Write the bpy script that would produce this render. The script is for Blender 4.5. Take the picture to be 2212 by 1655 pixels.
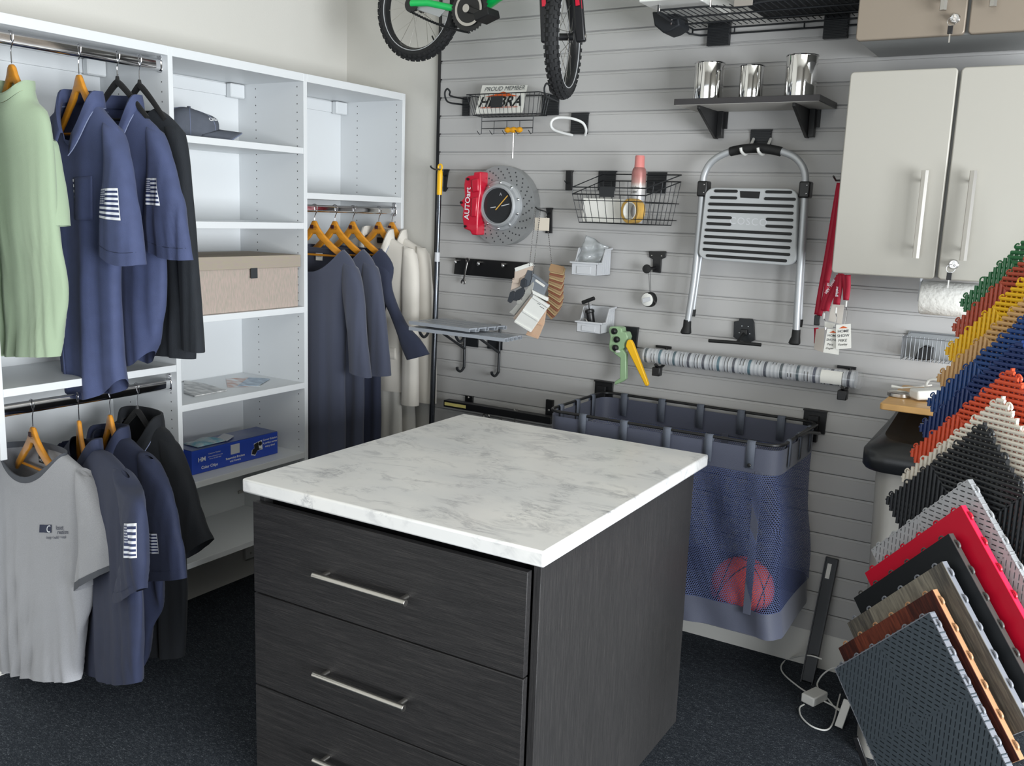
import bpy, bmesh, math, random
import numpy as np
from mathutils import Vector, Matrix, noise
random.seed(7)
PI = math.pi
SC = bpy.context.scene
for o in list(bpy.data.objects): bpy.data.objects.remove(o)

# ---------------------------------------------------------------- camera
CAM = np.array([3.04633686, -3.41943632, 1.64658376]); FPX = 2021.07
_rx, _ry, _rz = -0.18046857, 0.0363077, 0.54681977
_f = np.array([-math.sin(_rz)*math.cos(_rx), math.cos(_rz)*math.cos(_rx), math.sin(_rx)])
_r0 = np.array([math.cos(_rz), math.sin(_rz), 0.0]); _u0 = np.cross(_r0, _f)
_r = math.cos(_ry)*_r0 + math.sin(_ry)*_u0
_u = -math.sin(_ry)*_r0 + math.cos(_ry)*_u0
cd = bpy.data.cameras.new('camera'); cam = bpy.data.objects.new('camera', cd)
SC.collection.objects.link(cam); SC.camera = cam
cd.sensor_fit = 'HORIZONTAL'; cd.sensor_width = 36.0; cd.lens = FPX*36.0/2212.0
cd.clip_start = 0.05; cd.clip_end = 60
M = Matrix(((_r[0], _u[0], -_f[0], CAM[0]), (_r[1], _u[1], -_f[1], CAM[1]), (_r[2], _u[2], -_f[2], CAM[2]), (0, 0, 0, 1)))
cam.matrix_world = M

def at(x, y, ax, v):
    """world point on the plane ax = v that the photograph shows at pixel x, y"""
    d = _f + _r*(x-1106)/FPX - _u*(y-827.5)/FPX
    i = 'xyz'.index(ax); t = (v-CAM[i])/d[i]
    return Vector(CAM + t*d)

# ---------------------------------------------------------------- light
SC.view_settings.view_transform = 'Standard'; SC.view_settings.look = 'None'
SC.view_settings.gamma = 1; SC.view_settings.use_curve_mapping = False
SC.view_settings.exposure = -0.42
w = bpy.data.worlds.new('daylight'); SC.world = w; w.use_nodes = True
nt = w.node_tree; bg = nt.nodes['Background']
bg.inputs['Color'].default_value = (0.80, 0.90, 1.0, 1); bg.inputs['Strength'].default_value = 1.0

def area(name, loc, look, sx, sy, power, col):
    ld = bpy.data.lights.new(name, 'AREA'); ld.shape = 'RECTANGLE'; ld.size = sx; ld.size_y = sy
    ld.energy = power; ld.color = col
    o = bpy.data.objects.new(name, ld); SC.collection.objects.link(o)
    o.location = loc; o.rotation_euler = (Vector(look)-Vector(loc)).to_track_quat('-Z', 'Y').to_euler()
    return o
# daylight through the shop windows: right wall and the wall behind the photographer
area('daylight_right', (6.15, -3.2, 1.08), (0.0, -3.2, 0.95), 3.2, 1.95, 590, (0.93, 0.97, 1.0))
area('daylight_front', (2.4, -6.95, 1.1), (2.4, 0.0, 1.0), 4.2, 1.95, 58, (0.93, 0.97, 1.0))
area('ceiling_light', (3.0, -3.4, 2.95), (3.0, -3.4, 0.0), 1.2, 1.2, 14, (1.0, 0.94, 0.85))

# ---------------------------------------------------------------- helpers
def link(o): SC.collection.objects.link(o); return o
def org(o):
    v = Vector((0, 0, 0))
    while o is not None: v += o.location; o = o.parent
    return v
def tag(o, label=None, cat=None, group=None, kind=None):
    if label: o['label'] = label
    if cat: o['category'] = cat
    if group: o['group'] = group
    if kind: o['kind'] = kind
    return o
def thing(name, label, cat, loc=(0, 0, 0), group=None, rot=None):
    o = bpy.data.objects.new(name, None); o.empty_display_size = 0.05; link(o)
    o.location = Vector(loc)
    if rot is not None: o.rotation_euler = rot
    return tag(o, label, cat, group)
def copy_tree(o, parent=None):
    c = o.copy(); link(c); c.parent = parent
    for ch in list(o.children): copy_tree(ch, c)
    return c

class G:
    """collects shapes and links them as one mesh object"""
    def __init__(s): s.v = []; s.f = []; s.uv = {}
    def add(s, vs, fs, uvs=None):
        b = len(s.v); s.v += [tuple(p) for p in vs]
        for k, f in enumerate(fs):
            s.f.append(tuple(b+i for i in f))
            if uvs: s.uv[len(s.f)-1] = [uvs[i] for i in f]
        return s
    def box(s, x0, x1, y0, y1, z0, z1):
        if x0 > x1: x0, x1 = x1, x0
        if y0 > y1: y0, y1 = y1, y0
        if z0 > z1: z0, z1 = z1, z0
        return s.add([(x0,y0,z0),(x1,y0,z0),(x1,y1,z0),(x0,y1,z0),(x0,y0,z1),(x1,y0,z1),(x1,y1,z1),(x0,y1,z1)],
              [(0,3,2,1),(4,5,6,7),(0,1,5,4),(1,2,6,5),(2,3,7,6),(3,0,4,7)])
    def obox(s, c, e1, e2, e3):
        """box about c, half extents given as vectors"""
        c, e1, e2, e3 = map(Vector, (c, e1, e2, e3)); n = len(s.v)
        if e1.cross(e2).dot(e3) < 0: e3 = -e3
        vs = [c+a*e1+b*e2+d*e3 for d in (-1, 1) for b in (-1, 1) for a in (-1, 1)]
        return s.add(vs, [(0,2,3,1),(4,5,7,6),(0,1,5,4),(1,3,7,5),(3,2,6,7),(2,0,4,6)])
    def bar(s, p, q, w, t, up=(0, 0, 1)):
        """flat bar from p to q: w across, t thick along up"""
        p, q, up = Vector(p), Vector(q), Vector(up); d = q-p
        x = d.cross(up).normalized(); y = x.cross(d).normalized()
        return s.obox((p+q)/2, d/2, x*w/2, y*t/2)
    def loft(s, rings, cap=False, closed=True, loop=False, uv=False):
        b = []; n = len(rings[0]); m = len(rings)
        for r in rings: b += list(r)
        fs = []; k = n if closed else n-1
        for j in range(m if loop else m-1):
            j2 = (j+1) % m
            for i in range(k):
                i2 = (i+1) % n
                fs.append((j*n+i, j*n+i2, j2*n+i2, j2*n+i))
        if cap:
            fs.append(tuple(reversed(range(n)))); fs.append(tuple((m-1)*n+i for i in range(n)))
        uvs = [(i/(n if closed else n-1), j/max(1, m-1)) for j in range(m) for i in range(n)] if uv else None
        return s.add(b, fs, uvs)
    def cyl(s, p, q, r, n=16, r2=None, cap=True):
        p, q = Vector(p), Vector(q); d = (q-p).normalized(); a = d.orthogonal().normalized(); b = d.cross(a)
        r2 = r if r2 is None else r2
        mk = lambda c, rr: [c+(a*math.cos(2*PI*i/n)+b*math.sin(2*PI*i/n))*rr for i in range(n)]
        return s.loft([mk(p, r), mk(q, r2)], cap=cap)
    def tube(s, pts, r, n=8, closed=False, cap=True, flat=None):
        P = [Vector(p) for p in pts]; m = len(P); rings = []; prev = None
        for i in range(m):
            if closed: t = (P[(i+1) % m]-P[i-1])
            else: t = P[min(i+1, m-1)]-P[max(i-1, 0)]
            t.normalize()
            if prev is None: a = t.orthogonal().normalized()
            else:
                a = prev-t*prev.dot(t)
                a = a.normalized() if a.length > 1e-6 else t.orthogonal().normalized()
            prev = a; b = t.cross(a); rr = r[i] if isinstance(r, (list, tuple)) else r
            rings.append([P[i]+(a*math.cos(2*PI*k/n)+b*math.sin(2*PI*k/n))*rr for k in range(n)])
        return s.loft(rings, cap=cap and not closed, loop=closed)
    def lathe(s, prof, c=(0, 0, 0), ax=(0, 0, 1), n=32, cap=True):
        c, ax = Vector(c), Vector(ax).normalized(); a = ax.orthogonal().normalized(); b = ax.cross(a)
        return s.loft([[c+ax*h+(a*math.cos(2*PI*i/n)+b*math.sin(2*PI*i/n))*max(r, 1e-5) for i in range(n)] for r, h in prof], cap=cap)
    def prism(s, poly, o, ex, ey, ez, t):
        """polygon (x, y pairs) in the frame o, ex, ey, thickness t along ez"""
        o, ex, ey, ez = map(Vector, (o, ex, ey, ez)); n = len(poly)
        ar = sum(poly[i][0]*poly[(i+1) % n][1]-poly[(i+1) % n][0]*poly[i][1] for i in range(n))
        if (ar < 0) != (ex.cross(ey).dot(ez) < 0): poly = poly[::-1]
        A = [o+ex*p[0]+ey*p[1] for p in poly]; B = [p+ez*t for p in A]
        return s.add(A+B, [tuple(reversed(range(n))), tuple(range(n, 2*n))]+[(i, (i+1) % n, n+(i+1) % n, n+i) for i in range(n)])
    def sphere(s, c, r, n=24, m=14, sx=1, sy=1, sz=1):
        c = Vector(c)
        return s.loft([[c+Vector((sx*r*math.sin(PI*j/m)*math.cos(2*PI*i/n), sy*r*math.sin(PI*j/m)*math.sin(2*PI*i/n), -sz*r*math.cos(PI*j/m))) for i in range(n)]
                       for j in [0.02]+list(range(1, m))+[m-0.02]], cap=True)
    def grid(s, fn, nu, nv):
        vs = [fn(i/nu, j/nv) for j in range(nv+1) for i in range(nu+1)]
        fs = [(j*(nu+1)+i, j*(nu+1)+i+1, (j+1)*(nu+1)+i+1, (j+1)*(nu+1)+i) for j in range(nv) for i in range(nu)]
        return s.add(vs, fs, [(i/nu, j/nv) for j in range(nv+1) for i in range(nu+1)])
    def build(s, name, mat, parent=None, smooth=True, bevel=0.0, seg=2, local=False, ang=35, solid=0.0, subd=0, offset=-1):
        me = bpy.data.meshes.new(name); V = s.v
        if parent is not None:
            if not local:
                oo = org(parent); V = [(p[0]-oo.x, p[1]-oo.y, p[2]-oo.z) for p in V]
            loc = (0, 0, 0)
        elif local: loc = (0, 0, 0)
        else:
            xs = [p[0] for p in V]; ys = [p[1] for p in V]; zs = [p[2] for p in V]
            loc = ((min(xs)+max(xs))/2, (min(ys)+max(ys))/2, min(zs))
            V = [(p[0]-loc[0], p[1]-loc[1], p[2]-loc[2]) for p in V]
        me.from_pydata(V, [], s.f); me.materials.append(mat)
        if s.uv:
            ul = me.uv_layers.new(name='UVMap'); li = 0
            for k, f in enumerate(s.f):
                u = s.uv.get(k)
                for q in range(len(f)):
                    if u: ul.data[li].uv = u[q]
                    li += 1
        me.update()
        o = bpy.data.objects.new(name, me); link(o); o.location = loc; o.parent = parent
        if smooth:
            me.shade_smooth(); me.set_sharp_from_angle(angle=math.radians(ang))
        if solid:
            m = o.modifiers.new('solid', 'SOLIDIFY'); m.thickness = solid; m.offset = offset
        if bevel:
            m = o.modifiers.new('bevel', 'BEVEL'); m.width = bevel; m.segments = seg; m.limit_method = 'ANGLE'; m.angle_limit = math.radians(40)
            m.harden_normals = False
        if subd:
            m = o.modifiers.new('subd', 'SUBSURF'); m.levels = subd; m.render_levels = subd
        return o

def text(s, name, mat, o, ex, ey, size, parent, depth=0.0006, align='CENTER', bold=0.0, shear=0.0, squash=1.0, spacing=1.0):
    """flat lettering: origin o, reading along ex, upright along ey"""
    cu = bpy.data.curves.new(name, 'FONT'); cu.body = s; cu.size = 1.0; cu.align_x = align; cu.align_y = 'CENTER'
    cu.offset = bold; cu.shear = shear; cu.resolution_u = 3; cu.space_character = spacing
    t = bpy.data.objects.new('t', cu); link(t)
    me = bpy.data.meshes.new_from_object(t.evaluated_get(bpy.context.evaluated_depsgraph_get()))
    bpy.data.objects.remove(t); bpy.data.curves.remove(cu)
    ex = Vector(ex).normalized(); ey = Vector(ey).normalized(); n = ex.cross(ey); oo = org(parent) if parent is not None else Vector((0, 0, 0))
    o = Vector(o)
    for v in me.vertices: v.co = o+ex*v.co.x*size*squash+ey*v.co.y*size+n*depth-oo
    me.materials.clear(); me.materials.append(mat); me.name = name; me.update()
    ob = bpy.data.objects.new(name, me); link(ob); ob.parent = parent
    return ob
def arc(c, ex, ey, r, a0, a1, n=12, r2=None):
    c, ex, ey = Vector(c), Vector(ex), Vector(ey); r2 = r if r2 is None else r2
    return [c+ex*r*math.cos(a0+(a1-a0)*i/n)+ey*r2*math.sin(a0+(a1-a0)*i/n) for i in range(n+1)]
def spline(pts, n=6):
    P = [Vector(p) for p in pts]; out = []
    for i in range(len(P)-1):
        p0, p1, p2, p3 = P[max(i-1, 0)], P[i], P[i+1], P[min(i+2, len(P)-1)]
        for k in range(n):
            t = k/n
            out.append(0.5*((2*p1)+(-p0+p2)*t+(2*p0-5*p1+4*p2-p3)*t*t+(-p0+3*p1-3*p2+p3)*t**3))
    return out+[P[-1]]
def rrect(w, h, r, n=5):
    out = []
    for cx, cy, a in ((w/2-r, h/2-r, 0), (-w/2+r, h/2-r, PI/2), (-w/2+r, -h/2+r, PI), (w/2-r, -h/2+r, 1.5*PI)):
        out += [(cx+r*math.cos(a+PI/2*i/n), cy+r*math.sin(a+PI/2*i/n)) for i in range(n+1)]
    return out

# ---------------------------------------------------------------- materials
def srgb(c):
    if isinstance(c, str): c = tuple(int(c[i:i+2], 16)/255 for i in (0, 2, 4))
    return tuple((x/12.92 if x <= 0.04045 else ((x+0.055)/1.055)**2.4) for x in c)+(1,)
def mat(name, col, rough=0.5, metal=0.0, spec=0.5, bump=0.0, bscale=200, var=0.0, vscale=20, vcol=None, sheen=0.0, trans=0.0, alpha=1.0, coat=0.0, stretch=None, emit=0):
    m = bpy.data.materials.new(name); m.use_nodes = True; n = m.node_tree.nodes; l = m.node_tree.links
    b = n['Principled BSDF']; c = srgb(col)
    b.inputs['Base Color'].default_value = c; b.inputs['Roughness'].default_value = rough
    b.inputs['Metallic'].default_value = metal; b.inputs['Specular IOR Level'].default_value = spec
    b.inputs['Sheen Weight'].default_value = sheen; b.inputs['Transmission Weight'].default_value = trans
    b.inputs['Alpha'].default_value = alpha; b.inputs['Coat Weight'].default_value = coat
    if bump or var:
        tc = n.new('ShaderNodeTexCoord'); mp = n.new('ShaderNodeMapping'); l.new(tc.outputs['Object'], mp.inputs[0])
        if stretch: mp.inputs['Scale'].default_value = stretch
    if bump:
        nz = n.new('ShaderNodeTexNoise'); nz.inputs['Scale'].default_value = bscale; nz.inputs['Detail'].default_value = 3
        l.new(mp.outputs[0], nz.inputs[0]); bp = n.new('ShaderNodeBump'); bp.inputs['Strength'].default_value = bump; bp.inputs['Distance'].default_value = 0.002
        l.new(nz.outputs[0], bp.inputs['Height']); l.new(bp.outputs[0], b.inputs['Normal'])
    if var:
        nz = n.new('ShaderNodeTexNoise'); nz.inputs['Scale'].default_value = vscale; nz.inputs['Detail'].default_value = 6
        l.new(mp.outputs[0], nz.inputs[0]); cr = n.new('ShaderNodeValToRGB')
        c2 = srgb(vcol) if vcol else tuple(x*(1-var) for x in c[:3])+(1,)
        cr.color_ramp.elements[0].position = 0.35; cr.color_ramp.elements[1].position = 0.65
        cr.color_ramp.elements[0].color = c2; cr.color_ramp.elements[1].color = c
        l.new(nz.outputs[0], cr.inputs[0]); l.new(cr.outputs[0], b.inputs['Base Color'])
    return m
class N:
    """small helper for hand-made node trees"""
    def __init__(s, m): s.m = m; s.n = m.node_tree.nodes; s.l = m.node_tree.links; s.b = s.n['Principled BSDF']
    def math(s, op, a, b=None, c=None):
        x = s.n.new('ShaderNodeMath'); x.operation = op
        for i, v in enumerate((a, b, c)):
            if v is None: continue
            if isinstance(v, (int, float)): x.inputs[i].default_value = v
            else: s.l.new(v, x.inputs[i])
        return x.outputs[0]
    def coord(s, kind='Object'):
        tc = s.n.new('ShaderNodeTexCoord'); sp = s.n.new('ShaderNodeSeparateXYZ'); s.l.new(tc.outputs[kind], sp.inputs[0]); s.tc = tc.outputs[kind]
        return sp.outputs
    def mix(s, fac, a, b):
        x = s.n.new('ShaderNodeMix'); x.data_type = 'RGBA'
        if isinstance(fac, (int, float)): x.inputs[0].default_value = fac
        else: s.l.new(fac, x.inputs[0])
        for i, v in ((6, a), (7, b)):
            if isinstance(v, tuple): x.inputs[i].default_value = v
            else: s.l.new(v, x.inputs[i])
        return x.outputs[2]
    def noise(s, scale, detail=3, vec=None, sc=None, rough=0.5, dist=0):
        x = s.n.new('ShaderNodeTexNoise'); x.inputs['Scale'].default_value = scale; x.inputs['Detail'].default_value = detail
        x.inputs['Roughness'].default_value = rough; x.inputs['Distortion'].default_value = dist
        v = vec or s.tc
        if sc:
            mp = s.n.new('ShaderNodeMapping'); mp.inputs['Scale'].default_value = sc; s.l.new(v, mp.inputs[0]); v = mp.outputs[0]
        s.l.new(v, x.inputs[0]); return x.outputs[0]
    def ramp(s, fac, stops):
        x = s.n.new('ShaderNodeValToRGB'); e = x.color_ramp.elements
        while len(e) < len(stops): e.new(0.5)
        for i, (p, c) in enumerate(stops): e[i].position = p; e[i].color = c if len(c) == 4 else tuple(c)+(1,)
        s.l.new(fac, x.inputs[0]); return x.outputs[0]
    def bump(s, h, strength=0.3, dist=0.002):
        x = s.n.new('ShaderNodeBump'); x.inputs['Strength'].default_value = strength; x.inputs['Distance'].default_value = dist
        s.l.new(h, x.inputs['Height']); s.l.new(x.outputs[0], s.b.inputs['Normal'])
    def base(s, c): s.l.new(c, s.b.inputs['Base Color'])

m_wall = mat('wall_paint', 'cac8c2', 0.75, bump=0.15, bscale=120)
m_wall2 = mat('darkened_far_wall', '8f8c86', 0.8)  # unseen walls, given a dark tone to cut the fill light
m_white = mat('white_melamine', 'd6d9db', 0.38, bump=0.03, bscale=400)
m_trimw = mat('white_board', 'dcdbd6', 0.5, var=0.05, vscale=4)
m_slat = mat('slatwall_grey', 'b2b1b0', 0.42, bump=0.04, bscale=300)
m_black = mat('black_plastic', '141416', 0.35)
m_dkmetal = mat('dark_powder_metal', '26282b', 0.4, metal=0.3, bump=0.05, bscale=500)
m_chrome = mat('chrome', 'd8d8da', 0.08, metal=1.0)
m_steel = mat('brushed_steel', 'c3c0bb', 0.28, metal=1.0)
m_galv = mat('galvanised', 'a9acae', 0.35, metal=0.9)
m_alu = mat('aluminium_tube', 'b4b7ba', 0.42, metal=0.45)
m_paper = mat('paper_white', 'e9e8e2', 0.8)
m_ink = mat('black_ink', '161616', 0.7)
m_grey_ink = mat('grey_ink', '55585c', 0.7)
m_white_ink = mat('white_ink', 'dfe2e6', 0.7)
m_rubber = mat('black_rubber', '101112', 0.65, bump=0.1, bscale=400)
m_red = mat('red_paint', 'c01030', 0.28, coat=0.4)
m_yellow = mat('yellow_plastic', 'efb812', 0.4)
m_whpl = mat('white_plastic', 'e6e6e2', 0.4)
m_gypl = mat('grey_plastic_bin', 'c4c6ca', 0.4)
# ================================================================ setting
RX, RY, RZ = 6.2, -7.0, 3.05
def floor_mat():
    m = mat('carpet', '2b2f35', 0.95, spec=0.15); k = N(m); k.coord()
    a = k.noise(260, 4); b = k.noise(90, 3, sc=(1, 2.2, 1)); c = k.noise(14, 3)
    f = k.math('ADD', k.math('MULTIPLY', a, 0.6), k.math('MULTIPLY', b, 0.4))
    col = k.ramp(f, [(0.38, srgb('20242a')), (0.52, srgb('353a41')), (0.60, srgb('50555b')), (0.68, srgb('878c92'))])
    col = k.mix(k.math('MULTIPLY', c, 0.35), col, srgb('23282f')); k.base(col); k.bump(f, 0.8, 0.004)
    return m
f = G().box(0, RX, RY, 0.014, -0.05, 0).build('floor', floor_mat(), smooth=False); tag(f, kind='structure')
tag(G().box(-0.08, 0, RY, 0.06, 0, RZ).build('wall_left', m_wall, smooth=False), kind='structure')
tag(G().box(0, RX, 0.014, 0.09, 0, RZ).build('wall_back', m_wall, smooth=False), kind='structure')
tag(G().box(-0.08, RX+0.1, RY-0.1, 0.09, RZ, RZ+0.06).build('ceiling', mat('ceiling_paint', 'd9d6cd', 0.8), smooth=False), kind='structure')
wr = G(); wy0, wy1, wz0, wz1 = -4.9, -1.5, 0.04, 2.15
wr.box(RX, RX+.1, RY, wy0, 0, RZ).box(RX, RX+.1, wy1, 0.06, 0, RZ).box(RX, RX+.1, wy0, wy1, 0, wz0).box(RX, RX+.1, wy0, wy1, wz1, RZ)
tag(wr.build('wall_right', m_wall2, smooth=False), kind='structure')
wf = G(); fx0, fx1 = 0.4, 4.6
wf.box(0, fx0, RY-.1, RY, 0, RZ).box(fx1, RX, RY-.1, RY, 0, RZ).box(fx0, fx1, RY-.1, RY, 0, .06).box(fx0, fx1, RY-.1, RY, wz1, RZ)
tag(wf.build('wall_front', m_wall2, smooth=False), kind='structure')
def frame(name, horiz):
    g = G()
    if horiz:
        for x in np.linspace(fx0+.02, fx1-.02, 4): g.box(x-.025, x+.025, RY-.08, RY-.02, .06, wz1)
        g.box(fx0, fx1, RY-.08, RY-.02, .06, .11).box(fx0, fx1, RY-.08, RY-.02, wz1-.05, wz1)
    else:
        for y in np.linspace(wy0+.02, wy1-.02, 4): g.box(RX+.02, RX+.08, y-.025, y+.025, wz0, wz1)
        g.box(RX+.02, RX+.08, wy0, wy1, wz0, wz0+.05).box(RX+.02, RX+.08, wy0, wy1, wz1-.05, wz1)
    tag(g.build(name, m_alu, smooth=False), kind='structure')
frame('window_1', True); frame('window_2', False)

# slatwall panel, grooves every 3 inches
SX0, SZ0, GR = 0.548, 0.140, 0.0762
gz = [2.2788-GR*k for k in range(-10, 29)]
prof = []
z = RZ-0.002
prof.append((0.0, z))
for zk in gz:
    if zk > RZ-0.03 or zk < SZ0+0.02: continue
    prof += [(0.0, zk), (0.010, zk+0.001), (0.010, zk-0.0044), (0.0036, zk-0.0050), (0.0030, zk-0.0128), (0.0, zk-0.0145)]
prof.append((0.0, SZ0))
g = G(); n = len(prof)
xs = [SX0, RX-0.002]
vs = [(x, p[0], p[1]) for x in xs for p in prof]
fs = [(i, i+1, n+i+1, n+i) for i in range(n-1)]
g.add(vs, fs)
g.add([(SX0, 0.0, SZ0), (RX-0.002, 0.0, SZ0), (RX-0.002, 0.0135, SZ0), (SX0, 0.0135, SZ0)], [(0, 1, 2, 3)])
sl = g.build('slatwall_panel', m_slat, smooth=False)
tag(sl, 'grey horizontal slatwall panel with narrow grooves covering the back wall', 'wall panel', kind='structure')
tag(G().box(SX0-0.014, SX0, -0.004, 0.0135, 0.02, RZ-0.003).build('trim_1', m_black, smooth=False), kind='structure')
g = G().box(SX0, RX-.002, 0.002, 0.0138, 0.0, SZ0-0.001)
tag(g.build('baseboard_back', m_trimw, smooth=False), kind='structure')

# ================================================================ closet
XF, TH = 0.3696, 0.019
CB, CT = 0.1918, 2.1448
DB = 0.3125
DIV = [-1.9055, -1.2695, -0.6408, -0.0260]          # centres of the upright panels
def hole_mat():
    m = mat('drilled_melamine', 'd6d9db', 0.38); k = N(m); x, y, z = k.coord('Object')
    # object origin of every panel is its parent's, see closet_root
    fz = k.math('FRACT', k.math('DIVIDE', k.math('ADD', z, 0.0), 0.032))
    dz = k.math('MULTIPLY', k.math('SUBTRACT', fz, 0.5), 0.032)
    d1 = k.math('SUBTRACT', x, 0.335); d2 = k.math('SUBTRACT', x, 0.108)
    dx = k.math('MINIMUM', k.math('ABSOLUTE', d1), k.math('ABSOLUTE', d2))
    r = k.math('SQRT', k.math('ADD', k.math('MULTIPLY', dx, dx), k.math('MULTIPLY', dz, dz)))
    h = k.math('LESS_THAN', r, 0.0027)
    k.base(k.mix(h, srgb('d6d9db'), srgb('505050'))); return m
m_hole = hole_mat()
closet = thing('closet_organizer', 'white wall-hung closet organizer with three bays along the left wall', 'closet unit', (0, 0, CB))
def cpart(g, name, m=m_white, bev=0.0008, **kw): return g.build(name, m, closet, bevel=bev, seg=1, smooth=False, **kw)
for i, y in enumerate(DIV):
    cpart(G().box(0.004, XF, y-TH/2, y+TH/2, (0.868, DB, DB, DB)[i], CT-0.0004), 'side_panel', m_hole)
for i in range(3):
    a, b = DIV[i]+TH/2, DIV[i+1]-TH/2
    cpart(G().box(0.0095, XF, a, b, CT-0.030, CT), 'top_shelf')
    cpart(G().box(0.001, 0.0085, a, b, DB, CT-.001), 'added_back_sheet')  # white sheet added over the bare wall so the bay backs read whiter
def shelf(bay, ztop, th=0.024, m=m_white):
    a, b = DIV[bay]+TH/2+.0005, DIV[bay+1]-TH/2-.0005
    cpart(G().box(0.009, XF-0.001, a, b, ztop-th, ztop), 'shelf', m)
for z_ in (1.8653, 1.5758, 1.2426, 0.9315, 0.6378): shelf(1, z_)
shelf(0, 1.080); shelf(2, 1.694)
for bay in range(3):
    if bay: shelf(bay, 0.338, 0.022)
    a, b = DIV[bay]+TH/2+.0005, DIV[bay+1]-TH/2-.0005
    # hanging rail and its cover
    cpart(G().box(0.009, 0.020, a, b, 2.064, 2.110), 'hanging_rail')
    cb = G().box(0.021, 0.052, b-0.075, b-0.002, 2.058, 2.112)
    o = cpart(cb, 'bracket_cover', bev=0.004)
RH = {0: 0.038, 2: 0.030}
m_rodm = m_chrome
def rod(z_, bay, ya=None, yb=None):
    a, b = DIV[bay]+TH/2, DIV[bay+1]-TH/2
    ring = lambda y: [(0.331+p[0], y, z_+p[1]) for p in rrect(0.018, RH[bay], 0.0085, 5)]
    o = G().loft([ring(a+.001), ring(b-.001)], cap=True).build('closet_rod', m_rodm, closet, smooth=True)
    for y, s in ((a, 1), (b, -1)):
        g = G(); g.prism([(p[0], p[1]) for p in rrect(0.026, 0.044, 0.011)], (0.331, y, z_-0.002), (1, 0, 0), (0, 0, 1), (0, s, 0), 0.004)
        g.prism([(p[0], p[1]+.025) for p in rrect(0.018, 0.028, 0.0085)], (0.331, y, z_), (1, 0, 0), (0, 0, 1), (0, s, 0), 0.003)
        g.cyl((0.331, y+s*.003, z_+.031), (0.331, y+s*.006, z_+.031), 0.004)
        g.build('rod_cup', m_chrome, closet, bevel=.001)
rod(2.085, 0); rod(1.008, 0); rod(1.633, 2)
# small chrome L bracket in the lowest part of the middle bay
g = G().box(0.012, 0.016, -0.69, -0.655, 0.40, 0.412).box(0.012, 0.035, -0.654, -0.651, 0.40, 0.412)
g.build('corner_bracket', m_steel, closet, smooth=False)

# ================================================================ island
TI = 0.0124
def wood_mat(name, ax, dark=1.0):
    m = mat(name, '2a2826', 0.5, spec=0.5, sheen=0.09 if ax == 'z' else 0.02); k = N(m); k.coord()  # extra sheen on upright panels imitates light raking the island's side
    sc = {'x': (1.2, 40, 40), 'z': (40, 40, 1.2)}[ax]
    a = k.noise(14, 6, sc=sc, rough=0.65); b = k.noise(4, 3, sc=sc)
    v = k.math('ADD', k.math('MULTIPLY', a, 0.7), k.math('MULTIPLY', b, 0.3))
    k.base(k.ramp(v, [(0.36, srgb('151415')), (0.5, srgb('222122')), (0.62, srgb('302e2e')), (0.76, srgb('504c48'))]))
    k.bump(a, 0.55, 0.0015); return m
m_wx, m_wz = wood_mat('dark_oak_across', 'x'), wood_mat('dark_oak_upright', 'z')
def marble():
    m = mat('marble_laminate', 'e6e6e4', 0.32, spec=0.5); k = N(m); k.coord()
    v1 = k.noise(3.2, 9, sc=(1.0, 2.3, 1.0), rough=0.62, dist=1.1)
    vein = k.math('SUBTRACT', 1.0, k.math('MULTIPLY', k.math('ABSOLUTE', k.math('SUBTRACT', v1, 0.5)), 22)); vein = k.math('MAXIMUM', vein, 0.0)
    msk = k.ramp(k.noise(5.5, 4, sc=(1, 1.6, 1)), [(0.46, (0, 0, 0)), (0.66, (1, 1, 1))])
    v2 = k.noise(9, 8, sc=(1.0, 2.6, 1.0), rough=0.7, dist=0.8)
    vein2 = k.math('MAXIMUM', k.math('SUBTRACT', 1.0, k.math('MULTIPLY', k.math('ABSOLUTE', k.math('SUBTRACT', v2, 0.47)), 26)), 0.0)
    msk2 = k.ramp(k.noise(7.5, 4, sc=(1.3, 1, 1)), [(0.50, (0, 0, 0)), (0.68, (1, 1, 1))])
    tot = k.math('ADD', k.math('MULTIPLY', k.math('MULTIPLY', vein, msk), 0.60), k.math('MULTIPLY', k.math('MULTIPLY', vein2, msk2), 0.60))
    cl = k.ramp(k.noise(2.4, 5, sc=(1, 1.8, 1)), [(0.35, srgb('dcdddd')), (0.65, srgb('ebeae7'))])
    k.base(k.mix(tot, cl, srgb('8d8f94'))); return m
isl = thing('island_cabinet', 'dark grained island cabinet with three drawers, bar handles and marble-look worktop', 'island cabinet', (1.16535, -1.71438, 0), rot=(0, 0, TI))
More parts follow.
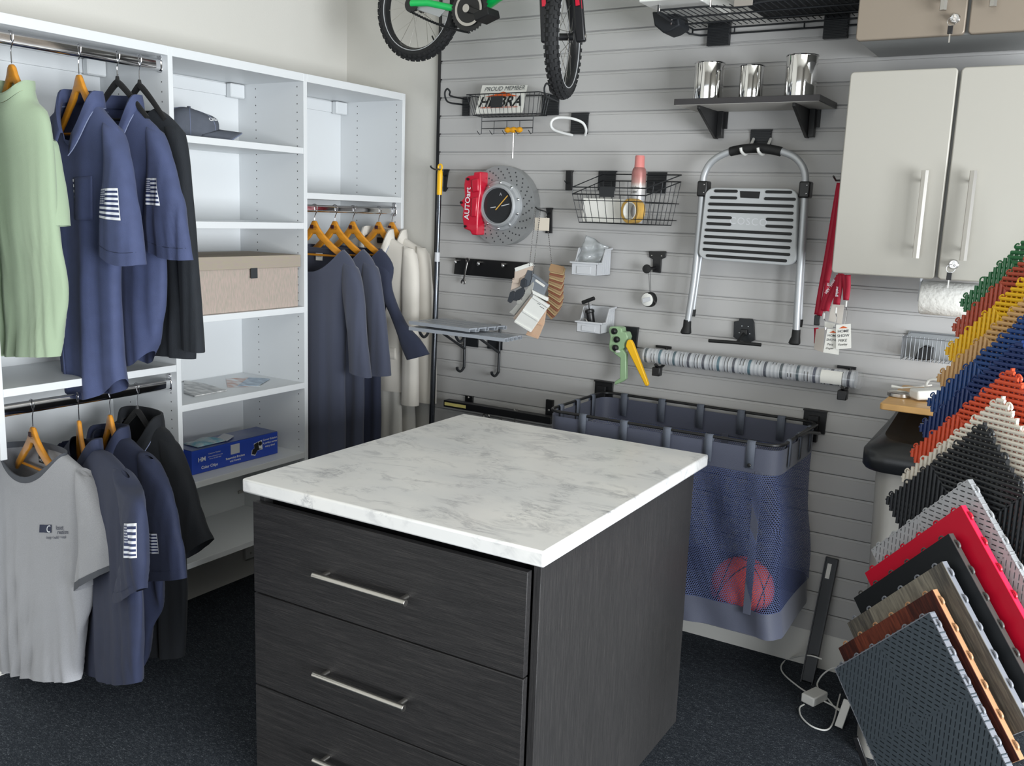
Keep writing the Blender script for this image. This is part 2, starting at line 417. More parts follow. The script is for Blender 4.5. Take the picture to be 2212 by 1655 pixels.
# local frame: x along the front, y towards the back wall
IW, ID = 0.935, 1.073
BX0, BX1, BY0, BY1 = 0.020, 0.905, 0.045, 1.035
def ipart(g, name, m, bev=0.0008, seg=1, **kw): return g.build(name, m, isl, bevel=bev, seg=seg, local=True, **kw)
wt = ipart(G().box(0, IW, 0, ID, 0.914-0.039, 0.914), 'worktop', marble(), 0.006, 3); 
ipart(G().box(BX1-0.019, BX1, BY0, BY1, 0, 0.874), 'side_panel', m_wz)
ipart(G().box(BX0, BX0+0.019, BY0, BY1, 0, 0.874), 'side_panel', m_wz)
ipart(G().box(BX0+.0195, BX1-.0195, BY0+.03, BY1, 0, 0.872), 'carcass', m_black, 0)
zt = [0.849, 0.5865, 0.311, 0.045]
for i in range(3):
    d = ipart(G().box(BX0-0.002, BX1-0.022, BY0-0.023, BY0-0.003, zt[i+1]+0.002, zt[i]-0.002), 'drawer', m_wx, 0.0016, 2)
    zc = {0: 0.705, 1: 0.428, 2: 0.18}[i]
    hx0, hx1 = 0.268, 0.568
    h = G().cyl((hx0, BY0-.058, zc), (hx1, BY0-.058, zc), 0.0088, 20)
    hb = h.build('handle', m_steel, d, local=True, bevel=.0008)
    for xx in (hx0+.022, hx1-.022): G().cyl((xx, BY0-.0235, zc), (xx, BY0-.054, zc), 0.0068, 16).build('handle_post', m_steel, d, local=True)
# ================================================================ garments
def frame_at(x, y, hook, phi):
    """point the photograph shows at x, y on the upright plane through the hook, turned by phi"""
    d = _f + _r*(x-1106)/FPX - _u*(y-827.5)/FPX
    n = np.array([math.sin(phi), math.cos(phi), 0.0]); o = np.array([hook[0], hook[1], 0.0])
    t = ((o-CAM)@n)/(d@n); p = CAM+t*d
    e = np.array([math.cos(phi), -math.sin(phi), 0.0])
    return float((p-o)@e), float(p[2])
class Cloth:
    """hanging cloth tube: rings given by their left and right ends, in pixels or ('m', s, z)"""
    def __init__(s, hook, phi, rings, lam=0.075, seed=0, power=0.85, sharp=0.5):
        s.e = Vector((math.cos(phi), -math.sin(phi), 0)); s.n = Vector((math.sin(phi), math.cos(phi), 0)); s.o = Vector((hook[0], hook[1], 0))
        def cv(p, o_=0): return (p[1], p[2]) if p[0] == 'm' else frame_at(p[0], p[1], (hook[0]+math.sin(phi)*o_, hook[1]+math.cos(phi)*o_), phi)
        # ring: L, R, thickness, fold amplitude, front dip, back dip, offset along the normal
        R = []
        for r in rings:
            rest = list(r[2:])+[0]*(5-len(r[2:])); l, q = cv(r[0], rest[4]), cv(r[1], rest[4])
            R.append([l[0], l[1], q[0], q[1]]+rest)
        s.R = np.array(R, float); s.m = len(R); s.lam = lam; s.power = power; s.sharp = sharp
        d = [0]
        for i in range(1, s.m): d.append(d[-1]+max(0.01, abs((s.R[i][1]+s.R[i][3]-s.R[i-1][1]-s.R[i-1][3])/2), np.hypot(s.R[i][2]-s.R[i-1][2], s.R[i][3]-s.R[i-1][3])*.7))
        s.t = np.array(d)/d[-1]
        rnd = random.Random(seed); s.ph = [rnd.uniform(0, 6.28) for _ in range(8)]
    def par(s, t):
        t = min(max(t, 0), 1); i = min(int(np.searchsorted(s.t, t, side='right'))-1, s.m-2); i = max(i, 0)
        u = (t-s.t[i])/max(1e-6, s.t[i+1]-s.t[i])
        p0 = s.R[max(i-1, 0)]; p1 = s.R[i]; p2 = s.R[i+1]; p3 = s.R[min(i+2, s.m-1)]
        h = s.t[i+1]-s.t[i]
        m1 = (p2-p0)/max(1e-6, (s.t[i+1]-s.t[max(i-1, 0)])) if i > 0 else (p2-p1)/h
        m2 = (p3-p1)/max(1e-6, (s.t[min(i+2, s.m-1)]-s.t[i])) if i+2 < s.m else (p2-p1)/h
        u2, u3 = u*u, u*u*u
        return (2*u3-3*u2+1)*p1+(u3-2*u2+u)*h*m1+(-2*u3+3*u2)*p2+(u3-u2)*h*m2
    def fold(s, x, t, amp):
        a = 2*PI*x/s.lam
        v = math.sin(a+s.ph[0]+0.8*math.sin(x*17+s.ph[1]))+0.45*math.sin(a*1.9+s.ph[2])+0.35*math.sin(a*0.47+s.ph[3]+1.5*t)
        v = v*(1-s.sharp)+s.sharp*(1.2-2*abs(math.sin(a*.5+s.ph[4]+.5*math.sin(x*11))))
        wr = 0.25*math.sin(9*t+s.ph[5]+x*6)+0.15*math.sin(23*t+x*14+s.ph[6])
        return amp*(v+wr)
    def pt(s, a, t, out=0.0):
        r = s.par(t); c, sn = math.cos(a), math.sin(a)
        C = math.copysign(abs(c)**s.power, c); S = math.copysign(abs(sn)**s.power, sn)
        x = (r[0]+r[2])/2+(r[2]-r[0])/2*C; z = r[1]+(r[3]-r[1])*(C+1)/2
        w = 1-C*C
        z -= (r[6] if sn < 0 else r[7])*w if abs(sn) > 1e-9 else 0
        nn = (r[4]/2+out)*S+s.fold(x, t, r[5])+r[8]
        return s.o+s.e*x+s.n*nn+Vector((0, 0, z))
    def front(s, u, t, out=0.0):
        """u -1..1 across the side towards the room"""
        u = min(max(u, -0.999), 0.999); a = -math.acos(math.copysign(abs(u)**(1/s.power), u))
        return s.pt(a, t, out)
    def mesh(s, nr=44, na=72):
        g = G(); g.loft([[s.pt(2*PI*i/na, t) for i in range(na)] for t in np.linspace(0, 1, nr)]); return g
def patch(c, u0, u1, t0, t1, nu=10, nv=12, out=0.0015):
    g = G(); g.grid(lambda a, b: c.front(u0+(u1-u0)*a, t1+(t0-t1)*b, out), nu, nv); return g
def cloth_text(c, s, m, u0, t0, size, parent, name='printed_lettering', bold=0.0, squash=1.0):
    """lettering laid on the cloth surface"""
    o = text(s, name, m, (0, 0, 0), (1, 0, 0), (0, 0, 1), size, parent, 0, bold=bold, squash=squash)
    oo = org(parent)
    eu = 0.05; a = c.front(u0, t0); b = c.front(u0+eu, t0); d = c.front(u0, t0+eu)
    su = (b-a).length/eu; st = (d-a).length/eu
    for v in o.data.vertices:
        q = v.co+oo; v.co = c.front(u0+q.x/su, t0-q.z/st, 0.0022)-oo
    return o
def flag_mat():
    m = mat('flag_print', 'e6e7ea', 0.7); k = N(m); x, y, z = k.coord('UV')
    st = k.math('GREATER_THAN', k.math('FRACT', k.math('ADD', k.math('MULTIPLY', y, 6.5), 0.0)), 0.5)
    col = k.mix(st, srgb('dfe2ea'), srgb('2c365c'))
    cant = k.math('MULTIPLY', k.math('LESS_THAN', x, 0.42), k.math('GREATER_THAN', y, 0.46))
    sx = k.math('ABSOLUTE', k.math('SUBTRACT', k.math('FRACT', k.math('MULTIPLY', x, 17)), 0.5))
    sy = k.math('ABSOLUTE', k.math('SUBTRACT', k.math('FRACT', k.math('MULTIPLY', y, 13)), 0.5))
    dot = k.math('LESS_THAN', k.math('ADD', sx, sy), 0.38)
    cc = k.mix(dot, srgb('2c365c'), srgb('dfe2ea'))
    col = k.mix(cant, col, cc)
    e = k.math('MAXIMUM', k.math('ABSOLUTE', k.math('SUBTRACT', x, .5)), k.math('ABSOLUTE', k.math('SUBTRACT', y, .5)))
    col = k.mix(k.math('GREATER_THAN', e, 0.48), col, srgb('e6e7ea')); k.base(col); return m
m_flag = flag_mat()
m_green = mat('green_jersey', '99ab90', 0.9, bump=0.3, bscale=900, sheen=0.2)
m_twill = mat('blue_twill', '424c70', 0.8, bump=0.35, bscale=700, var=0.12, vscale=25, sheen=0.05)
m_fray = mat('frayed_thread', '7b84a0', 0.9)
m_navy = mat('navy_twill', '252d48', 0.8, bump=0.35, bscale=700, var=0.12, vscale=25, sheen=0.03)
m_blk = mat('black_cotton', '1b2027', 0.85, bump=0.4, bscale=500, var=0.2, vscale=60, stretch=(1, 1, .3), sheen=0.03)
m_polo = mat('black_pique', '10141a', 0.85, bump=0.4, bscale=900, sheen=0.03)
m_heather = mat('heather_grey', 'a9aaaf', 0.9, bump=0.3, bscale=600, var=0.16, vscale=260, stretch=(1, 1, 3.5), sheen=0.1)
m_ringer = mat('charcoal_rib', '52555c', 0.9)
m_dress = mat('slate_wool', '3d4254', 0.85, bump=0.3, bscale=900, sheen=0.25)
m_dress2 = mat('navy_wool', '272d42', 0.85, bump=0.3, bscale=900, sheen=0.12)
m_cream = mat('cream_wool', 'd5d0c7', 0.85, bump=0.25, bscale=900, sheen=0.2)
m_creamg = mat('cream_skirt', 'c9c7c1', 0.85, bump=0.25, bscale=900)
m_hwood = mat('hanger_wood', 'd58f2a', 0.35, var=0.18, vscale=9, stretch=(1, 1, 6), coat=0.3)
m_velvet = mat('black_velvet', '0b0b0d', 0.95, sheen=0.05)
m_hook = m_chrome
m_logo = mat('maroon_print', '3a1520', 0.6)

def hanger(hook, phi, kind, zr, rodh, label, group, drop=None, width=0.37, print_=True, steep=.18):
    """hook over the rod at zr, shoulders below; local x across, built about the hook"""
    top = zr+rodh/2
    t = thing('clothes_hanger', label, 'hanger', (hook[0], hook[1], top), group, (0, 0, -phi))
    dz = drop or -0.088
    # hook: loop over the rod, open towards the wall
    r = 0.016
    pts = [(-r-0.001, 0, -0.030)]+[tuple(p) for p in arc((0, 0, -0.010), (1, 0, 0), (0, 0, 1), r-0.000, PI, -0.25, 12, 0.0125)]
    pts += [(0.013, 0, -0.026), (0.004, 0, -0.040), (0.0, 0, -0.052), (0, 0, dz)]
    G().tube(spline(pts, 3), 0.0017, 8).build('hook', m_hook, t, local=True)
    W = width/2; steep *= (W/.185)**.72
    if kind == 'wood':
        prof = lambda x: dz-0.002-steep*(max(abs(x)-.012, 0)/W)**.72
        def th(x): return 0.040-0.013*(abs(x)/W)
        for side in (1,):
            xs = np.linspace(-W, W, 41); rings = []
            for x in xs:
                zt = prof(x)-0.004*min(1, abs(x)/.02)**2
                h = th(x); h += 0.014*max(0, 1-abs(x)/0.05)
                y0 = 0.03*(abs(x)/W)**2*0.6
                rings.append([(x+p[0]*0, y0+p[0], zt-h/2+p[1]) for p in rrect(0.013, h, 0.0055, 3)])
            G().loft(rings, cap=True).build('wooden_shoulders', m_hwood, t, local=True, ang=50)
        G().cyl((-W*.80, 0.016, dz-steep+.004), (W*.80, 0.016, dz-steep+.004), 0.0045, 10).build('trouser_bar', m_hwood, t, local=True)
        if print_:
            g = G().box(-0.016, 0.0005, -0.0085, -0.0068, dz-0.034, dz-0.019); o = g.build('printed_logo', m_logo, t, local=True, smooth=False)
            for i, (s_, z_) in enumerate((('Closet', -0.024), ('Creations', -0.030), ('design + build + install', -0.037))):
                q = text(s_, 'printed_lettering', m_logo, (hook[0]+(0.008 if i < 2 else -.001), hook[1]-0.0074, top+dz+z_), (1, 0, 0), (0, 0, 1), 0.0055 if i < 2 else 0.0038, t)
                # bring into the hanger's own frame
    else:
        pts = []
        for x in np.linspace(-W, W, 33):
            a = abs(x)/W; pts.append((x, 0, dz-0.006-0.150*a**1.15*(W/.185)))
        G().tube(pts, [0.0105-0.003*abs(p[0])/W for p in pts], 10).build('velvet_shoulders', m_velvet, t, local=True)
        G().tube([(-W*.98, 0, dz-0.154*(W/.185)), (0, 0, dz-0.161*(W/.185)), (W*.98, 0, dz-0.154*(W/.185))], 0.004, 8).build('trouser_bar', m_velvet, t, local=True)
        G().cyl((0, 0, dz+0.012), (0, 0, dz-0.006), 0.005, 10, 0.008).build('collar_cap', m_black, t, local=True)
    return t

def collar(c, t, m, h=0.036, leaf=0.050, point=0.030, gap=0.5, tilt=0.0, open_=0.25):
    """stand-up collar with a turned-down leaf round the neck ring"""
    g = G(); rows = []; n = 40
    for i in range(n+1):
        u = i/n; a = -PI/2+open_+(2*PI-2*open_)*u       # from the front opening round the back
        b = c.pt(a, 0.0); ctr = c.pt(0, 0.0)*.5+c.pt(PI, 0.0)*.5
        rad = (b-ctr); rad.z = 0; rad = rad.normalized() if rad.length > 1e-5 else c.n
        fr = abs(2*u-1)**3
        lf = leaf+point*fr
        up = Vector((0, 0, 1))
        rows.append([b-up*.006-rad*.002, b+up*h*.6*(1-.35*fr), b+up*h*(1-.35*fr)+rad*0.003, b+up*(h*(1-.35*fr)-0.001)+rad*0.010, b+up*(h-lf*.5)+rad*(0.014+.006*fr), b+up*(h-lf)+rad*(0.016+0.016*fr)])
    g.loft(rows, closed=False)
    G().tube([r_[-1] for r_ in rows], 0.0016, 6).build('collar_edge', m_fray, t)
    return g.build('collar', m, t, solid=0.0022, offset=0)
def placket(c, t, m, u0, w=0.035, t0=0.08, t1=0.985):
    g = G(); g.grid(lambda a, b: c.front(u0+(a-.5)*2*w, t0+(t1-t0)*(1-b), 0.002), 4, 60)
    return g.build('button_placket', m, t, solid=0.0015, offset=0)
def button(c, t, u, tt, m, r=0.0062):
    p = c.front(u, tt, 0.0035)
    G().lathe([(0.0, 0.0), (r, 0.0), (r, 0.0015), (r*.7, 0.0025), (0.0, 0.0022)], p+c.n*0.001, -c.n, 14).build('button', m, t)
XR = 0.331
m_btn = mat('dark_button', '15181f', 0.25)
def garment(name, label, cat, hook, phi, rings, m, sleeves=(), group=None, lam=.075, seed=0, nr=44, sm=None, sharp=.5):
    t = thing(name, label, cat, (hook[0], hook[1], 1.0 if hook[1] < 9 else 0), group)
    c = Cloth(hook, phi, rings, lam, seed, sharp=sharp)
    c.mesh(nr).build('body_panel', m, t, ang=80)
    out = []
    for i, s in enumerate(sleeves):
        cv = lambda p: (p[1], p[2]) if p[0] == 'm' else frame_at(p[0], p[1], hook, phi)
        a, b = cv(s[0][0]), cv(s[0][1]); w_ = (b[0]-a[0])*.22; cx_ = (a[0]+b[0])/2; cz_ = (a[1]+b[1])/2+.012
        s = [(('m', cx_-w_, cz_-.004), ('m', cx_+w_, cz_-.006), .012, 0, 0, 0, (list(s[0])+[0]*9)[6])]+list(s)
        k = Cloth(hook, phi, s, 0.05, seed+5+i, sharp=.2)
        k.mesh(26, 44).build('sleeve', sm or m, t, ang=80); out.append(k)
    return t, c, out

# ---- upper rail, left bay
zr = 2.085
H = [(-1.790, 'wood'), (-1.578, 'wood'), (-1.444, 'velvet'), (-1.362, 'velvet')]
hanger((XR, -1.790), 0.0, 'wood', zr, .038, 'wooden hanger holding the pale green shirt on the upper rail', 'wooden hangers in the left bay', print_=False, steep=.205, width=.26)
hanger((XR, -1.578), 0.0, 'wood', zr, .038, 'wooden hanger holding the blue work shirt with snap buttons on the upper rail', 'wooden hangers in the left bay', print_=False, steep=.205, width=.31)
hanger((XR, -1.444), 0.0, 'velvet', zr, .038, 'black velvet hanger under the blue work shirt with a white neck label', 'black velvet hangers', width=.28)
hanger((XR, -1.362), 0.10, 'velvet', zr, .038, 'black velvet hanger under the black shirt, last on the upper rail', 'black velvet hangers', width=.28)

# pale green mock-neck shirt
t, c, s = garment('green_shirt', 'pale green short-sleeved mock-neck shirt on a wooden hanger, first on the upper rail', 'shirt', (XR, -1.79), 0.0, [
    (('m', -0.062, 1.945), ('m', 0.075, 1.940), .085, 0, .040, -.004),
    (('m', -0.070, 1.915), ('m', 0.083, 1.912), .095, 0, .045, .0),
    (('m', -0.140, 1.890), ('m', 0.140, 1.885), .085, 0, .060, .03),
    (('m', -0.195, 1.83), ('m', 0.165, 1.825), .075, .001, .060, .03),
    (('m', -0.20, 1.72), (117, 400), .075, .003, .02, .02),
    (('m', -0.19, 1.55), (123, 500), .075, .006),
    (('m', -0.18, 1.35), (138, 625), .075, .009),
    (('m', -0.17, 1.15), (128, 770), .085, .012, 0, -.03)],
    m_green, [
    [((103, 300), (113, 318), .05, 0, 0, 0, .012), ((106, 380), (125, 385), .06, .002, 0, 0, .022), ((112, 450), (136, 455), .065, .002, 0, 0, .022), ((116, 490), (140, 487), .065, .002, 0, 0, .022)],
    [(('m', -0.20, 1.82), ('m', -0.12, 1.84), .06, 0, 0, 0, -.02), (('m', -0.22, 1.72), ('m', -0.09, 1.72), .08, .002, 0, 0, -.05), (('m', -0.23, 1.50), ('m', -.085, 1.515), .08, .002, 0, 0, -.06)]],
    lam=.062, seed=3)
g = G(); n = 40
rows = []
for j, (dz, dr) in enumerate(((0, .002), (.018, .003), (.026, .002), (.027, -.002), (.010, -.004))):
    rows.append([c.pt(2*PI*i/n, 0.0, dr)+Vector((0, 0, dz)) for i in range(n)])
g.loft(rows).build('mock_collar', m_green, t, ang=80)

# first blue work shirt
def workshirt(hook, phi, rings, sl, label, m, seed, flag, pl=-0.55, nb=6, bt=m_btn, flag_uv=(-.75, .75, .52, .72), name='work_shirt', **kw):
    t, c, s = garment(name, label, 'shirt', hook, phi, rings, m, sl, seed=seed, lam=.11, sharp=.35)
    collar(c, t, m, **kw)
    placket(c, t, m, pl, .10, 0.05)
    for i in range(nb): button(c, t, pl, .12+i*.135, bt)
    if flag:
        k = s[0]; patch(k, *flag_uv, nu=16, nv=12, out=.002).build('flag_patch', m_flag, t)
        g = G(); g.grid(lambda a, b: k.front(-.97+1.94*a, .915+.004*b, .0012), 20, 1); g.build('sleeve_seam', m_navy, t)
    return t, c, s
t, c, s = workshirt((XR, -1.578), 0.0, [
    (('m', -0.075, 1.940), ('m', 0.070, 1.930), .090, 0, .135, .0),
    (('m', -0.125, 1.905), ('m', 0.120, 1.895), .085, 0, .085, .02),
    (('m', -0.195, 1.86), ('m', 0.178, 1.850), .075, .001, .07, .03),
    (('m', -0.20, 1.72), ('m', 0.180, 1.73), .080, .003, .02, .01),
    (('m', -0.185, 1.52), ('m', 0.165, 1.50), .090, .006),
    (('m', -0.170, 1.34), ('m', 0.150, 1.32), .095, .008),
    (('m', -0.150, 1.17), ('m', 0.155, 1.15), .10, .010, .02, .02),
    (('m', -0.135, 1.055), ('m', 0.160, 1.085), .10, .012, .065, .06)], [
    [(('m', 0.130, 1.87), ('m', 0.185, 1.835), .06, 0, 0, 0, 0), ((236, 350), (274, 345), .07, .001, 0, 0, -.02), ((228, 450), (292, 455), .08, .002, 0, 0, -.035), ((222, 540), (308, 572), .085, .002, .02, .01, -.04)],
    [(('m', -0.20, 1.85), ('m', -0.13, 1.88), .06, 0, 0, 0, 0), (('m', -0.25, 1.75), ('m', -0.12, 1.75), .08, .001, 0, 0, .0), (('m', -0.28, 1.47), ('m', -.10, 1.50), .08, .002, 0, 0, .0)]],
    'blue work shirt with a full flat flag on its sleeve, second on the upper rail', m_twill, 11, True, flag_uv=(-.90, .66, .50, .715))
# printed words running down the pocket edge
for i in range(5):
    p = c.front(.10+.01*i, .27+.022*i, .002); G().box(p.x-.003, p.x+.003, p.y-.001, p.y, p.z-.004, p.z+.004).build('stitched_mark', m_white_ink, t, smooth=False)
g = patch(c, .12, .55, .26, .42, 8, 8, .0035); g.build('chest_pocket', m_twill, t, solid=.001)

t, c, s = workshirt((XR, -1.444), 0.0, [
    (('m', -0.075, 1.938), ('m', 0.080, 1.935), .090, 0, .15, .0),
    (('m', -0.125, 1.905), ('m', 0.130, 1.900), .085, 0, .095, .02),
    (('m', -0.195, 1.86), ('m', 0.200, 1.850), .075, .001, .07, .03),
    (('m', -0.20, 1.72), ('m', 0.205, 1.73), .080, .003, .02, .01),
    (('m', -0.17, 1.52), ('m', 0.200, 1.50), .080, .005),
    (('m', -0.140, 1.34), ('m', 0.195, 1.32), .085, .007),
    (('m', -0.08, 1.20), ('m', 0.150, 1.19), .085, .008, .02, .02),
    (('m', -0.04, 1.145), ('m', 0.125, 1.155), .08, .008, .05, .05)], [
    [(('m', 0.150, 1.87), ('m', 0.208, 1.84), .05, 0, 0, 0, 0), ((324, 350), (370, 350), .06, .001, 0, 0, -.01), ((316, 450), (397, 458), .065, .004, 0, 0, -.02), ((314, 530), (413, 562), .065, .006, .015, .01, -.02)]],
    'blue short-sleeved work shirt with white neck label and chest print, third on the upper rail', m_twill, 23, True, flag_uv=(-.66, .24, .42, .63), pl=-.35)
patch(c, -.30, -.02, .045, .115, 6, 6, -.075).build('neck_label', m_paper, t)
patch(c, .15, .40, .255, .335, 6, 6, .002).build('chest_print', m_white_ink, t)
cloth_text(c, 'Closet', m_twill, .28, .30, .016, t); cloth_text(c, 'design + build', m_white_ink, .30, .35, .012, t)

t, c, s = garment('black_shirt', 'plain black crew-neck shirt, last garment on the upper rail beside the cap', 'shirt', (XR, -1.362), 0.0, [
    (('m', -0.080, 1.935), ('m', 0.080, 1.935), .080, 0, .060, .0),
    (('m', -0.130, 1.915), ('m', 0.130, 1.915), .075, 0, .06, .02),
    (('m', -0.185, 1.87), ('m', 0.190, 1.870), .065, .001, .05, .02),
    (('m', -0.20, 1.76), ('m', 0.215, 1.76), .060, .003, .01, .01),
    (('m', -0.16, 1.52), ('m', 0.225, 1.50), .060, .006),
    (('m', -0.120, 1.30), ('m', 0.235, 1.30), .065, .008),
    (('m', -0.05, 1.11), ('m', 0.225, 1.13), .07, .010, -.01, .0)], m_blk, [
    [(('m', 0.130, 1.89), ('m', 0.200, 1.865), .05, 0, 0, 0, 0), (('m', 0.165, 1.75), ('m', 0.232, 1.74), .05, .001, 0, 0, -.005), (('m', 0.185, 1.45), ('m', 0.262, 1.45), .05, .003, 0, 0, -.01), (('m', 0.195, 1.165), ('m', .288, 1.160), .055, .004, .0, .0, -.01)]],
    lam=.09, seed=31)

# ---- lower rail, left bay
zr = 1.008
hanger((XR, -1.789), 0.12, 'wood', zr, .038, 'printed wooden hanger holding the grey ringer tee on the lower rail', 'wooden hangers in the left bay', drop=-.082, steep=.16, width=.33)
hanger((XR, -1.634), 0.45, 'wood', zr, .038, 'wooden hanger behind the grey tee, holding the first navy shirt', 'wooden hangers in the left bay', print_=False, steep=.205, width=.31)
hanger((XR, -1.521), 0.25, 'wood', zr, .038, 'wooden hanger holding the second navy shirt on the lower rail', 'wooden hangers in the left bay', print_=False, steep=.205, width=.31)
hanger((XR, -1.415), 0.12, 'velvet', zr, .038, 'black velvet hanger inside the black polo on the lower rail', 'black velvet hangers', width=.28)

t, c, s = garment('ringer_tee', 'heather grey ringer tee with charcoal neckband, nearest shirt on the lower rail', 'shirt', (XR, -1.789), 0.12, [
    ((6, 962), (138, 985), .075, 0, .085, -.01),
    ((-6, 985), (172, 1010), .075, 0, .085, .02),
    ((-10, 1010), (200, 1040), .070, .001, .07, .03),
    ((-10, 1110), (205, 1130), .070, .003, .02, .01),
    ((-8, 1230), (203, 1240), .075, .007),
    ((-4, 1350), (182, 1370), .085, .010),
    ((0, 1440), (168, 1470), .095, .014, 0, 0)], m_heather, [
    [((172, 1012), (208, 1050), .05, 0, 0, 0, -.005), ((176, 1080), (226, 1100), .065, .001, 0, 0, -.02), ((178, 1180), (248, 1170), .07, .002, 0, 0, -.03), ((172, 1275), (258, 1226), .075, .002, .0, .0, -.03)]],
    lam=.085, seed=44, sharp=.6)
g = G(); rows = []
for (dz, dr) in ((-.012, .0015), (0.0, .003), (.008, .002), (.008, -.002), (-.010, -.003)):
    rows.append([c.pt(2*PI*i/60, 0.0, dr)+Vector((0, 0, dz)) for i in range(60)])
g.loft(rows).build('neckband', m_ringer, t, ang=80)
k = s[0]; g = G(); g.loft([[k.pt(2*PI*i/44, tt, .002) for i in range(44)] for tt in (.93, .965, 1.0)]); g.build('sleeve_band', m_ringer, t, ang=80)
p = c.pt(PI/2, .02); G().box(p.x-.018, p.x+.018, p.y-.012, p.y-.009, p.z-.040, p.z+.004).build('neck_label', m_ink, t, smooth=False)
text('HOPE', 'label_lettering', m_white_ink, (p.x, p.y-.0125, p.z-.03), (1, 0, 0), (0, 0, 1), .011, t)
patch(c, .20, .42, .305, .345, 6, 4, .002).build('printed_logo', m_navy, t)
cloth_text(c, 'C', m_white_ink, .37, .328, .034, t, bold=.01); cloth_text(c, 'loset', m_navy, .56, .322, .021, t)
cloth_text(c, 'reations', m_navy, .62, .344, .021, t); cloth_text(c, 'design + build + install', m_navy, .50, .368, .013, t)

def lowshirt(*a, **k): return workshirt(*a, **k)
t, c, s = workshirt((XR, -1.634), 0.42, [
    ((136, 975), (206, 972), .085, 0, .10, .0),
    (('m', -0.10, .86), (232, 985), .08, 0, .085, .02),
    (('m', -0.17, .82), (275, 1035), .072, .001, .07, .03),
    (('m', -0.175, .70), (290, 1120), .080, .003, .02, .01),
    (('m', -0.17, .50), (298, 1270), .085, .006),
    (('m', -0.16, .28), (300, 1400), .09, .006),
    (('m', -.20, .07), (298, 1475), .095, .008, .035, .02)], [
    [((255, 1010), (288, 1050), .05, 0, 0, 0, 0), ((268, 1085), (302, 1085), .05, .001, 0, 0, -.02), ((278, 1190), (306, 1200), .055, .002, 0, 0, -.03), ((252, 1290), (306, 1272), .055, .002, .02, .0, -.03)]],
    'navy short-sleeved work shirt directly behind the grey ringer tee', m_navy, 51, True, flag_uv=(.25, .97, .48, .66), pl=-.3)
p = c.pt(PI/2, .03); G().box(p.x-.018, p.x+.018, p.y-.014, p.y-.011, p.z-.055, p.z+.004).build('neck_label', m_paper, t, smooth=False)

t, c, s = workshirt((XR, -1.521), 0.22, [
    ((205, 940), (262, 945), .085, 0, .10, .0),
    (('m', -0.10, .87), (285, 960), .08, 0, .085, .02),
    (('m', -0.17, .82), (335, 1010), .072, .001, .07, .03),
    (('m', -0.17, .70), (350, 1100), .070, .003, .02, .01),
    (('m', -0.16, .50), (352, 1270), .065, .006),
    (('m', -0.15, .30), (330, 1360), .065, .008),
    (('m', -0.13, .12), (300, 1470), .065, .008)], [
    [((305, 975), (340, 1010), .05, 0, 0, 0, 0), ((308, 1060), (365, 1060), .055, .001, 0, 0, -.01), ((308, 1160), (388, 1165), .06, .002, 0, 0, -.02), ((305, 1252), (398, 1250), .06, .002, .0, .0, -.02)]],
    'darker navy work shirt with a creased flag on its sleeve, third on the lower rail', m_navy, 63, True, flag_uv=(-.70, .35, .60, .76), pl=-.4)

t, c, s = garment('polo_shirt', 'black short-sleeved polo shirt, last on the lower rail near the blue box', 'shirt', (XR, -1.415), 0.08, [
    ((270, 900), (338, 920), .085, 0, .10, .0),
    (('m', -0.10, .89), (362, 935), .08, 0, .085, .02),
    (('m', -0.17, .85), (380, 965), .072, .001, .07, .03),
    (('m', -0.17, .70), (400, 1080), .070, .003, .02, .01),
    (('m', -0.15, .45), (400, 1220), .070, .006),
    (('m', -0.12, .25), (398, 1330), .07, .008),
    (('m', -0.06, .055), (394, 1420), .07, .008, .01, 0)], m_polo, [
    [((345, 935), (384, 970), .05, 0, 0, 0, 0), ((360, 1010), (405, 1020), .06, .001, 0, 0, -.005), ((385, 1100), (432, 1110), .06, .002, 0, 0, -.01), ((400, 1208), (455, 1165), .065, .002, .0, .0, -.01)]],
    lam=.10, seed=71)
collar(c, t, m_polo, open_=.3)
p = c.pt(PI/2, .03); text('XL', 'size_print', m_white_ink, (p.x, p.y-.012, p.z-.015), (1, 0, 0), (0, 0, 1), .016, t)
cloth_text(c, 'Closet', m_grey_ink, .35, .26, .02, t)

# ---- right bay: dresses and jackets
zr = 1.633
hc = [(-.551, 'printed wooden hanger holding the front navy dress, beside the shelf upright'), (-.430, 'printed wooden hanger holding the middle navy dress'), (-.317, 'printed wooden hanger holding the dress with the sleeve reaching out'),
      (-.145, 'printed wooden hanger in the first cream jacket'), (-.052, 'printed wooden hanger in the last cream jacket by the end panel')]
for y, lb in hc: hanger((XR, y), 0.0, 'wood', zr, .030, lb, 'printed wooden hangers in the right bay', drop=-.062, steep=.15, width=.35)
def dress(y, rings, sl, label, m, seed, sm=None):
    t, c, s = garment('knit_dress', label, 'dress', (XR, y), .0, rings, m, sl, seed=seed, lam=.10, sm=sm, sharp=.3, nr=56)
    g = G(); rows = []
    for (dz, dr) in ((-.008, .001), (0.0, .002), (.003, .001), (.0, -.002)):
        rows.append([c.pt(2*PI*i/60, 0.0, dr)+Vector((0, 0, dz)) for i in range(60)])
    g.loft(rows).build('neckband', m, t, ang=80)
    return t, c, s
def drings(off=0.0, w=1.0):
    return [(('m', -0.150, 1.480), ('m', 0.158, 1.472), .075, 0, .100, .005),
    (('m', -0.185, 1.455), ('m', 0.195, 1.445), .075, 0, .085, .02),
    (('m', -0.205, 1.40), ('m', 0.222, 1.395), .07, .001, .05, .03),
    (('m', -0.190, 1.27), ('m', 0.190, 1.26), .07, .002, .01, .01),
    (('m', -0.165, 1.05), ('m', 0.165, 1.05), .07, .004),
    (('m', -0.17, .75), ('m', 0.165, .75), .075, .008),
    (('m', -0.18, .38), ('m', 0.165, .38), .085, .012)]
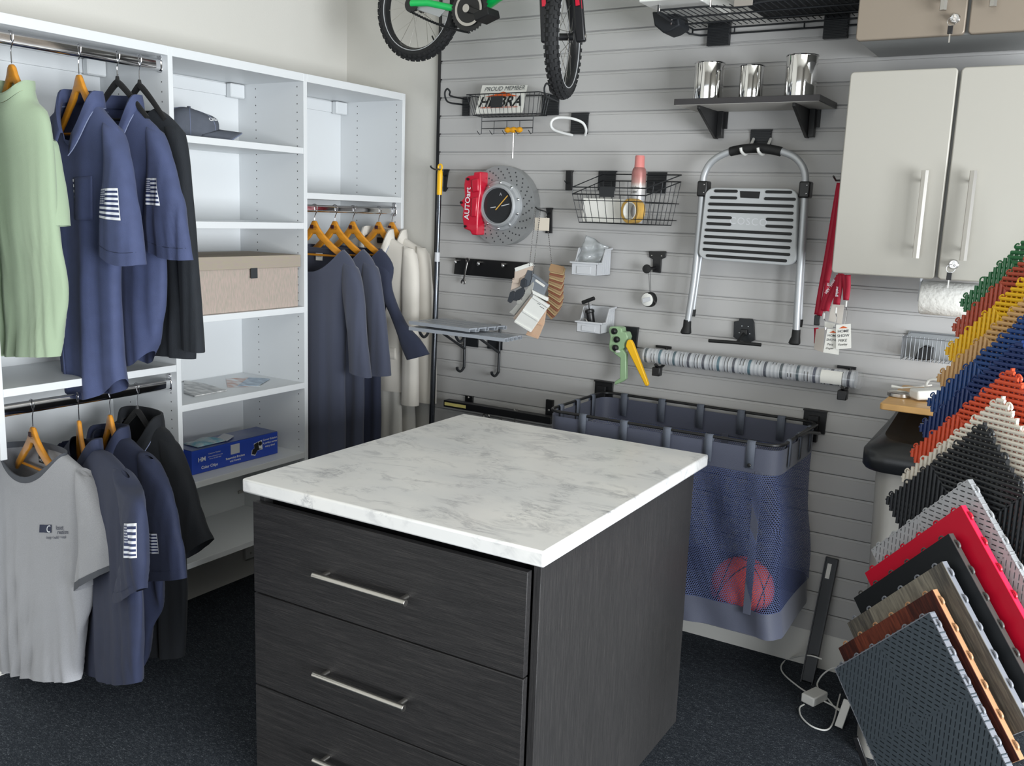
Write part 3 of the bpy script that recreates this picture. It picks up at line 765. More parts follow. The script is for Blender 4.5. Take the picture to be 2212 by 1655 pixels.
t, c, s = dress(-.551, drings(), [
    [(('m', 0.160, 1.43), ('m', 0.232, 1.395), .05, 0, 0, 0, 0), (('m', 0.165, 1.32), ('m', 0.268, 1.31), .055, .001, 0, 0, -.01), (('m', 0.205, 1.14), ('m', 0.292, 1.14), .055, .002, 0, 0, -.02), (('m', .215, .99), ('m', .320, .975), .06, .002, .0, .0, -.02)]],
    'slate navy long-sleeved dress with white neck label, first in the right bay', m_dress, 81)
p = c.pt(PI/2, .01); lb = G().box(p.x-.022, p.x+.014, p.y-.012, p.y-.010, p.z-.034, p.z-.004).build('neck_label', m_paper, t, smooth=False)
text('DESIGNS', 'label_lettering', m_grey_ink, (p.x-.004, p.y-.0125, p.z-.018), (1, 0, 0), (0, 0, 1), .008, t)
dress(-.430, drings(), [
    [(('m', 0.160, 1.43), ('m', 0.232, 1.395), .05, 0, 0, 0, 0), (('m', 0.165, 1.32), ('m', 0.262, 1.31), .055, .001, 0, 0, -.01), (('m', 0.195, 1.14), ('m', 0.292, 1.14), .055, .002, 0, 0, -.01), (('m', .200, .955), ('m', .312, .965), .06, .002, .0, .0, -.01)]],
    'slate navy long-sleeved dress in the middle of the three dresses', m_dress, 85)
dress(-.317, drings(), [
    [(('m', 0.130, 1.43), ('m', 0.210, 1.39), .045, 0, 0, 0, 0), (('m', 0.150, 1.33), ('m', 0.220, 1.33), .045, .001, 0, 0, -.01), ((828, 640), (851, 645), .045, .001, 0, 0, -.02), ((853, 700), (877, 700), .045, .001, 0, 0, -.03), ((866, 742), (908, 735), .045, .001, 0, 0, -.035), ((880, 778), (927, 765), .045, .001, .0, .0, -.04)]],
    'navy dress whose sleeve reaches out towards the slatwall shelf', m_dress2, 89)
def jacket(y, label, seed, dx=0.0):
    t, c, s = garment('cream_jacket', label, 'jacket', (XR, y), .0, [
    (('m', -0.075, 1.530), ('m', 0.060, 1.520), .085, 0, .15, .0),
    (('m', -0.135, 1.51), ('m', 0.120, 1.495), .08, 0, .13, .02),
    (('m', -0.205, 1.465), ('m', 0.198, 1.455), .072, .000, .09, .03),
    (('m', -0.19, 1.32), ('m', 0.185, 1.30), .070, .001, .02, .01),
    (('m', -0.155, 1.10), ('m', 0.155, 1.10), .065, .002),
    (('m', -0.165, .95), ('m', 0.165, .95), .07, .003),
    (('m', -0.175, .835), ('m', 0.175, .835), .075, .004)], m_cream, [
    [(('m', 0.150, 1.49), ('m', 0.208, 1.45), .05, 0, 0, 0, 0), (('m', 0.145, 1.36), ('m', 0.232, 1.35), .055, .0, 0, 0, -.01), (('m', 0.160, 1.05), ('m', 0.238+dx, 1.05), .055, .001, 0, 0, -.015), (('m', .160, .785), ('m', .245+dx, .785), .06, .001, .0, .0, -.015)]],
    lam=.14, seed=seed, sharp=.2)
    collar(c, t, m_cream, h=.034, leaf=.055, point=.01, open_=.35)
    # lapel
    g = G(); pts = [(.12, .01), (.55, .10), (.34, .17), (.42, .20), (.02, .42), (-.02, .40)]
    V = [c.front(u, tt, .004) for u, tt in pts]; g.add(V, [tuple(range(len(V)))]); g.build('lapel', m_cream, t, solid=.003, offset=0)
    patch(c, .30, .80, .73, .80, 8, 3, .004).build('pocket_flap', m_cream, t, solid=.002, offset=0)
    return t, c
t, c = jacket(-.145, 'cream tailored jacket with dark neck label, fourth in the right bay', 91)
p = c.pt(PI/2, .01); G().box(p.x-.025, p.x+.02, p.y-.014, p.y-.011, p.z-.028, p.z-.004).build('neck_label', m_ink, t, smooth=False)
jacket(-.052, 'cream tailored jacket nearest the slatwall, last in the right bay', 95, .03)
for y, lb, sd in ((-.155, 'pale cream skirt hanging below the fourth garment', 97), (-.062, 'pale cream skirt hanging below the last jacket', 99)):
    t = thing('hanging_skirt', lb, 'skirt', (XR, y, .3), 'cream skirts under the jackets')
    c = Cloth((XR, y), .0, [(('m', -.14, 1.00), ('m', .14, 1.00), .04, .002), (('m', -.15, .8), ('m', .15, .8), .05, .006), (('m', -.17, .35), ('m', .18, .35), .06, .009)], .09, sd, sharp=.4)
    c.mesh(20).build('pleated_panel', m_creamg, t, ang=80)
    G().box(XR-.141, XR+.141, y-.01, y+.02, .99, 1.02).build('waistband', m_creamg, t, bevel=.003)
# ================================================================ things in the closet
def pth(name, lab, cat, x, y, z, group=None): return thing(name, lab, cat, (x, y, z), group)
# baseball cap on the top shelf of the middle bay
m_cap = mat('cap_cotton', '565b66', 0.9, bump=0.3, bscale=500, var=.08, vscale=40)
m_capin = mat('cap_underside', '14161b', 0.9)
cz = 1.8653
cap = pth('baseball_cap', 'charcoal baseball cap with white lettering on the top shelf of the middle bay', 'cap', .25, -1.08, cz)
fw = Vector((.60, .80, 0)).normalized(); sd = Vector((fw.y, -fw.x, 0)); cc = Vector((.215, -1.07, cz+.004))
def cappt(a, t, o=0):      # a round, t 0 rim .. 1 crown
    R_ = .092*(1+.12*abs(math.cos(a))**2); r = R_*(math.cos(t*PI/2)**.62)+o
    lean = (.016 if math.cos(a) > 0 else -.006)*math.sin(t*PI)
    h = .106*math.sin(t*PI/2)**.75*(1-.22*max(0, math.cos(a))*math.sin(t*PI)**.5)+.030*max(0, math.cos(a))*(1-t)
    w_ = .0025*math.sin(6*a+2)*math.sin(t*PI)
    return cc+fw*((r+w_)*math.cos(a)-lean*0)+sd*((r*.86+w_)*math.sin(a))+Vector((0, 0, h-(.008*(1-t)*abs(math.sin(a)))))
g = G(); g.loft([[cappt(2*PI*i/48, t) for i in range(48)] for t in np.linspace(0, .985, 16)], cap=False).build('crown', m_cap, cap, ang=80)
g = G().sphere(cappt(0, 1)*.5+cappt(PI, 1)*.5+Vector((0, 0, .002)), .007, 12, 6, sz=.5); g.build('top_button', m_cap, cap)
for a in (0.52, 1.57, 2.62, -0.52, -1.57, -2.62):
    G().tube([cappt(a, t, .0006) for t in np.linspace(.02, .97, 14)], .0009, 5).build('panel_seam', m_fray, cap)
def brim(u, v, dz=0):      # u across -1..1, v out 0..1
    a = u*1.15; b = cappt(a, 0.0); L = .080*math.cos(u*1.35)**.7 if abs(u) < .999 else 0
    p = b+fw*(L*v)+sd*(0.012*u*v); p.z = b.z-v*(.006+.060*u*u)+dz
    p.z = max(p.z, cz+.0015)
    return p
g = G(); g.grid(lambda a, b: brim(a*2-1, b, .004), 24, 8); g.build('brim', m_cap, cap, solid=.002, offset=1)
g = G(); g.grid(lambda a, b: brim(a*2-1, b, .0015), 24, 8); g.build('brim_underside', m_capin, cap)
G().tube([brim(u, 1, .004) for u in np.linspace(-.98, .98, 30)], .0016, 6).build('brim_edge', m_fray, cap)
def captext(s, a0, t0, size, name='stitched_lettering'):
    o = text(s, name, m_white_ink, (0, 0, 0), (1, 0, 0), (0, 0, 1), size, cap, 0, bold=.02); oo = org(cap)
    for v in o.data.vertices:
        q = v.co+oo; v.co = cappt(a0-q.x/.075, t0+q.z/.115, .0022)-oo
captext('CLOSET', .0, .66, .026); captext('CREATIONS', .0, .34, .022); captext('&', .0, .50, .014)
# fabric box with lid
m_linen = mat('linen_weave', 'b7a49c', 0.9, bump=.5, bscale=600, var=.22, vscale=38, vcol='a39c90', stretch=(1, 6, 1))
m_linen2 = mat('linen_lid', 'a3968d', 0.9, bump=.5, bscale=600, var=.22, vscale=38, vcol='a39a88', stretch=(1, 1, 6))
bx = pth('storage_box', 'beige linen storage box with lid and dark pull tab on the third shelf', 'storage box', .19, -.86, 1.2426)
G().box(.075, .352, -1.158, -.668, 1.2430, 1.418).build('box_body', m_linen, bx, bevel=.002)
G().box(.068, .360, -1.166, -.660, 1.402, 1.450).build('lid', m_linen2, bx, bevel=.002)
g = G().box(.3602, .3635, -.925, -.892, 1.366, 1.405); g.build('pull_tab', mat('tab_webbing', '2c2f33', .8), bx, bevel=.0008)
# brochures on the fourth shelf
m_b1 = mat('printed_grey', 'd9d9d7', .5, var=.35, vscale=16, vcol='8c8e90', stretch=(1, 3, 1))
m_b2 = mat('printed_colour', 'dfe6ea', .5, var=.5, vscale=14, vcol='b98a78', stretch=(1, 2.4, 1))
zs = .9321
def sheet(name, lab, pts, z, m, th=.0016, g=None, cat='brochure'):
    P = [at(x, y, 'z', z) for x, y in pts]; q = G().prism([(p.x, p.y) for p in P], (0, 0, z-th), (1, 0, 0), (0, 1, 0), (0, 0, 1), th)
    o = q.build(name, m, smooth=False); return tag(o, lab, cat, g)
sheet('brochure', 'grey printed booklet at the left end of the fourth shelf', [(397, 822), (440, 828), (490, 842), (420, 855), (397, 848)], zs+.004, m_b1, .004)
sheet('brochure', 'lower pale flyer with an orange corner, under the other flyer', [(488, 818), (540, 815), (562, 834), (491, 836)], zs+.0014, m_b2, .001)
sheet('brochure', 'upper blue and grey flyer lying askew on the fourth shelf', [(538, 815), (584, 818), (558, 833), (512, 834)], zs+.0032, mat('printed_blue', 'b9c9d6', .4, var=.5, vscale=18, vcol='7d8fa5', stretch=(1, 2, 1)), .001)
# blue carton on the fifth shelf
m_blue = mat('blue_carton', '2748b0', .35); m_bluet = mat('carton_top', '5a6588', .3, var=.3, vscale=14, vcol='3a4a86')
z0 = .6383
cn = pth('colour_chip_carton', 'blue cardboard carton printed Color Chips on the fifth shelf', 'carton', .27, -.96, z0)
a = at(420, 1026, 'z', z0); b = at(596, 980, 'z', z0)
ex = (b-a); Lc = ex.length; ex.normalize(); ey = Vector((-ex.y, ex.x, 0))  # towards the wall
a = a-ex*.01; Lc += .02; Hc = .092; Dc = .125
def cpt(u, d, h): return a+ex*u+ey*d+Vector((0, 0, h))
g = G().obox(cpt(Lc/2, Dc/2, Hc/2-.0006), ex*Lc/2, ey*Dc/2, Vector((0, 0, Hc/2-.001))); g.build('carton_body', m_blue, cn, bevel=.001)
G().obox(cpt(Lc/2, Dc/2, Hc), ex*Lc/2*.995, ey*Dc/2*.98, Vector((0, 0, .0008))).build('carton_top', m_bluet, cn, smooth=False)
def ctxt(s, u, h, size, sq=1.0, b=.02): text(s, 'printed_lettering', m_white_ink, cpt(u, -.0008, h), ex, (0, 0, 1), size, cn, bold=b, squash=sq)
ctxt('Color Chips', .080, .020, .0155); ctxt('HM', .045, .052, .024); ctxt('Customer Number', .105, .068, .0075, b=0); ctxt('www.colorsource.com', .108, .056, .0075, b=0); ctxt('Phone: 555 000 0000', .108, .047, .0065, b=0)
ctxt('Suspension Brackets', .205, .030, .0115); ctxt('and Covers', .205, .017, .0115)
ctxt('Corner Solution', .385, .070, .0115); ctxt('A perfect corner', .385, .056, .0115); ctxt('every time!', .385, .042, .0115)
G().obox(cpt(.205, -.001, .062), ex*.022, ey*.0006, (0, 0, .019)).build('printed_picture', m_gypl, cn, smooth=False)
P_ = [(.286, .020), (.290, .040), (.302, .045), (.300, .064), (.342, .072), (.345, .033), (.318, .033), (.306, .014)]
G().prism(P_, a-ey*.0012, ex, (0, 0, 1), ey, .0006).build('printed_picture', m_white_ink, cn, smooth=False)
G().prism([((p[0]-.318)*.86+.316, (p[1]-.044)*.84+.044) for p in P_[:4]]+[(.322, .068), (.326, .04), (.342, .036), (.318, .034), (.306, .018)], a-ey*.0018, ex, (0, 0, 1), ey, .0006).build('printed_picture', m_ink, cn, smooth=False)
G().prism([(p[0]*.009+.333, p[1]*.009+.059) for p in [(math.cos(t), math.sin(t)) for t in np.linspace(0, 6.0, 16)]], a-ey*.002, ex, (0, 0, 1), ey, .0006).build('printed_dot', m_ink, cn, smooth=False)
# open flaps and loose packets on top of the carton
pk = pth('plastic_packet', 'crumpled clear packet with a teal print lying on the blue carton', 'packet', cpt(.12, .06, Hc).x, cpt(.12, .06, Hc).y, z0+Hc+.002)
g = G(); g.grid(lambda u, v: cpt(.045+.14*u, .02+.09*v, Hc+.004+.016*abs(math.sin(5*u+2*v))*math.sin(PI*u)**.5*math.sin(PI*v)**.5), 14, 10)
g.build('film', mat('teal_film', '6fa3b5', .25, var=.5, vscale=30, vcol='b9c4c8'), pk, solid=.0008)
G().obox(cpt(.21, .06, Hc+.006), ex*.035+ey*.02, ey*.03, (0, 0, .002)).build('card', m_gypl, pk, bevel=.001)
# small plate low on the left wall
wp = pth('wall_plate', 'small white plate low on the wall under the middle bay', 'wall plate', .002, -.6, .10)
G().box(.0005, .014, -.655, -.50, .085, .21).build('plate', m_trimw, wp, bevel=.001)
G().box(.012, .018, -.655, -.50, .083, .087).build('ledge', m_steel, wp, smooth=False)
G().cyl((.014, -.625, .11), (.017, -.625, .11), .004).build('screw', m_steel, wp)

# ================================================================ slatwall accessories, left half
def W(x, y, d=0.0): return at(x, y, 'y', -d)
def poly(g, pts, d, t, o=0):
    """outline at depth d from the wall face, thickness t back towards the wall"""
    P = [W(x, y, d) for x, y in pts]; return g.prism([(p.x, p.z) for p in P], (0, -d, 0), (1, 0, 0), (0, 0, 1), (0, 1, 0), t)
def plate(parent, x0, y0, x1, y1, ridges=9, d=.010, m=None, name='slatwall_plate'):
    a = W(x0, y0, d); b = W(x1, y1, d); m = m or m_dkmetal; xa, xb, za, zb = a.x, b.x, min(a.z, b.z), max(a.z, b.z)
    g = G().box(xa, xb, -d+.003, -.001, za, zb)
    if ridges:
        h = (zb-za)/ridges
        for i in range(ridges): g.box(xa+.002, xb-.002, -d, -d+.003, za+h*(i+.25), za+h*(i+.75))
    g.box(xa, xb, -.0015, .008, zb-.005, zb+.001)
    return g.build(name, m, parent, bevel=.0006, seg=1)
def wires(parent, name, paths, r=.0016, m=None, n=6):
    out = []
    for p in paths: out.append(G().tube(p, r, n).build(name, m or m_dkmetal, parent))
    return out
# --- basket with the member sign
bk = pth('wire_basket', 'black wire basket holding a membership sign, top left of the slatwall', 'wire basket', 1.0, -.06, 1.96)
D0, D1 = .012, .115
fl, fr = W(1008, 203, D1), W(1165, 200, D1); bl, br = W(1022, 247, D1), W(1155, 245, D1)
zt, zb = (fl.z+fr.z)/2, (bl.z+br.z)/2
xa, xb = fl.x, fr.x
rim = [(xa, -D1, zt), (xb, -D1, zt), (xb, -D0, zt), (xa, -D0, zt)]
g = G().tube(rim, .0022, 6, closed=True).build('basket_rim', m_dkmetal, bk)
bot = [(xa+.02, -D1+.02, zb), (xb-.02, -D1+.02, zb), (xb-.02, -D0, zb), (xa+.02, -D0, zb)]
G().tube(bot, .0018, 6, closed=True).build('basket_base', m_dkmetal, bk)
ps = []
for i in range(17):
    u = i/16; x1 = xa+(xb-xa)*u; x0 = xa+.02+(xb-xa-.04)*u
    ps.append([(x1, -D1, zt), (x0, -D1+.02, zb), (x0, -D0, zb)])
for i in range(1, 5):
    v = i/5; y1 = -D1+(D1-D0)*v; y0 = -D1+.02+(D1-.02-D0)*v
    for s in (0, 1):
        ps.append([((xa, xb)[s], y1, zt), ((xa+.02, xb-.02)[s], y0, zb)])
wires(bk, 'basket_wire', ps, .0012)
p = W(1060, 208, D1+.003); q = W(1085, 232, D1+.003)
G().box(p.x, q.x, -D1-.004, -D1-.0022, q.z, p.z).build('label_holder', m_dkmetal, bk, bevel=.001)
plate(bk, 998, 210, 1012, 250, 7); plate(bk, 1170, 205, 1205, 248, 8)
def loop(pts): return spline([W(*p) for p in pts], 5)
wires(bk, 'loop_hook', [loop([(1000, 226, .015), (972, 222, .12), (963, 214, .16), (961, 200, .17), (966, 192, .17), (972, 198, .16), (973, 207, .14), (1000, 213, .015)]),
                        loop([(1205, 220, .012), (1188, 212, .10), (1178, 205, .16), (1176, 190, .17), (1181, 180, .17), (1187, 186, .16), (1190, 198, .13), (1205, 207, .012)])], .0038, n=8)
# sign
sg = pth('member_sign', 'white PROUD MEMBER sign leaning in the small black basket', 'sign', 1.0, -.05, 1.98)
c0, c1, c2, c3 = W(1042, 184, .045), W(1139, 184, .045), W(1128, 243, .085), W(1026, 246, .085)
ez = (c0-c3); ex_ = (c2-c3); nn = ex_.cross(ez).normalized()
g = G(); V = [c3, c2, c1, c0]; g.add(V+[v-nn*.002 for v in V], [(0, 1, 2, 3), (7, 6, 5, 4), (0, 4, 5, 1), (1, 5, 6, 2), (2, 6, 7, 3), (3, 7, 4, 0)])
g.build('sheet', m_paper, sg, smooth=False)
def sp(u, v): return c3+ex_*u+ez*v+nn*.0006
exn = ex_.normalized(); ezn = (ez-exn*ez.dot(exn)).normalized(); Ls = ex_.length
sh = ez.dot(exn)/ez.dot(ezn)
text('PROUD MEMBER', 'printed_lettering', m_grey_ink, sp(.5, .84), exn, ezn, Ls*.115, sg, shear=.25)
text('HMBRA', 'printed_lettering', m_ink, sp(.48, .38), exn, ezn, Ls*.27, sg, bold=.02, shear=.2)
m_org = mat('orange_print', 'd05a20', .6)
g = G(); g.add([sp(.12, .58), sp(.84, .56), sp(.70, .62), sp(.50, .74), sp(.30, .64)], [(0, 1, 2, 3, 4)]); g.build('printed_roof', m_org, sg, smooth=False)
text('HOME MODERN BUILDERS ASSOCIATION', 'printed_lettering', m_org, sp(.48, .20), exn, ezn, Ls*.042, sg, bold=.02)
# rack of small hooks under the basket and the hex driver on it
hk = pth('hook_rack', 'black wire rack with five small hooks under the sign basket', 'hook rack', 1.0, -.03, 1.88)
Lx = [W(1041, 252, .06), W(1152, 250, .06)]; zr1, zr2, zr3 = W(1041, 262, .06).z, W(1041, 278, .06).z, W(1041, 289, .06).z
xs5 = [Lx[0].x+(Lx[1].x-Lx[0].x)*i/4 for i in range(5)]
ps = [[(xs5[0], -.06, zr1), (xs5[4], -.06, zr1)], [(xs5[0], -.06, zr2), (xs5[4], -.06, zr2)]]
for i, x in enumerate(xs5): ps.append([(x, -.06, zb if i in (0, 4) else zr1), (x, -.06, zr3), (x-.002, -.072, zr3-.004), (x-.006, -.085, zr3+.010)])
wires(hk, 'rack_wire', ps, .0017)
hd = pth('hex_driver', 'orange T-handle hex driver hanging from the small hook rack', 'hex driver', 1.02, -.07, 1.75)
a_ = W(1091, 281, .075); b_ = W(1128, 280, .075)
rr = [(a_.x+(b_.x-a_.x)*u) for u in np.linspace(0, 1, 13)]
g = G().loft([[(x, -.075+.010*math.cos(t)*s_, a_.z+.0125*math.sin(t)*s_) for t in np.linspace(0, 2*PI, 13)[:-1]] for x, s_ in zip(rr, [.5, .85, .95, .8, .7, .9, 1.0, .9, .7, .8, .95, .85, .5])], cap=True)
g.build('t_handle', mat('amber_plastic', 'dd9a14', .35), hd)
c_ = W(1109, 285, .075); d_ = W(1109, 342, .075)
G().cyl((c_.x, -.075, c_.z), (c_.x, -.075, d_.z), .0028, 6).build('hex_shaft', m_steel, hd, smooth=False)
# white loop hook
wl = pth('loop_hook', 'white coated loop hook on a black plate right of the sign basket', 'hook', 1.2, -.06, 1.9)
plate(wl, 1233, 244, 1268, 289, 5)
wires(wl, 'coated_loop', [loop([(1236, 292, .012), (1215, 287, .09), (1196, 280, .17), (1190, 270, .19), (1194, 259, .19), (1208, 254, .17), (1235, 256, .09), (1258, 265, .05), (1266, 280, .03), (1264, 292, .012)])], .0052, mat('white_coating', 'd9dad8', .4), 10)
# telescopic pole on a hook at the slatwall's left edge
ph = pth('utility_hook', 'thin black hook on a tall plate at the left edge of the slatwall', 'hook', .58, -.05, 1.7)
g = G(); poly(g, [(958, 366), (969, 366), (966, 372), (962, 404), (965, 406), (960, 414), (957, 414)], .012, .011); g.build('tall_plate', m_black, ph, smooth=False)
wires(ph, 'hook_arm', [loop([(960, 380, .010), (957, 377, .04), (955, 370, .07), (948, 366, .12), (940, 366, .17), (932, 362, .21), (930, 358, .215)])], .0035, n=8)
po = pth('extension_pole', 'long steel extension pole with yellow grip hanging beside the cream jackets', 'pole', .55, -.1, .02)
m_pole = mat('pole_steel', '55585d', .22, metal=.9)
t_ = W(955, 372, .085); b_ = W(945, 425, .09)
top = Vector((t_.x, -.10, t_.z)); botp = Vector((t_.x-.015, -.115, .03))
def pp(z): u = (top.z-z)/(top.z-botp.z); return top+(botp-top)*u
zg = W(945, 421, .10).z
g = G().loft([[pp(z)+Vector((.0125*s_*math.cos(t), .011*s_*math.sin(t), 0)) for t in np.linspace(0, 2*PI, 17)[:-1]] for z, s_ in ((top.z+.01, .6), (top.z+.004, .9), (top.z-.01, 1), (zg+.005, .95), (zg, .9))], cap=True)
g.build('yellow_grip', m_yellow, po)
G().torus = None
G().tube([pp(top.z+.012)+Vector((.010*math.cos(t), 0, .012*math.sin(t)+.008)) for t in np.linspace(0, 2*PI, 17)[:-1]], .004, 8, closed=True).build('hanging_eye', m_yellow, po)
zs2 = W(940, 545, .11).z
G().cyl(pp(zg), pp(zs2), .0095, 16).build('inner_tube', m_pole, po)
G().cyl(pp(zs2), pp(zs2-.04), .0118, 16).build('locking_collar', m_gypl, po)
G().cyl(pp(zs2-.04), pp(.03), .0125, 16).build('outer_tube', m_pole, po)
# --- brake disc clock
ck = pth('wall_clock', 'wall clock made like a drilled brake disc with a red caliper', 'clock', .95, -.05, 1.5)
cc_ = W(1082, 444.5, .045); zc = cc_.z; xc = cc_.x
m_disc = mat('cast_disc', 'a3a5a6', .42, metal=.55)
Rd = (W(1094, 358, .045).z-W(1094, 531, .045).z)/2
def ring(g, r0, r1, y0, y1, n=64):
    return g.loft([[(xc+r*math.cos(2*PI*i/n), y, zc+r*math.sin(2*PI*i/n)) for i in range(n)] for r, y in ((r0, y0), (r1, y0), (r1, y1), (r0, y1))], loop=True)
ring(G(), .05, Rd, -.046, -.002).build('brake_disc', m_disc, ck, ang=30)
m_hole_ = mat('drill_hole', '3c3e40', .6)
g = G(); k = 0
holes = []
for s_ in range(22):
    for j in range(4):
        r = Rd*(.70+.075*j); a = 2*PI*s_/22+j*.085
        x, z = xc+r*math.cos(a), zc+r*math.sin(a); holes.append((x, z))
for x, z in holes: g.cyl((x, -.0455, z), (x, -.0466, z), .0034, 10)
tag(g.build('drilled_holes', m_hole_, ck), kind='stuff')
hub = [(Rd*.64, -.046), (Rd*.62, -.055), (Rd*.55, -.058), (Rd*.53, -.074), (Rd*.49, -.078), (Rd*.455, -.078), (Rd*.45, -.066), (0.001, -.066)]
n = 64
G().loft([[(xc+r*math.cos(2*PI*i/n), y, zc+r*math.sin(2*PI*i/n)) for i in range(n)] for r, y in hub]).build('hub', m_alu, ck, ang=25)
for i in range(10):
    a = 2*PI*i/10+.3; x, z = xc+Rd*.575*math.cos(a), zc+Rd*.575*math.sin(a)
    G().lathe([(.006, 0), (.006, .004), (.003, .007), (0, .007)], (x, -.0555, z), (0, -1, 0), 10).build('hub_bolt', m_chrome, ck)
G().cyl((xc, -.0662, zc), (xc, -.0675, zc), Rd*.437, 48).build('dial', mat('dial_black', '2b2c2e', .12), ck)
def dl(p0, p1, w_, m, y=-.0695, nm='clock_hand'):
    a = Vector((xc+p0[0], y, zc+p0[1])); b = Vector((xc+p1[0], y, zc+p1[1]))
    G().bar(a, b, w_, .0012, (0, 1, 0)).build(nm, m, ck, smooth=False)
dl((-.010, -.018), (.047, .042), .004, mat('amber_hand', 'e0b050', .4)); dl((-.036, -.010), (-.010, -.006), .0035, m_gypl, nm='hour_mark'); dl((.018, -.001), (.056, .008), .0035, m_gypl, nm='hour_mark')
text('A', 'dial_emblem', m_gypl, (xc+.012, -.0682, zc+.046), (1, 0, 0), (0, 0, 1), .018, ck)
cal = [(670,270),(770,262),(765,560),(740,700),(728,900),(718,1160),(640,1155),(615,1100),(530,1070),(505,900),(520,780),(475,730),(480,690),(540,620),(530,450),(545,350),(600,320),(665,315)]
cal = [(920+x/6.506, 330+y/6.506) for x, y in cal]
P = [W(x, y, .10) for x, y in cal]
g = G().prism([(p.x, p.z) for p in P], (0, -.10, 0), (1, 0, 0), (0, 0, 1), (0, 1, 0), .062); cal_o = g.build('caliper', m_red, ck, bevel=.006, seg=3)
g = G(); P2 = [W(920+x/6.506, 330+y/6.506, .108) for x, y in [(640, 380), (735, 360), (735, 540), (650, 560)]]; g.prism([(p.x, p.z) for p in P2], (0, -.108, 0), (1, 0, 0), (0, 0, 1), (0, 1, 0), .012); g.build('caliper_boss', m_red, ck, bevel=.004)
g = G(); P2 = [W(920+x/6.506, 330+y/6.506, .108) for x, y in [(640, 640), (720, 620), (700, 900), (630, 900)]]; g.prism([(p.x, p.z) for p in P2], (0, -.108, 0), (1, 0, 0), (0, 0, 1), (0, 1, 0), .012); g.build('caliper_boss', m_red, ck, bevel=.004)
for x, y in ((590, 372), (495, 700), (550, 1035)):
    p = W(920+x/6.506, 330+y/6.506, .105); G().cyl((p.x, -.108, p.z), (p.x, -.098, p.z), .0055, 12).build('caliper_bolt', m_black, ck)
p0 = W(920+582/6.506, 330+850/6.506, .103); p1 = W(920+598/6.506, 330+575/6.506, .103)
text('AUTOart', 'printed_lettering', m_white_ink, (p0+p1)/2+Vector((0, -.0012, 0)), p1-p0, Vector((-1, 0, .05)), .034, ck, bold=.015, squash=1.0)
# --- small black clip
cl = pth('slatwall_clip', 'small black clip alone on the slatwall between the clock and the big basket', 'clip', 1.17, -.01, 1.75)
g = G(); poly(g, [(1222, 368), (1237, 368), (1234, 374), (1234, 411), (1221, 411), (1222, 374)], .014, .013); g.build('clip_body', m_black, cl, bevel=.001)
wires(cl, 'clip_hook', [loop([(1224, 396, .014), (1221, 393, .035), (1219, 390, .04)])], .002)
# --- big wire basket
bb = pth('wire_basket', 'larger black wire basket holding a spray can and a tape roll', 'wire basket', 1.35, -.1, 1.6)
Db = .27
def bp(x, y, d): p = W(x, y, d); return (p.x, -d, p.z)
zR = W(1240, 404, Db).z; zR2 = W(1240, 419, Db).z; zB = W(1250, 480, Db-.03).z
xL, xR_ = W(1237, 405, Db).x, W(1396, 405, Db).x
dzb = W(1300, 376, .03).z-zR
for z_, nm in ((zR, 'basket_rim'), (zR2, 'basket_rim')):
    G().tube([(xL, -Db, z_), (xR_, -Db, z_), (xR_+.03, -.02, z_+dzb), (xL-.0, -.02, z_+dzb)], .0024, 6, closed=True).build(nm, m_dkmetal, bb)
xl2, xr2 = xL+.018, xR_-.018
for z_ in (W(1240, 432, Db).z, W(1244, 469, Db-.02).z):
    f_ = (zR2-z_)/(zR2-zB)
    G().tube([(xL+.018*f_, -Db+.03*f_, z_), (xR_-.018*f_, -Db+.03*f_, z_), (xR_+.03-.01*f_, -.02, z_), (xL+.018*f_, -.02, z_)], .0016, 6, closed=True).build('basket_wire', m_dkmetal, bb)
G().tube([(xl2, -Db+.03, zB), (xr2, -Db+.03, zB), (xr2+.02, -.02, zB), (xl2, -.02, zB)], .0018, 6, closed=True).build('basket_base', m_dkmetal, bb)
ps = []
for i in range(10):
    u = i/9; x1 = xL+(xR_-xL)*u; x0 = xl2+(xr2-xl2)*u
    ps.append([(x1, -Db, zR2), (x0, -Db+.03, zB), (x0+.02*u, -.02, zB), (x1+.03*u, -.02, zR2+dzb)])
for i in range(1, 7):
    v = i/7; y1 = -Db+(Db-.02)*v; y0 = -Db+.03+(Db-.05)*v
    ps.append([(xL, y1, zR2+dzb*v), (xl2, y0, zB)]); ps.append([(xR_+.03*v, y1, zR2+dzb*v), (xr2+.02*v, y0, zB)])
    ps.append([(xl2, y0, zB), (xr2+.02*v, y0, zB)])
for i in (0, 3, 6): 
    x1 = xL+(xR_-xL)*i/6; ps.append([(x1, -Db, zR), (x1, -Db, zR2)])
wires(bb, 'basket_wire', ps, .0013)
plate(bb, 1292, 369, 1327, 412, 9); plate(bb, 1398, 372, 1436, 418, 7)
p = W(1296, 403, Db+.002); q = W(1327, 426, Db+.002); G().box(p.x, q.x, -Db-.004, -Db-.0024, q.z, p.z).build('label_holder', m_dkmetal, bb, bevel=.001)
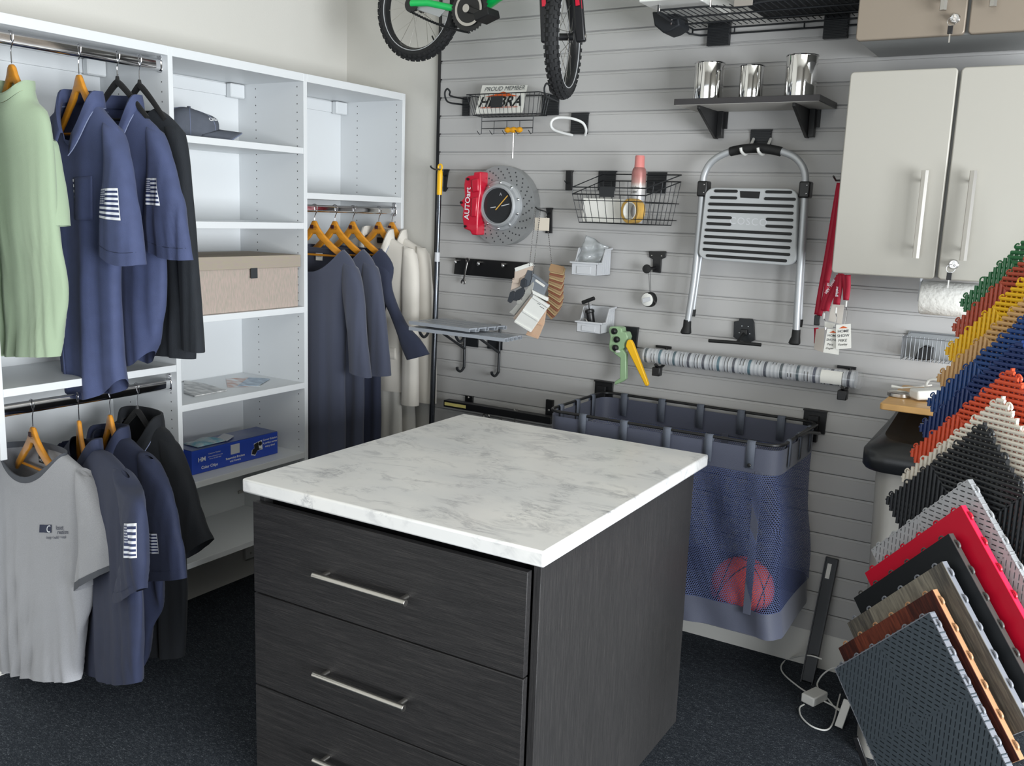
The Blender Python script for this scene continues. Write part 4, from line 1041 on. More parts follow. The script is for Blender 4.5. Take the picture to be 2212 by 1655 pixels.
# spray can
sc_ = pth('spray_can', 'silver and red spray can with a pink cap standing in the big basket', 'spray can', 1.45, -.15, zB)
p = W(1379, 400, .15); rc = .027; zc0 = zB+.003
zc1 = W(1380, 362, .15).z; ztop = W(1380, 336, .15).z
def canmat():
    m = mat('can_print', 'c9c6c3', .3, metal=.3); k = N(m); x, y, z = k.coord('Object')
    f = k.math('MULTIPLY', k.math('ADD', z, 0), 1/ (zc1-zB)); k.base(k.ramp(f, [(0.45, srgb('c4c5c8')), (0.66, srgb('d8d4d0')), (0.74, srgb('b98f88')), (0.85, srgb('a8706c'))])); return m
G().lathe([(rc*.92, 0), (rc, .004), (rc, zc1-zc0-.020), (rc*.90, zc1-zc0-.006), (rc*.74, zc1-zc0)], (p.x, p.y, zc0), (0, 0, 1), 28).build('can_body', canmat(), sc_, ang=50)
G().lathe([(rc*.72, 0), (rc*.70, .002), (rc*.66, ztop-zc1-.004), (rc*.58, ztop-zc1)], (p.x, p.y, zc1), (0, 0, 1), 24).build('cap', mat('pink_cap', 'cf7f7a', .3), sc_, ang=50)
text('stainless', 'printed_lettering', m_ink, (p.x-.002, p.y-rc-.001, (zc1+zB)/2+.03), (1, 0, 0), (0, 0, 1), .016, sc_, shear=.2, squash=.8)
text('steel', 'printed_lettering', m_ink, (p.x-.002, p.y-rc-.001, (zc1+zB)/2+.016), (1, 0, 0), (0, 0, 1), .016, sc_, shear=.2, squash=.8)
# white box
p = W(1260, 428, .17); q = W(1347, 478, .17)
tag(G().box(p.x, q.x, -.17, -.09, zB+.003, p.z).build('small_carton', m_paper, bevel=.001, smooth=False), 'plain white carton lying in the big wire basket', 'carton')
# tape roll
tr = pth('tape_roll', 'roll of tan masking tape standing in the big wire basket', 'tape roll', 1.4, -.2, zB)
p = W(1366, 455, .22); Rt = .045
ax = Vector((-.35, -1, 0)).normalized(); c_ = Vector((p.x, -.215, zB+.003+Rt))
G().lathe([(Rt*.72, -.018), (Rt, -.018), (Rt, .018), (Rt*.72, .018), (Rt*.72, -.018)], c_, ax, 36, cap=False).build('tape', mat('tan_tape', 'c39b4e', .5), tr, ang=40)
G().lathe([(Rt*.66, -.0185), (Rt*.73, -.0185), (Rt*.73, .0185), (Rt*.66, .0185), (Rt*.66, -.0185)], c_, ax, 36, cap=False).build('core', m_paper, tr, ang=40)
# --- grey bins
def bin_(lab, x0, y0, x1, y1, sc=1.0):
    d = .135
    a = W(x0, y0, d); b = W(x1, y1, d); w_ = b.x-a.x; zt_ = a.z; zb_ = b.z
    t = pth('parts_bin', lab, 'parts bin', a.x+w_/2, -.07, zb_)
    h = zt_-zb_; ty = .052; i = .005
    # walls as slabs: front (low), sides (rise to the back), back, floor
    g = G()
    g.prism([(0, 0), (w_, 0), (w_, h), (0, h)], (a.x, -d, zb_), (1, 0, 0), (0, 0, 1), (0, 1, 0), .003)
    for xx in (a.x, b.x-.003):
        g.prism([(-d, zb_), (-d, zt_), (-.095, zt_), (-.070, zt_+ty), (-.012, zt_+ty+.004), (-.012, zb_)], (xx, 0, 0), (0, 1, 0), (0, 0, 1), (1, 0, 0), .003)
    g.box(a.x, b.x, -.015, -.012, zb_, zt_+ty+.004); g.box(a.x, b.x, -d, -.012, zb_, zb_+.003)
    g.box(a.x-.006, b.x+.006, -d-.006, -d+.004, zt_-.004, zt_+.003)
    for xx in (a.x-.006, b.x+.001):
        g.prism([(-d, zt_-.004), (-d, zt_+.003), (-.097, zt_+.003), (-.073, zt_+ty+.003), (-.010, zt_+ty+.008), (-.010, zt_+ty), (-.070, zt_+ty-.006), (-.093, zt_-.004)], (xx, 0, 0), (0, 1, 0), (0, 0, 1), (1, 0, 0), .005)
    o = g.build('tub', m_gypl, t, bevel=.001, seg=1)
    G().box(a.x+w_*.22, b.x-w_*.22, -d-.0035, -d-.0002, zb_+.006, zt_-.014).build('label_recess', m_gypl, t, bevel=.0012)
    for k in range(4):
        y = -.085+k*.018; G().box(b.x, b.x+.0025, y, y+.005, zb_+.004, zt_+ty*.8*min(1, (k+1)/2)).build('side_rib', m_gypl, t, bevel=.0005, seg=1)
    return t, a, b, zt_, zb_
t, a, b, z1, z0_ = bin_('light grey parts bin holding a clear plastic bag, below the big basket', 1235, 566, 1288, 597)
bgm = mat('clear_bag', 'eef2f4', .12, trans=.75, spec=.6)
bg_ = pth('plastic_bag', 'clear plastic bag crumpled in the upper grey bin', 'plastic bag', (a.x+b.x)/2, -.08, z0_+.004)
q0, q1, q2, q3 = W(1240, 572, .10), W(1292, 575, .09), W(1314, 533, .06), W(1268, 508, .06)
g = G(); g.grid(lambda u, v: (q0*(1-u)*(1-v)+q1*u*(1-v)+q2*u*v+q3*(1-u)*v)+Vector((0, -.012*math.sin(PI*u)*(1-v)+.006*math.sin(9*u+5*v)+.004*math.sin(17*v-8*u), -.01*math.sin(PI*u)*(1-v))), 18, 16)
g.build('bag_film', bgm, bg_, solid=.0006)
G().sphere(((a.x+b.x)/2, -.075, z0_+.022), .018, 16, 10, sx=1.2, sz=.9).build('contents', m_whpl, bg_)
t, a, b, z1, z0_ = bin_('light grey parts bin holding a black mini pump, lower of the pair', 1246, 694, 1297, 722)
mp_ = pth('mini_pump', 'black T-handled mini pump standing in the lower grey bin', 'pump', (a.x+b.x)/2, -.08, z0_+.004)
p = W(1276, 690, .085); q = W(1272, 658, .085)
dp = (q-p).normalized(); base_ = p-dp*.03
G().lathe([(.014, 0), (.016, .004), (.016, .055), (.019, .058), (.019, .067), (.011, .072)], base_, dp, 20).build('barrel', m_black, mp_)
tp = base_+dp*.106; G().cyl(base_+dp*.06, tp, .003, 10).build('rod', m_black, mp_)
G().cyl(tp-Vector((.026, 0, .011)), tp+Vector((.026, 0, .011)), .0075, 14).build('t_handle', m_rubber, mp_, bevel=.001)
cw = pth('wire_coil', 'small coil of thin wire in the lower grey bin', 'wire coil', a.x+.02, -.09, z0_+.006)
G().tube([(a.x+.02+.014*math.cos(t_), -.11+.006*math.sin(t_*.5), z0_+.036+.016*math.sin(t_)) for t_ in np.linspace(0, 12, 60)], .0007, 5).build('coil', m_steel, cw)
# ================================================================ slatwall accessories, right half and low
# black magnet rail with chrome hooks and the wrench
rl = pth('tool_rail', 'wide black tool rail with small chrome hooks below the clock', 'tool rail', 1.0, -.01, 1.4)
g = G(); poly(g, [(984, 557), (1150, 568), (1150, 607), (980, 592)], .016, .013); g.build('rail_plate', m_black, rl, bevel=.001)
for (x, y) in ((986, 566), (1036, 570), (1089, 574)):
    p = W(x, y, .02); G().sphere((p.x, -.030, p.z), .0085, 12, 8, sy=.7).build('chrome_hook', m_chrome, rl)
    G().box(p.x-.012, p.x+.012, -.024, -.015, p.z+.006, p.z+.010).build('hook_tab', m_steel, rl)
wr = pth('combination_wrench', 'chrome combination wrench hanging on the wide black rail', 'wrench', .95, -.03, 1.35)
def wrench(t, a, b, r=.0105, w_=.008):
    a, b = Vector(a), Vector(b); d = (b-a).normalized(); s = Vector((d.z, 0, -d.x))
    G().bar(a+d*r*.8, b-d*r*.8, w_, .0045, (0, 1, 0)).build('shank', m_steel, t, bevel=.0012)
    ys = a.y
    g = G(); n = 20
    g.loft([[a+s*rr*math.cos(2*PI*i/n)+d*rr*math.sin(2*PI*i/n)+Vector((0, yy, 0)) for i in range(n)] for rr, yy in ((r*.55, -.003), (r, -.003), (r, .003), (r*.55, .003))], loop=True); g.build('ring_end', m_steel, t, ang=30)
    P_ = [(-.6, -1.0), (.6, -1.0), (1.15, .0), (1.05, .9), (.55, 1.15), (.45, .25), (0, -.05), (-.45, .25), (-.55, 1.15), (-1.05, .9), (-1.15, 0)]
    G().prism([(p[0]*r, p[1]*r) for p in P_], b-Vector((0, .003, 0)), s, d, (0, 1, 0), .006).build('open_jaw', m_steel, t, bevel=.0008)
wrench(wr, (W(1010, 562, .036).x, -.036, W(1010, 562, .036).z), (W(1001, 608, .036).x, -.036, W(1001, 608, .036).z))
# lower tool rail behind the island, wrenches standing up
r2 = pth('tool_rail', 'narrow black tool rail low on the slatwall behind the island, on two brackets', 'tool rail', 1.1, -.06, .87)
a = W(965, 880, .06); b = W(1195, 909, .06)
G().box(a.x, b.x, -.085, -.045, b.z-.012, b.z+.018).build('rail', m_black, r2, bevel=.001)
G().box(a.x+.006, a.x+.12, -.086, -.0852, b.z-.004, b.z+.010).build('yellow_label', mat('yellow_label', 'd8cc7c', .6), r2, smooth=False)
for x0, x1 in ((1005, 1020), (1180, 1194)):
    p = W(x0, 854, .01); q = W(x1, 890, .01); G().box(p.x, q.x, -.012, -.001, b.z-.01, p.z if x0 < 1100 else b.z+.075).build('rail_bracket', m_black, r2, bevel=.001)
    G().box(p.x, q.x, -.05, -.001, b.z-.01, b.z+.003).build('bracket_arm', m_black, r2, bevel=.001)
    G().sphere(((p.x+q.x)/2, -.014, b.z+.03), .005, 10, 6, sy=.5).build('bracket_screw', m_steel, r2)
for x, y, lb in ((1085, 889, 'small chrome wrench standing in the low tool rail, left'), (1114, 887, 'small chrome wrench standing in the low tool rail, right')):
    p = W(x, y, .065); t = pth('open_wrench', lb, 'wrench', p.x, -.065, b.z)
    wrench(t, (p.x-.006, -.065, b.z-.05), (p.x, -.065, p.z), .010, .006)
p = W(1051, 894, .065); t = pth('ring_spanner', 'round end of a steel spanner just above the low tool rail', 'wrench', p.x, -.065, b.z)
G().tube([(p.x+.016*math.cos(u), -.065, p.z-.012+.014*math.sin(u)) for u in np.linspace(0, 2*PI, 20)[:-1]], .004, 8, closed=True).build('ring_end', m_steel, t)
G().box(p.x-.004, p.x+.004, -.067, -.063, b.z-.02, p.z-.026).build('shank', m_steel, t)

# --- hook with trim samples on bead chains
sh = pth('sample_hook', 'black hook on a tall plate carrying the bead chains of samples', 'hook', 1.17, -.05, 1.6)
g = G(); poly(g, [(1179, 449), (1192, 449), (1190, 455), (1190, 504), (1178, 504), (1180, 455)], .014, .013); g.build('tall_plate', m_black, sh, smooth=False)
wires(sh, 'hook_arm', [loop([(1182, 462, .012), (1180, 458, .06), (1172, 455, .12), (1162, 452, .16), (1157, 448, .18)])], .003, n=8)
def bead(name, lab, a, b):
    t = pth(name, lab, 'chain', a.x, a.y, b.z); g = G(); L = (b-a).length; n = int(L/.0072)
    for i in range(n):
        p = a.lerp(b, i/n); g.sphere(p, .0026, 6, 4)
    o = g.build('chain_beads', m_chrome, t); tag(o, kind='stuff'); G().tube([a, b], .0006, 4).build('chain_wire', m_steel, t); return t
bead('bead_chain', 'longest left bead chain from the sample hook down to the pale trims', W(1157, 452, .16), W(1143, 577, .16))
bead('bead_chain', 'middle bead chain from the sample hook down to the white samples', W(1167, 456, .14), W(1150, 600, .15))
bead('bead_chain', 'thin right bead chain from the sample hook down to the wooden chips', W(1180, 462, .10), W(1192, 576, .08))
sw = pth('sample_card', 'small cream sample card hanging right at the sample hook', 'sample', 1.16, -.13, 1.58)
p = W(1157, 470, .13); q = W(1186, 499, .13); G().box(p.x, q.x, -.134, -.13, q.z, p.z).build('card', mat('cream_card', 'd9cfc0', .6), sw, bevel=.0005)
G().box(p.x-.004, p.x+.002, -.128, -.118, q.z+.002, p.z).build('second_card', m_whpl, sw, bevel=.0005)
# pale trims
m_taupe = mat('taupe_trim', 'cdbcae', .5); m_grtrim = mat('grey_trim', '7d838b', .45); m_bktrim = mat('charcoal_trim', '35393f', .5); m_wtrim = mat('white_trim', 'e9eae6', .4); m_tantrim = mat('tan_trim', 'cfae93', .5); m_lgtrim = mat('light_grey_trim', 'a9a9a4', .5)
def cp(x, y): return 1080+x/7.883, 530+y/7.883      # crop reading of the photograph
def chip(name, lab, pts, d, th, m, extra=()):
    P_ = [W(*cp(x, y), d) for x, y in pts]; c = sum(P_, Vector())/len(P_)
    t = pth(name, lab, 'trim sample', c.x, c.y, min(p.z for p in P_))
    G().prism([(p.x, p.z) for p in P_], (0, -d, 0), (1, 0, 0), (0, 0, 1), (0, 1, 0), th).build('sample_board', m, t, bevel=.0008)
    for nm, q, dd, tt, mm in extra:
        Q = [W(*cp(x, y), d+dd) for x, y in q]; G().prism([(p.x, p.z) for p in Q], (0, -d-dd, 0), (1, 0, 0), (0, 0, 1), (0, 1, 0), tt).build(nm, mm, t, bevel=.0006)
    return t
chip('trim_sample', 'cream capped trim sample at the top of the hanging bundle', [(250, 430), (560, 340), (540, 430), (240, 620)], .145, .012, m_taupe, [('cap_edge', [(248, 385), (515, 295), (560, 345), (262, 450)], .004, .018, m_wtrim)])
chip('trim_sample', 'taupe trim sample below the cream capped one', [(215, 560), (520, 480), (330, 700), (180, 770)], .14, .008, m_taupe, [('trim_bead', [(205, 590), (330, 560), (320, 640), (215, 640)], .006, .012, m_taupe)])
chip('trim_sample', 'grey trim sample with a paper label', [(555, 500), (800, 680), (740, 850), (500, 720)], .150, .010, m_grtrim, [('top_edge', [(560, 480), (805, 665), (795, 695), (550, 510)], .004, .014, m_grtrim), ('paper_label', [(610, 575), (775, 680), (750, 715), (595, 610)], .0008, .0008, m_paper)])
chip('trim_sample', 'charcoal finned trim sample at the left of the bundle', [(270, 770), (380, 715), (420, 820), (290, 950), (220, 940)], .155, .012, m_bktrim, [('fin', [(350, 600), (390, 560), (440, 590), (430, 700), (380, 730), (340, 680)], .004, .010, m_bktrim), ('fin', [(170, 800), (215, 775), (255, 810), (240, 900), (170, 985), (125, 950)], .004, .010, m_bktrim)])
chip('trim_sample', 'dark grey trim sample under the finned one', [(470, 420), (560, 440), (500, 680), (420, 720), (380, 640)], .147, .008, mat('slate_trim', '565c64', .5))
chip('trim_sample', 'light grey hooked trim strip running down left of the white one', [(430, 780), (560, 620), (580, 650), (540, 800), (240, 1190), (150, 1140), (210, 1090), (280, 1010), (290, 950), (370, 930)], .152, .012, m_lgtrim, [('hook_bead', [(290, 940), (350, 925), (370, 970), (330, 1010), (280, 990)], .004, .008, m_lgtrim)])
chip('trim_sample', 'grey beige trim strip directly behind the white sample', [(520, 880), (560, 900), (300, 1300), (220, 1240)], .156, .010, m_taupe)
chip('trim_sample', 'narrow white moulding sample above the large white one', [(540, 760), (800, 890), (795, 950), (560, 830)], .158, .014, m_wtrim)
chip('trim_sample', 'tan trim sample sticking out below the white one', [(780, 1110), (745, 1340), (640, 1590), (440, 1520), (640, 1100)], .160, .008, m_tantrim, [('trim_bead', [(640, 1310), (715, 1350), (700, 1370), (630, 1335)], .004, .006, m_tantrim), ('trim_bead', [(450, 1500), (650, 1560), (640, 1595), (440, 1525)], .004, .006, m_tantrim)])
chip('trim_sample', 'large white trim sample at the front of the bundle', [(545, 880), (800, 1070), (520, 1480), (245, 1290)], .172, .008, m_wtrim,
     [('cap_edge', [(560, 850), (830, 1020), (810, 1065), (550, 895)], .006, .012, m_wtrim), ('trim_bead', [(385, 1105), (655, 1275), (645, 1300), (375, 1130)], .005, .008, m_wtrim), ('trim_bead', [(245, 1290), (525, 1450), (515, 1480), (240, 1310)], .005, .010, m_wtrim),
      ('printed_mark', [(640, 985), (690, 1005), (685, 1015), (637, 995)], .0006, .0006, m_grey_ink), ('printed_mark', [(680, 1035), (755, 1080), (750, 1088), (676, 1042)], .0006, .0006, m_grey_ink)])
# fan of wooden chips
m_chip = [mat('walnut_chip', 'a48462', .55), mat('oak_chip', 'b39a72', .55), mat('cherry_chip', '8a5640', .5)]
cx0 = [(965, 400), (985, 430), (975, 470), (970, 505), (975, 540), (970, 575), (960, 610), (955, 645), (960, 680), (955, 715), (950, 750), (950, 790), (955, 830), (955, 865), (950, 900), (945, 935), (935, 970), (920, 1005), (905, 1040), (885, 1075), (865, 1105), (840, 1130)]
chips = []
for i, (x, y) in enumerate(cx0):
    p = W(*cp(x, y), .085-.002*i); k = G(); w_ = .056; h_ = .028
    ang_ = .12+.035*i-(.02 if i % 3 else -.05)
    poly_ = rrect(w_*1.15, h_*1.1, .004)
    c_, s_ = math.cos(-ang_*.8), math.sin(-ang_*.8)
    e1 = Vector((c_, 0, s_)); e2 = Vector((-s_*.9, .35, c_*.9)).normalized(); nn = e1.cross(e2)
    t = k.prism(poly_, p, e1, e2, nn, .0022).build('wood_chip', m_chip[i % 3], bevel=.0004, seg=1)
    tag(t, ['topmost wooden finish chip, right under the thin bead chain', 'lowest wooden finish chip, at the bottom tip of the fan', 'brown wooden finish chip inside the fanned bundle right of the white trims'][0 if i == 0 else 1 if i == len(cx0)-1 else 2], 'wood chip', 'fanned wooden finish chips')
# --- shelf made of slatwall offcuts
m_slat2 = mat('slat_offcut', '8f949b', .3)
def offcut(lab, A, B, Cc, z, th=.015):
    P_ = [at(x, y, 'z', z) for x, y in (A, B, Cc)]
    d1 = P_[1]-P_[0]; d2 = P_[2]-P_[1]; D = P_[0]+d2
    t = pth('slatwall_offcut', lab, 'slatwall piece', P_[0].x, P_[0].y, z-th)
    n_ = 4; L1 = d1; u = d2/n_
    for i in range(n_):
        a = P_[0]+u*i; g = G()
        prof_ = [(0, 0), (.80, 0), (.80, -.35), (.72, -.35), (.72, -.9), (.95, -.9), (.95, -.15), (1.0, -.15), (1.0, -1.05), (.64, -1.05), (.64, -.3), (.06, -.3), (.06, -.9), (0, -.9)]
        un = u.normalized(); g.prism([(q[0]*u.length, q[1]*th) for q in prof_], a, un, (0, 0, 1), d1.normalized(), d1.length).build('board_rib', m_slat2, t)
    return t
zsh = W(1070, 712, .30).z
offcut('long grey slatwall offcut lying across the two shelf brackets', (883, 706), (1090, 731), (1128, 724), zsh)
offcut('shorter grey slatwall offcut stacked on the longer one', (883, 693), (1014, 710), (1095, 703), zsh+.022)
br = pth('shelf_bracket', 'black tube bracket with hooks, left one under the slatwall offcuts', 'bracket', 1.0, -.1, 1.0)
plate(br, 1000, 728, 1031, 751, 0)
zz = zsh-.016-.006
def brk(t, xw, y_out, plate_px):
    p = W(xw[0], xw[1], .02); x = p.x
    zlow = W(xw[0], xw[2], .03).z
    G().tube(spline([(x, -.018, zz-.004), (x, -.018, zlow+.03), (x, -.022, zlow+.008), (x, -.045, zlow-.004), (x, -.068, zlow+.006), (x, -.072, zlow+.018)], 5), .006, 10).build('upright_tube', m_dkmetal, t)
    G().tube([(x, -.018, zlow+.095), (x, -y_out+.01, zz-.004)], .006, 10).build('brace_tube', m_dkmetal, t)
    G().tube(spline([(x, -.018, zz), (x, -y_out, zz), (x, -y_out-.02, zz-.004), (x, -y_out-.035, zz-.03), (x, -y_out-.06, zz-.040), (x, -y_out-.085, zz-.02), (x, -y_out-.088, zz-.002)], 5), .006, 10).build('arm_tube', m_dkmetal, t)
brk(br, (1003, 745, 800), .26, None)
br2 = pth('shelf_bracket', 'black tube bracket with hooks, right one under the slatwall offcuts', 'bracket', 1.1, -.1, 1.0)
plate(br2, 1052, 731, 1083, 757, 0)
brk(br2, (1078, 750, 810), .26, None)
# --- knob hook and tape measure
kh = pth('knob_hook', 'black knob hook on a slotted plate between bins and step ladder', 'hook', 1.5, -.03, 1.4)
g = G(); poly(g, [(1401, 543), (1438, 543), (1437, 556), (1428, 560), (1426, 590), (1409, 588), (1410, 560), (1402, 556)], .012, .011); g.build('slotted_plate', m_black, kh, bevel=.002)
for x, y in ((1408, 552), (1429, 553)):
    p = W(x, y, .014); G().sphere(p, .003, 8, 5).build('plate_screw', m_steel, kh)
p = W(1398, 581, .06); G().cyl((W(1415, 583, .01).x, -.01, p.z+.003), (p.x, -.062, p.z), .006, 12).build('knob_stem', m_black, kh)
G().lathe([(.004, -.006), (.016, -.006), (.0175, 0), (.016, .006), (.002, .008)], (p.x, -.064, p.z), (.1, -1, 0), 24).build('knob', m_rubber, kh)
tm = pth('tape_measure', 'small white and black tape measure hanging from the knob hook', 'tape measure', 1.45, -.05, 1.2)
q = W(1401, 647, .05); G().tube([(p.x+.004, -.055, p.z), (q.x+.004, -.052, q.z+.024)], .0011, 6).build('cord', m_black, tm); G().tube([(p.x+.009, -.05, p.z), (q.x+.008, -.05, q.z+.024)], .0011, 6).build('cord', m_black, tm)
ax = Vector((-.15, -1, 0)).normalized(); cq = Vector((q.x, -.062, q.z))
G().lathe([(.001, 0), (.026, 0), (.0285, -.002), (.0295, -.024), (.001, -.024)], cq, ax, 28).build('rubber_case', m_rubber, tm)
G().lathe([(.0255, 0), (.0255, .003), (.023, .0045), (.001, .0045)], cq, ax, 28).build('white_face', m_whpl, tm)
G().bar(cq+ax*.006+Vector((-.017, 0, -.005)), cq+ax*.006+Vector((.017, 0, .005)), .016, .002, ax).build('face_label', m_gypl, tm, bevel=.001)
G().tube(spline([cq+Vector((.004, 0, .024)), cq+Vector((.018, 0, .020)), cq+Vector((.026, 0, 0)), cq+Vector((.036, 0, -.012))], 5), .005, 8).build('belt_clip', m_black, tm)
# --- step ladder on its hook
lh = pth('double_hook', 'black plate with two white coated hooks holding the step ladder', 'hook', 1.95, -.05, 1.9)
plate(lh, 1621, 280, 1664, 314, 5)
for x in (1600, 1637):
    wires(lh, 'coated_hook', [loop([(x+28, 300, .012), (x+18, 322, .06), (x+10, 334, .10), (x+2, 328, .13), (x, 319, .135)])], .0052, mat('hook_coating', 'd4d4d0', .4), 10)
ld = pth('step_ladder', 'folded aluminium step ladder with grey slotted platform on the slatwall', 'step ladder', 1.95, -.09, 1.2)
dl_ = .10
frame_ = [(1484, 706), (1500, 600), (1512, 480), (1518, 400), (1521, 378), (1532, 356), (1550, 340), (1576, 328)]
frame2 = [(1690, 328), (1714, 338), (1730, 354), (1739, 376), (1739, 410), (1732, 520), (1724, 640), (1719, 728)]
L_ = [W(x, y, dl_) for x, y in frame_]; R_ = [W(x, y, dl_) for x, y in frame2]; T_ = [W(x, y, dl_) for x, y in ((1576, 328), (1600, 322), (1632, 319), (1665, 322), (1690, 328))]
G().tube(spline(L_+T_[1:-1]+R_, 5), .0125, 14).build('frame_tube', m_alu, ld)
G().tube(spline([W(x, y, dl_) for x, y in ((1577, 328), (1600, 323), (1632, 320), (1665, 323), (1688, 328))], 5), .0165, 14).build('foam_grip', m_rubber, ld, bevel=.002)
for (x, y) in ((1519, 408), (1739, 410)):
    p = W(x, y, dl_); s_ = 1
    G().box(p.x-.018, p.x+.020, -dl_-.018, -dl_+.03, p.z-.028, p.z+.028).build('hinge_cover', m_black, ld, bevel=.006, seg=3)
    for k in (-.014, .014): G().sphere((p.x+.010, -dl_-.0185, p.z+k), .003, 8, 5).build('rivet', m_chrome, ld)
for pts, e in ((frame_, 0), (frame2, -1)):
    p = W(*pts[e], dl_); dn = Vector((p.x, -dl_, p.z))
    G().loft([[(dn.x+r_*math.cos(t)+o_, -dl_+r_*.9*math.sin(t), dn.z+h) for t in np.linspace(0, 2*PI, 17)[:-1]] for h, r_, o_ in ((.026, .0145, 0), (.0, .0155, 0), (-.012, .019, -.002), (-.022, .021, -.003), (-.027, .016, -.003))], cap=True).build('rubber_foot', m_rubber, ld)
# rear legs behind, ending higher
for a_, b_ in (((1515, 540), (1497, 668)), ((1741, 420), (1728, 690))):
    p, q = W(*a_, .055), W(*b_, .055); G().tube([p, q], .009, 10).build('rear_leg', m_alu, ld)
    G().cyl(q, q+Vector((-.002, 0, -.026)), .012, 12).build('rear_foot', m_rubber, ld)
plat = [W(x, y, dl_+.022) for x, y in ((1530, 412), (1545, 404), (1700, 408), (1722, 424), (1719, 556), (1700, 574), (1527, 563), (1508, 545))]
# rounded platform between the legs
def qpt(u, v):      # bilinear on the platform, v up
    A, B, C_, D = W(1524, 405, dl_+.022), W(1723, 408, dl_+.022), W(1719, 575, dl_+.022), W(1507, 560, dl_+.022)
    return D*(1-u)*(1-v)+C_*u*(1-v)+B*u*v+A*(1-u)*v
P_ = []
for p in rrect(1.0, 1.0, .11, 6): q = qpt(p[0]+.5, p[1]+.5); P_.append((q.x, q.z))
G().prism(P_, (0, -dl_-.022, 0), (1, 0, 0), (0, 0, 1), (0, 1, 0), .034).build('step_platform', mat('platform_grey', 'b0b3b5', .4), ld, bevel=.004, seg=2)
def slot(u0, u1, v, h=.014):
    a, b = qpt(u0, v), qpt(u1, v); d = (b-a).normalized(); n_ = Vector((-d.z, 0, d.x)); r_ = .0052
    P2 = [a+d*r_*math.cos(t)+n_*r_*math.sin(t) for t in np.linspace(PI/2, 1.5*PI, 7)]+[b+d*r_*math.cos(t)+n_*r_*math.sin(t) for t in np.linspace(-PI/2, PI/2, 7)]
    G().prism([(q.x, q.z) for q in P2], (0, -dl_-.0245, 0), (1, 0, 0), (0, 0, 1), (0, 1, 0), .003).build('rubber_tread', m_rubber, ld)
rows_ = [(.955, [(.12, .35), (.68, .93)]), (.865, [(.08, .35), (.67, .97)]), (.775, [(.07, .95)]), (.685, [(.07, .95)]), (.595, [(.07, .31), (.70, .95)]), (.505, [(.07, .31), (.70, .95)]), (.415, [(.06, .94)]), (.325, [(.06, .94)]), (.235, [(.06, .93)]), (.145, [(.06, .93)]), (.06, [(.10, .90)])]
for v, ss in rows_:
    for s_ in ss: slot(s_[0], s_[1], v)
a = [qpt(.39, .96), qpt(.61, .955), qpt(.60, .865), qpt(.40, .87)]
G().prism([(q.x, q.z) for q in a], (0, -dl_-.0242, 0), (1, 0, 0), (0, 0, 1), (0, 1, 0), .003).build('grip_pad', m_rubber, ld, bevel=.001)
p = qpt(.5, .55); text('COSCO', 'embossed_lettering', m_gypl, (p.x, -dl_-.0222, p.z), (1, 0, -.02), (0, 0, 1), .036, ld, depth=.0004, spacing=1.15)
# --- small black bracket with a bar
sb = pth('bar_bracket', 'black perforated plate with a short horizontal bar under the step ladder', 'bracket', 1.94, -.03, 1.15)
g = G(); poly(g, [(1597, 688), (1624, 689), (1628, 697), (1630, 735), (1620, 740), (1596, 736), (1584, 728), (1585, 695), (1596, 693)], .012, .011); g.build('perforated_plate', m_dkmetal, sb, bevel=.001)
p = W(1607, 718, .02); G().box(p.x-.012, p.x+.012, -.022, -.012, p.z-.010, p.z+.010).build('socket', m_black, sb, bevel=.001)
for dx, dz in ((-.012, .022), (.012, .022), (-.02, -.004), (.02, -.004)): G().cyl((p.x+dx, -.0118, p.z+dz), (p.x+dx, -.0128, p.z+dz), .002, 8).build('plate_hole', m_gypl, sb)
G().tube(spline([W(*q, .09) for q in ((1531, 736), (1560, 738), (1600, 741), (1644, 745))], 4), .0065, 10).build('bar', m_rubber, sb)
G().tube([(p.x, -.02, p.z-.006), (p.x, -.09, W(1590, 740, .09).z)], .006, 8).build('bar_stem', m_rubber, sb)
# --- green pipe tool with yellow lever
def cq_(x, y): return 1290+x/10.346, 690+y/10.346
gb = pth('slatwall_hook', 'black hook plate behind the green hand tool', 'hook', 1.45, -.01, 1.15)
g = G(); poly(g, [cq_(545, 150), cq_(920, 185), cq_(905, 240), cq_(860, 660), cq_(640, 640), cq_(590, 240)], .014, .013); g.build('hook_plate', m_dkmetal, gb, bevel=.001)
p = W(*cq_(610, 700), .05); wires(gb, 'coated_hook', [[(p.x+.02, -.012, p.z+.02), (p.x+.01, -.06, p.z), (p.x-.004, -.115, p.z+.004)]], .0055, mat('tip_coating', 'd4d4d0', .4), 10)
gt = pth('pipe_bender', 'sage green cast hand tool with three black knobs and a yellow lever', 'hand tool', 1.42, -.08, 1.0)
m_sage = mat('sage_casting', '8fae86', .35, coat=.3)
g = G(); poly(g, [cq_(*q) for q in ((260, 190), (300, 160), (480, 165), (545, 200), (545, 280), (640, 290), (680, 400), (660, 470), (610, 540), (600, 640), (480, 720), (340, 740), (265, 680), (260, 560), (290, 380), (255, 280))], .105, .045); g.build('casting', m_sage, gt, bevel=.004, seg=3)
g = G(); poly(g, [cq_(*q) for q in ((360, 720), (560, 660), (640, 780), (640, 1340), (560, 1400), (380, 1470), (385, 1390), (500, 1320), (510, 870), (380, 770))], .10, .022); g.build('handle', m_sage, gt, bevel=.004, seg=3)
for x, y in ((345, 270), (400, 455), (370, 640)):
    p = W(*cq_(x, y), .118); G().lathe([(.0115, -.02), (.0125, -.012), (.0120, -.004), (.008, 0), (.001, .001)], (p.x, p.y, p.z), (-.25, -1, 0), 16).build('knob', m_black, gt)
g = G(); poly(g, [cq_(*q) for q in ((660, 480), (700, 455), (750, 460), (790, 520), (1140, 1440), (1130, 1490), (1080, 1495), (1050, 1450), (630, 600))], .115, .016); g.build('lever', m_yellow, gt, bevel=.004, seg=3)
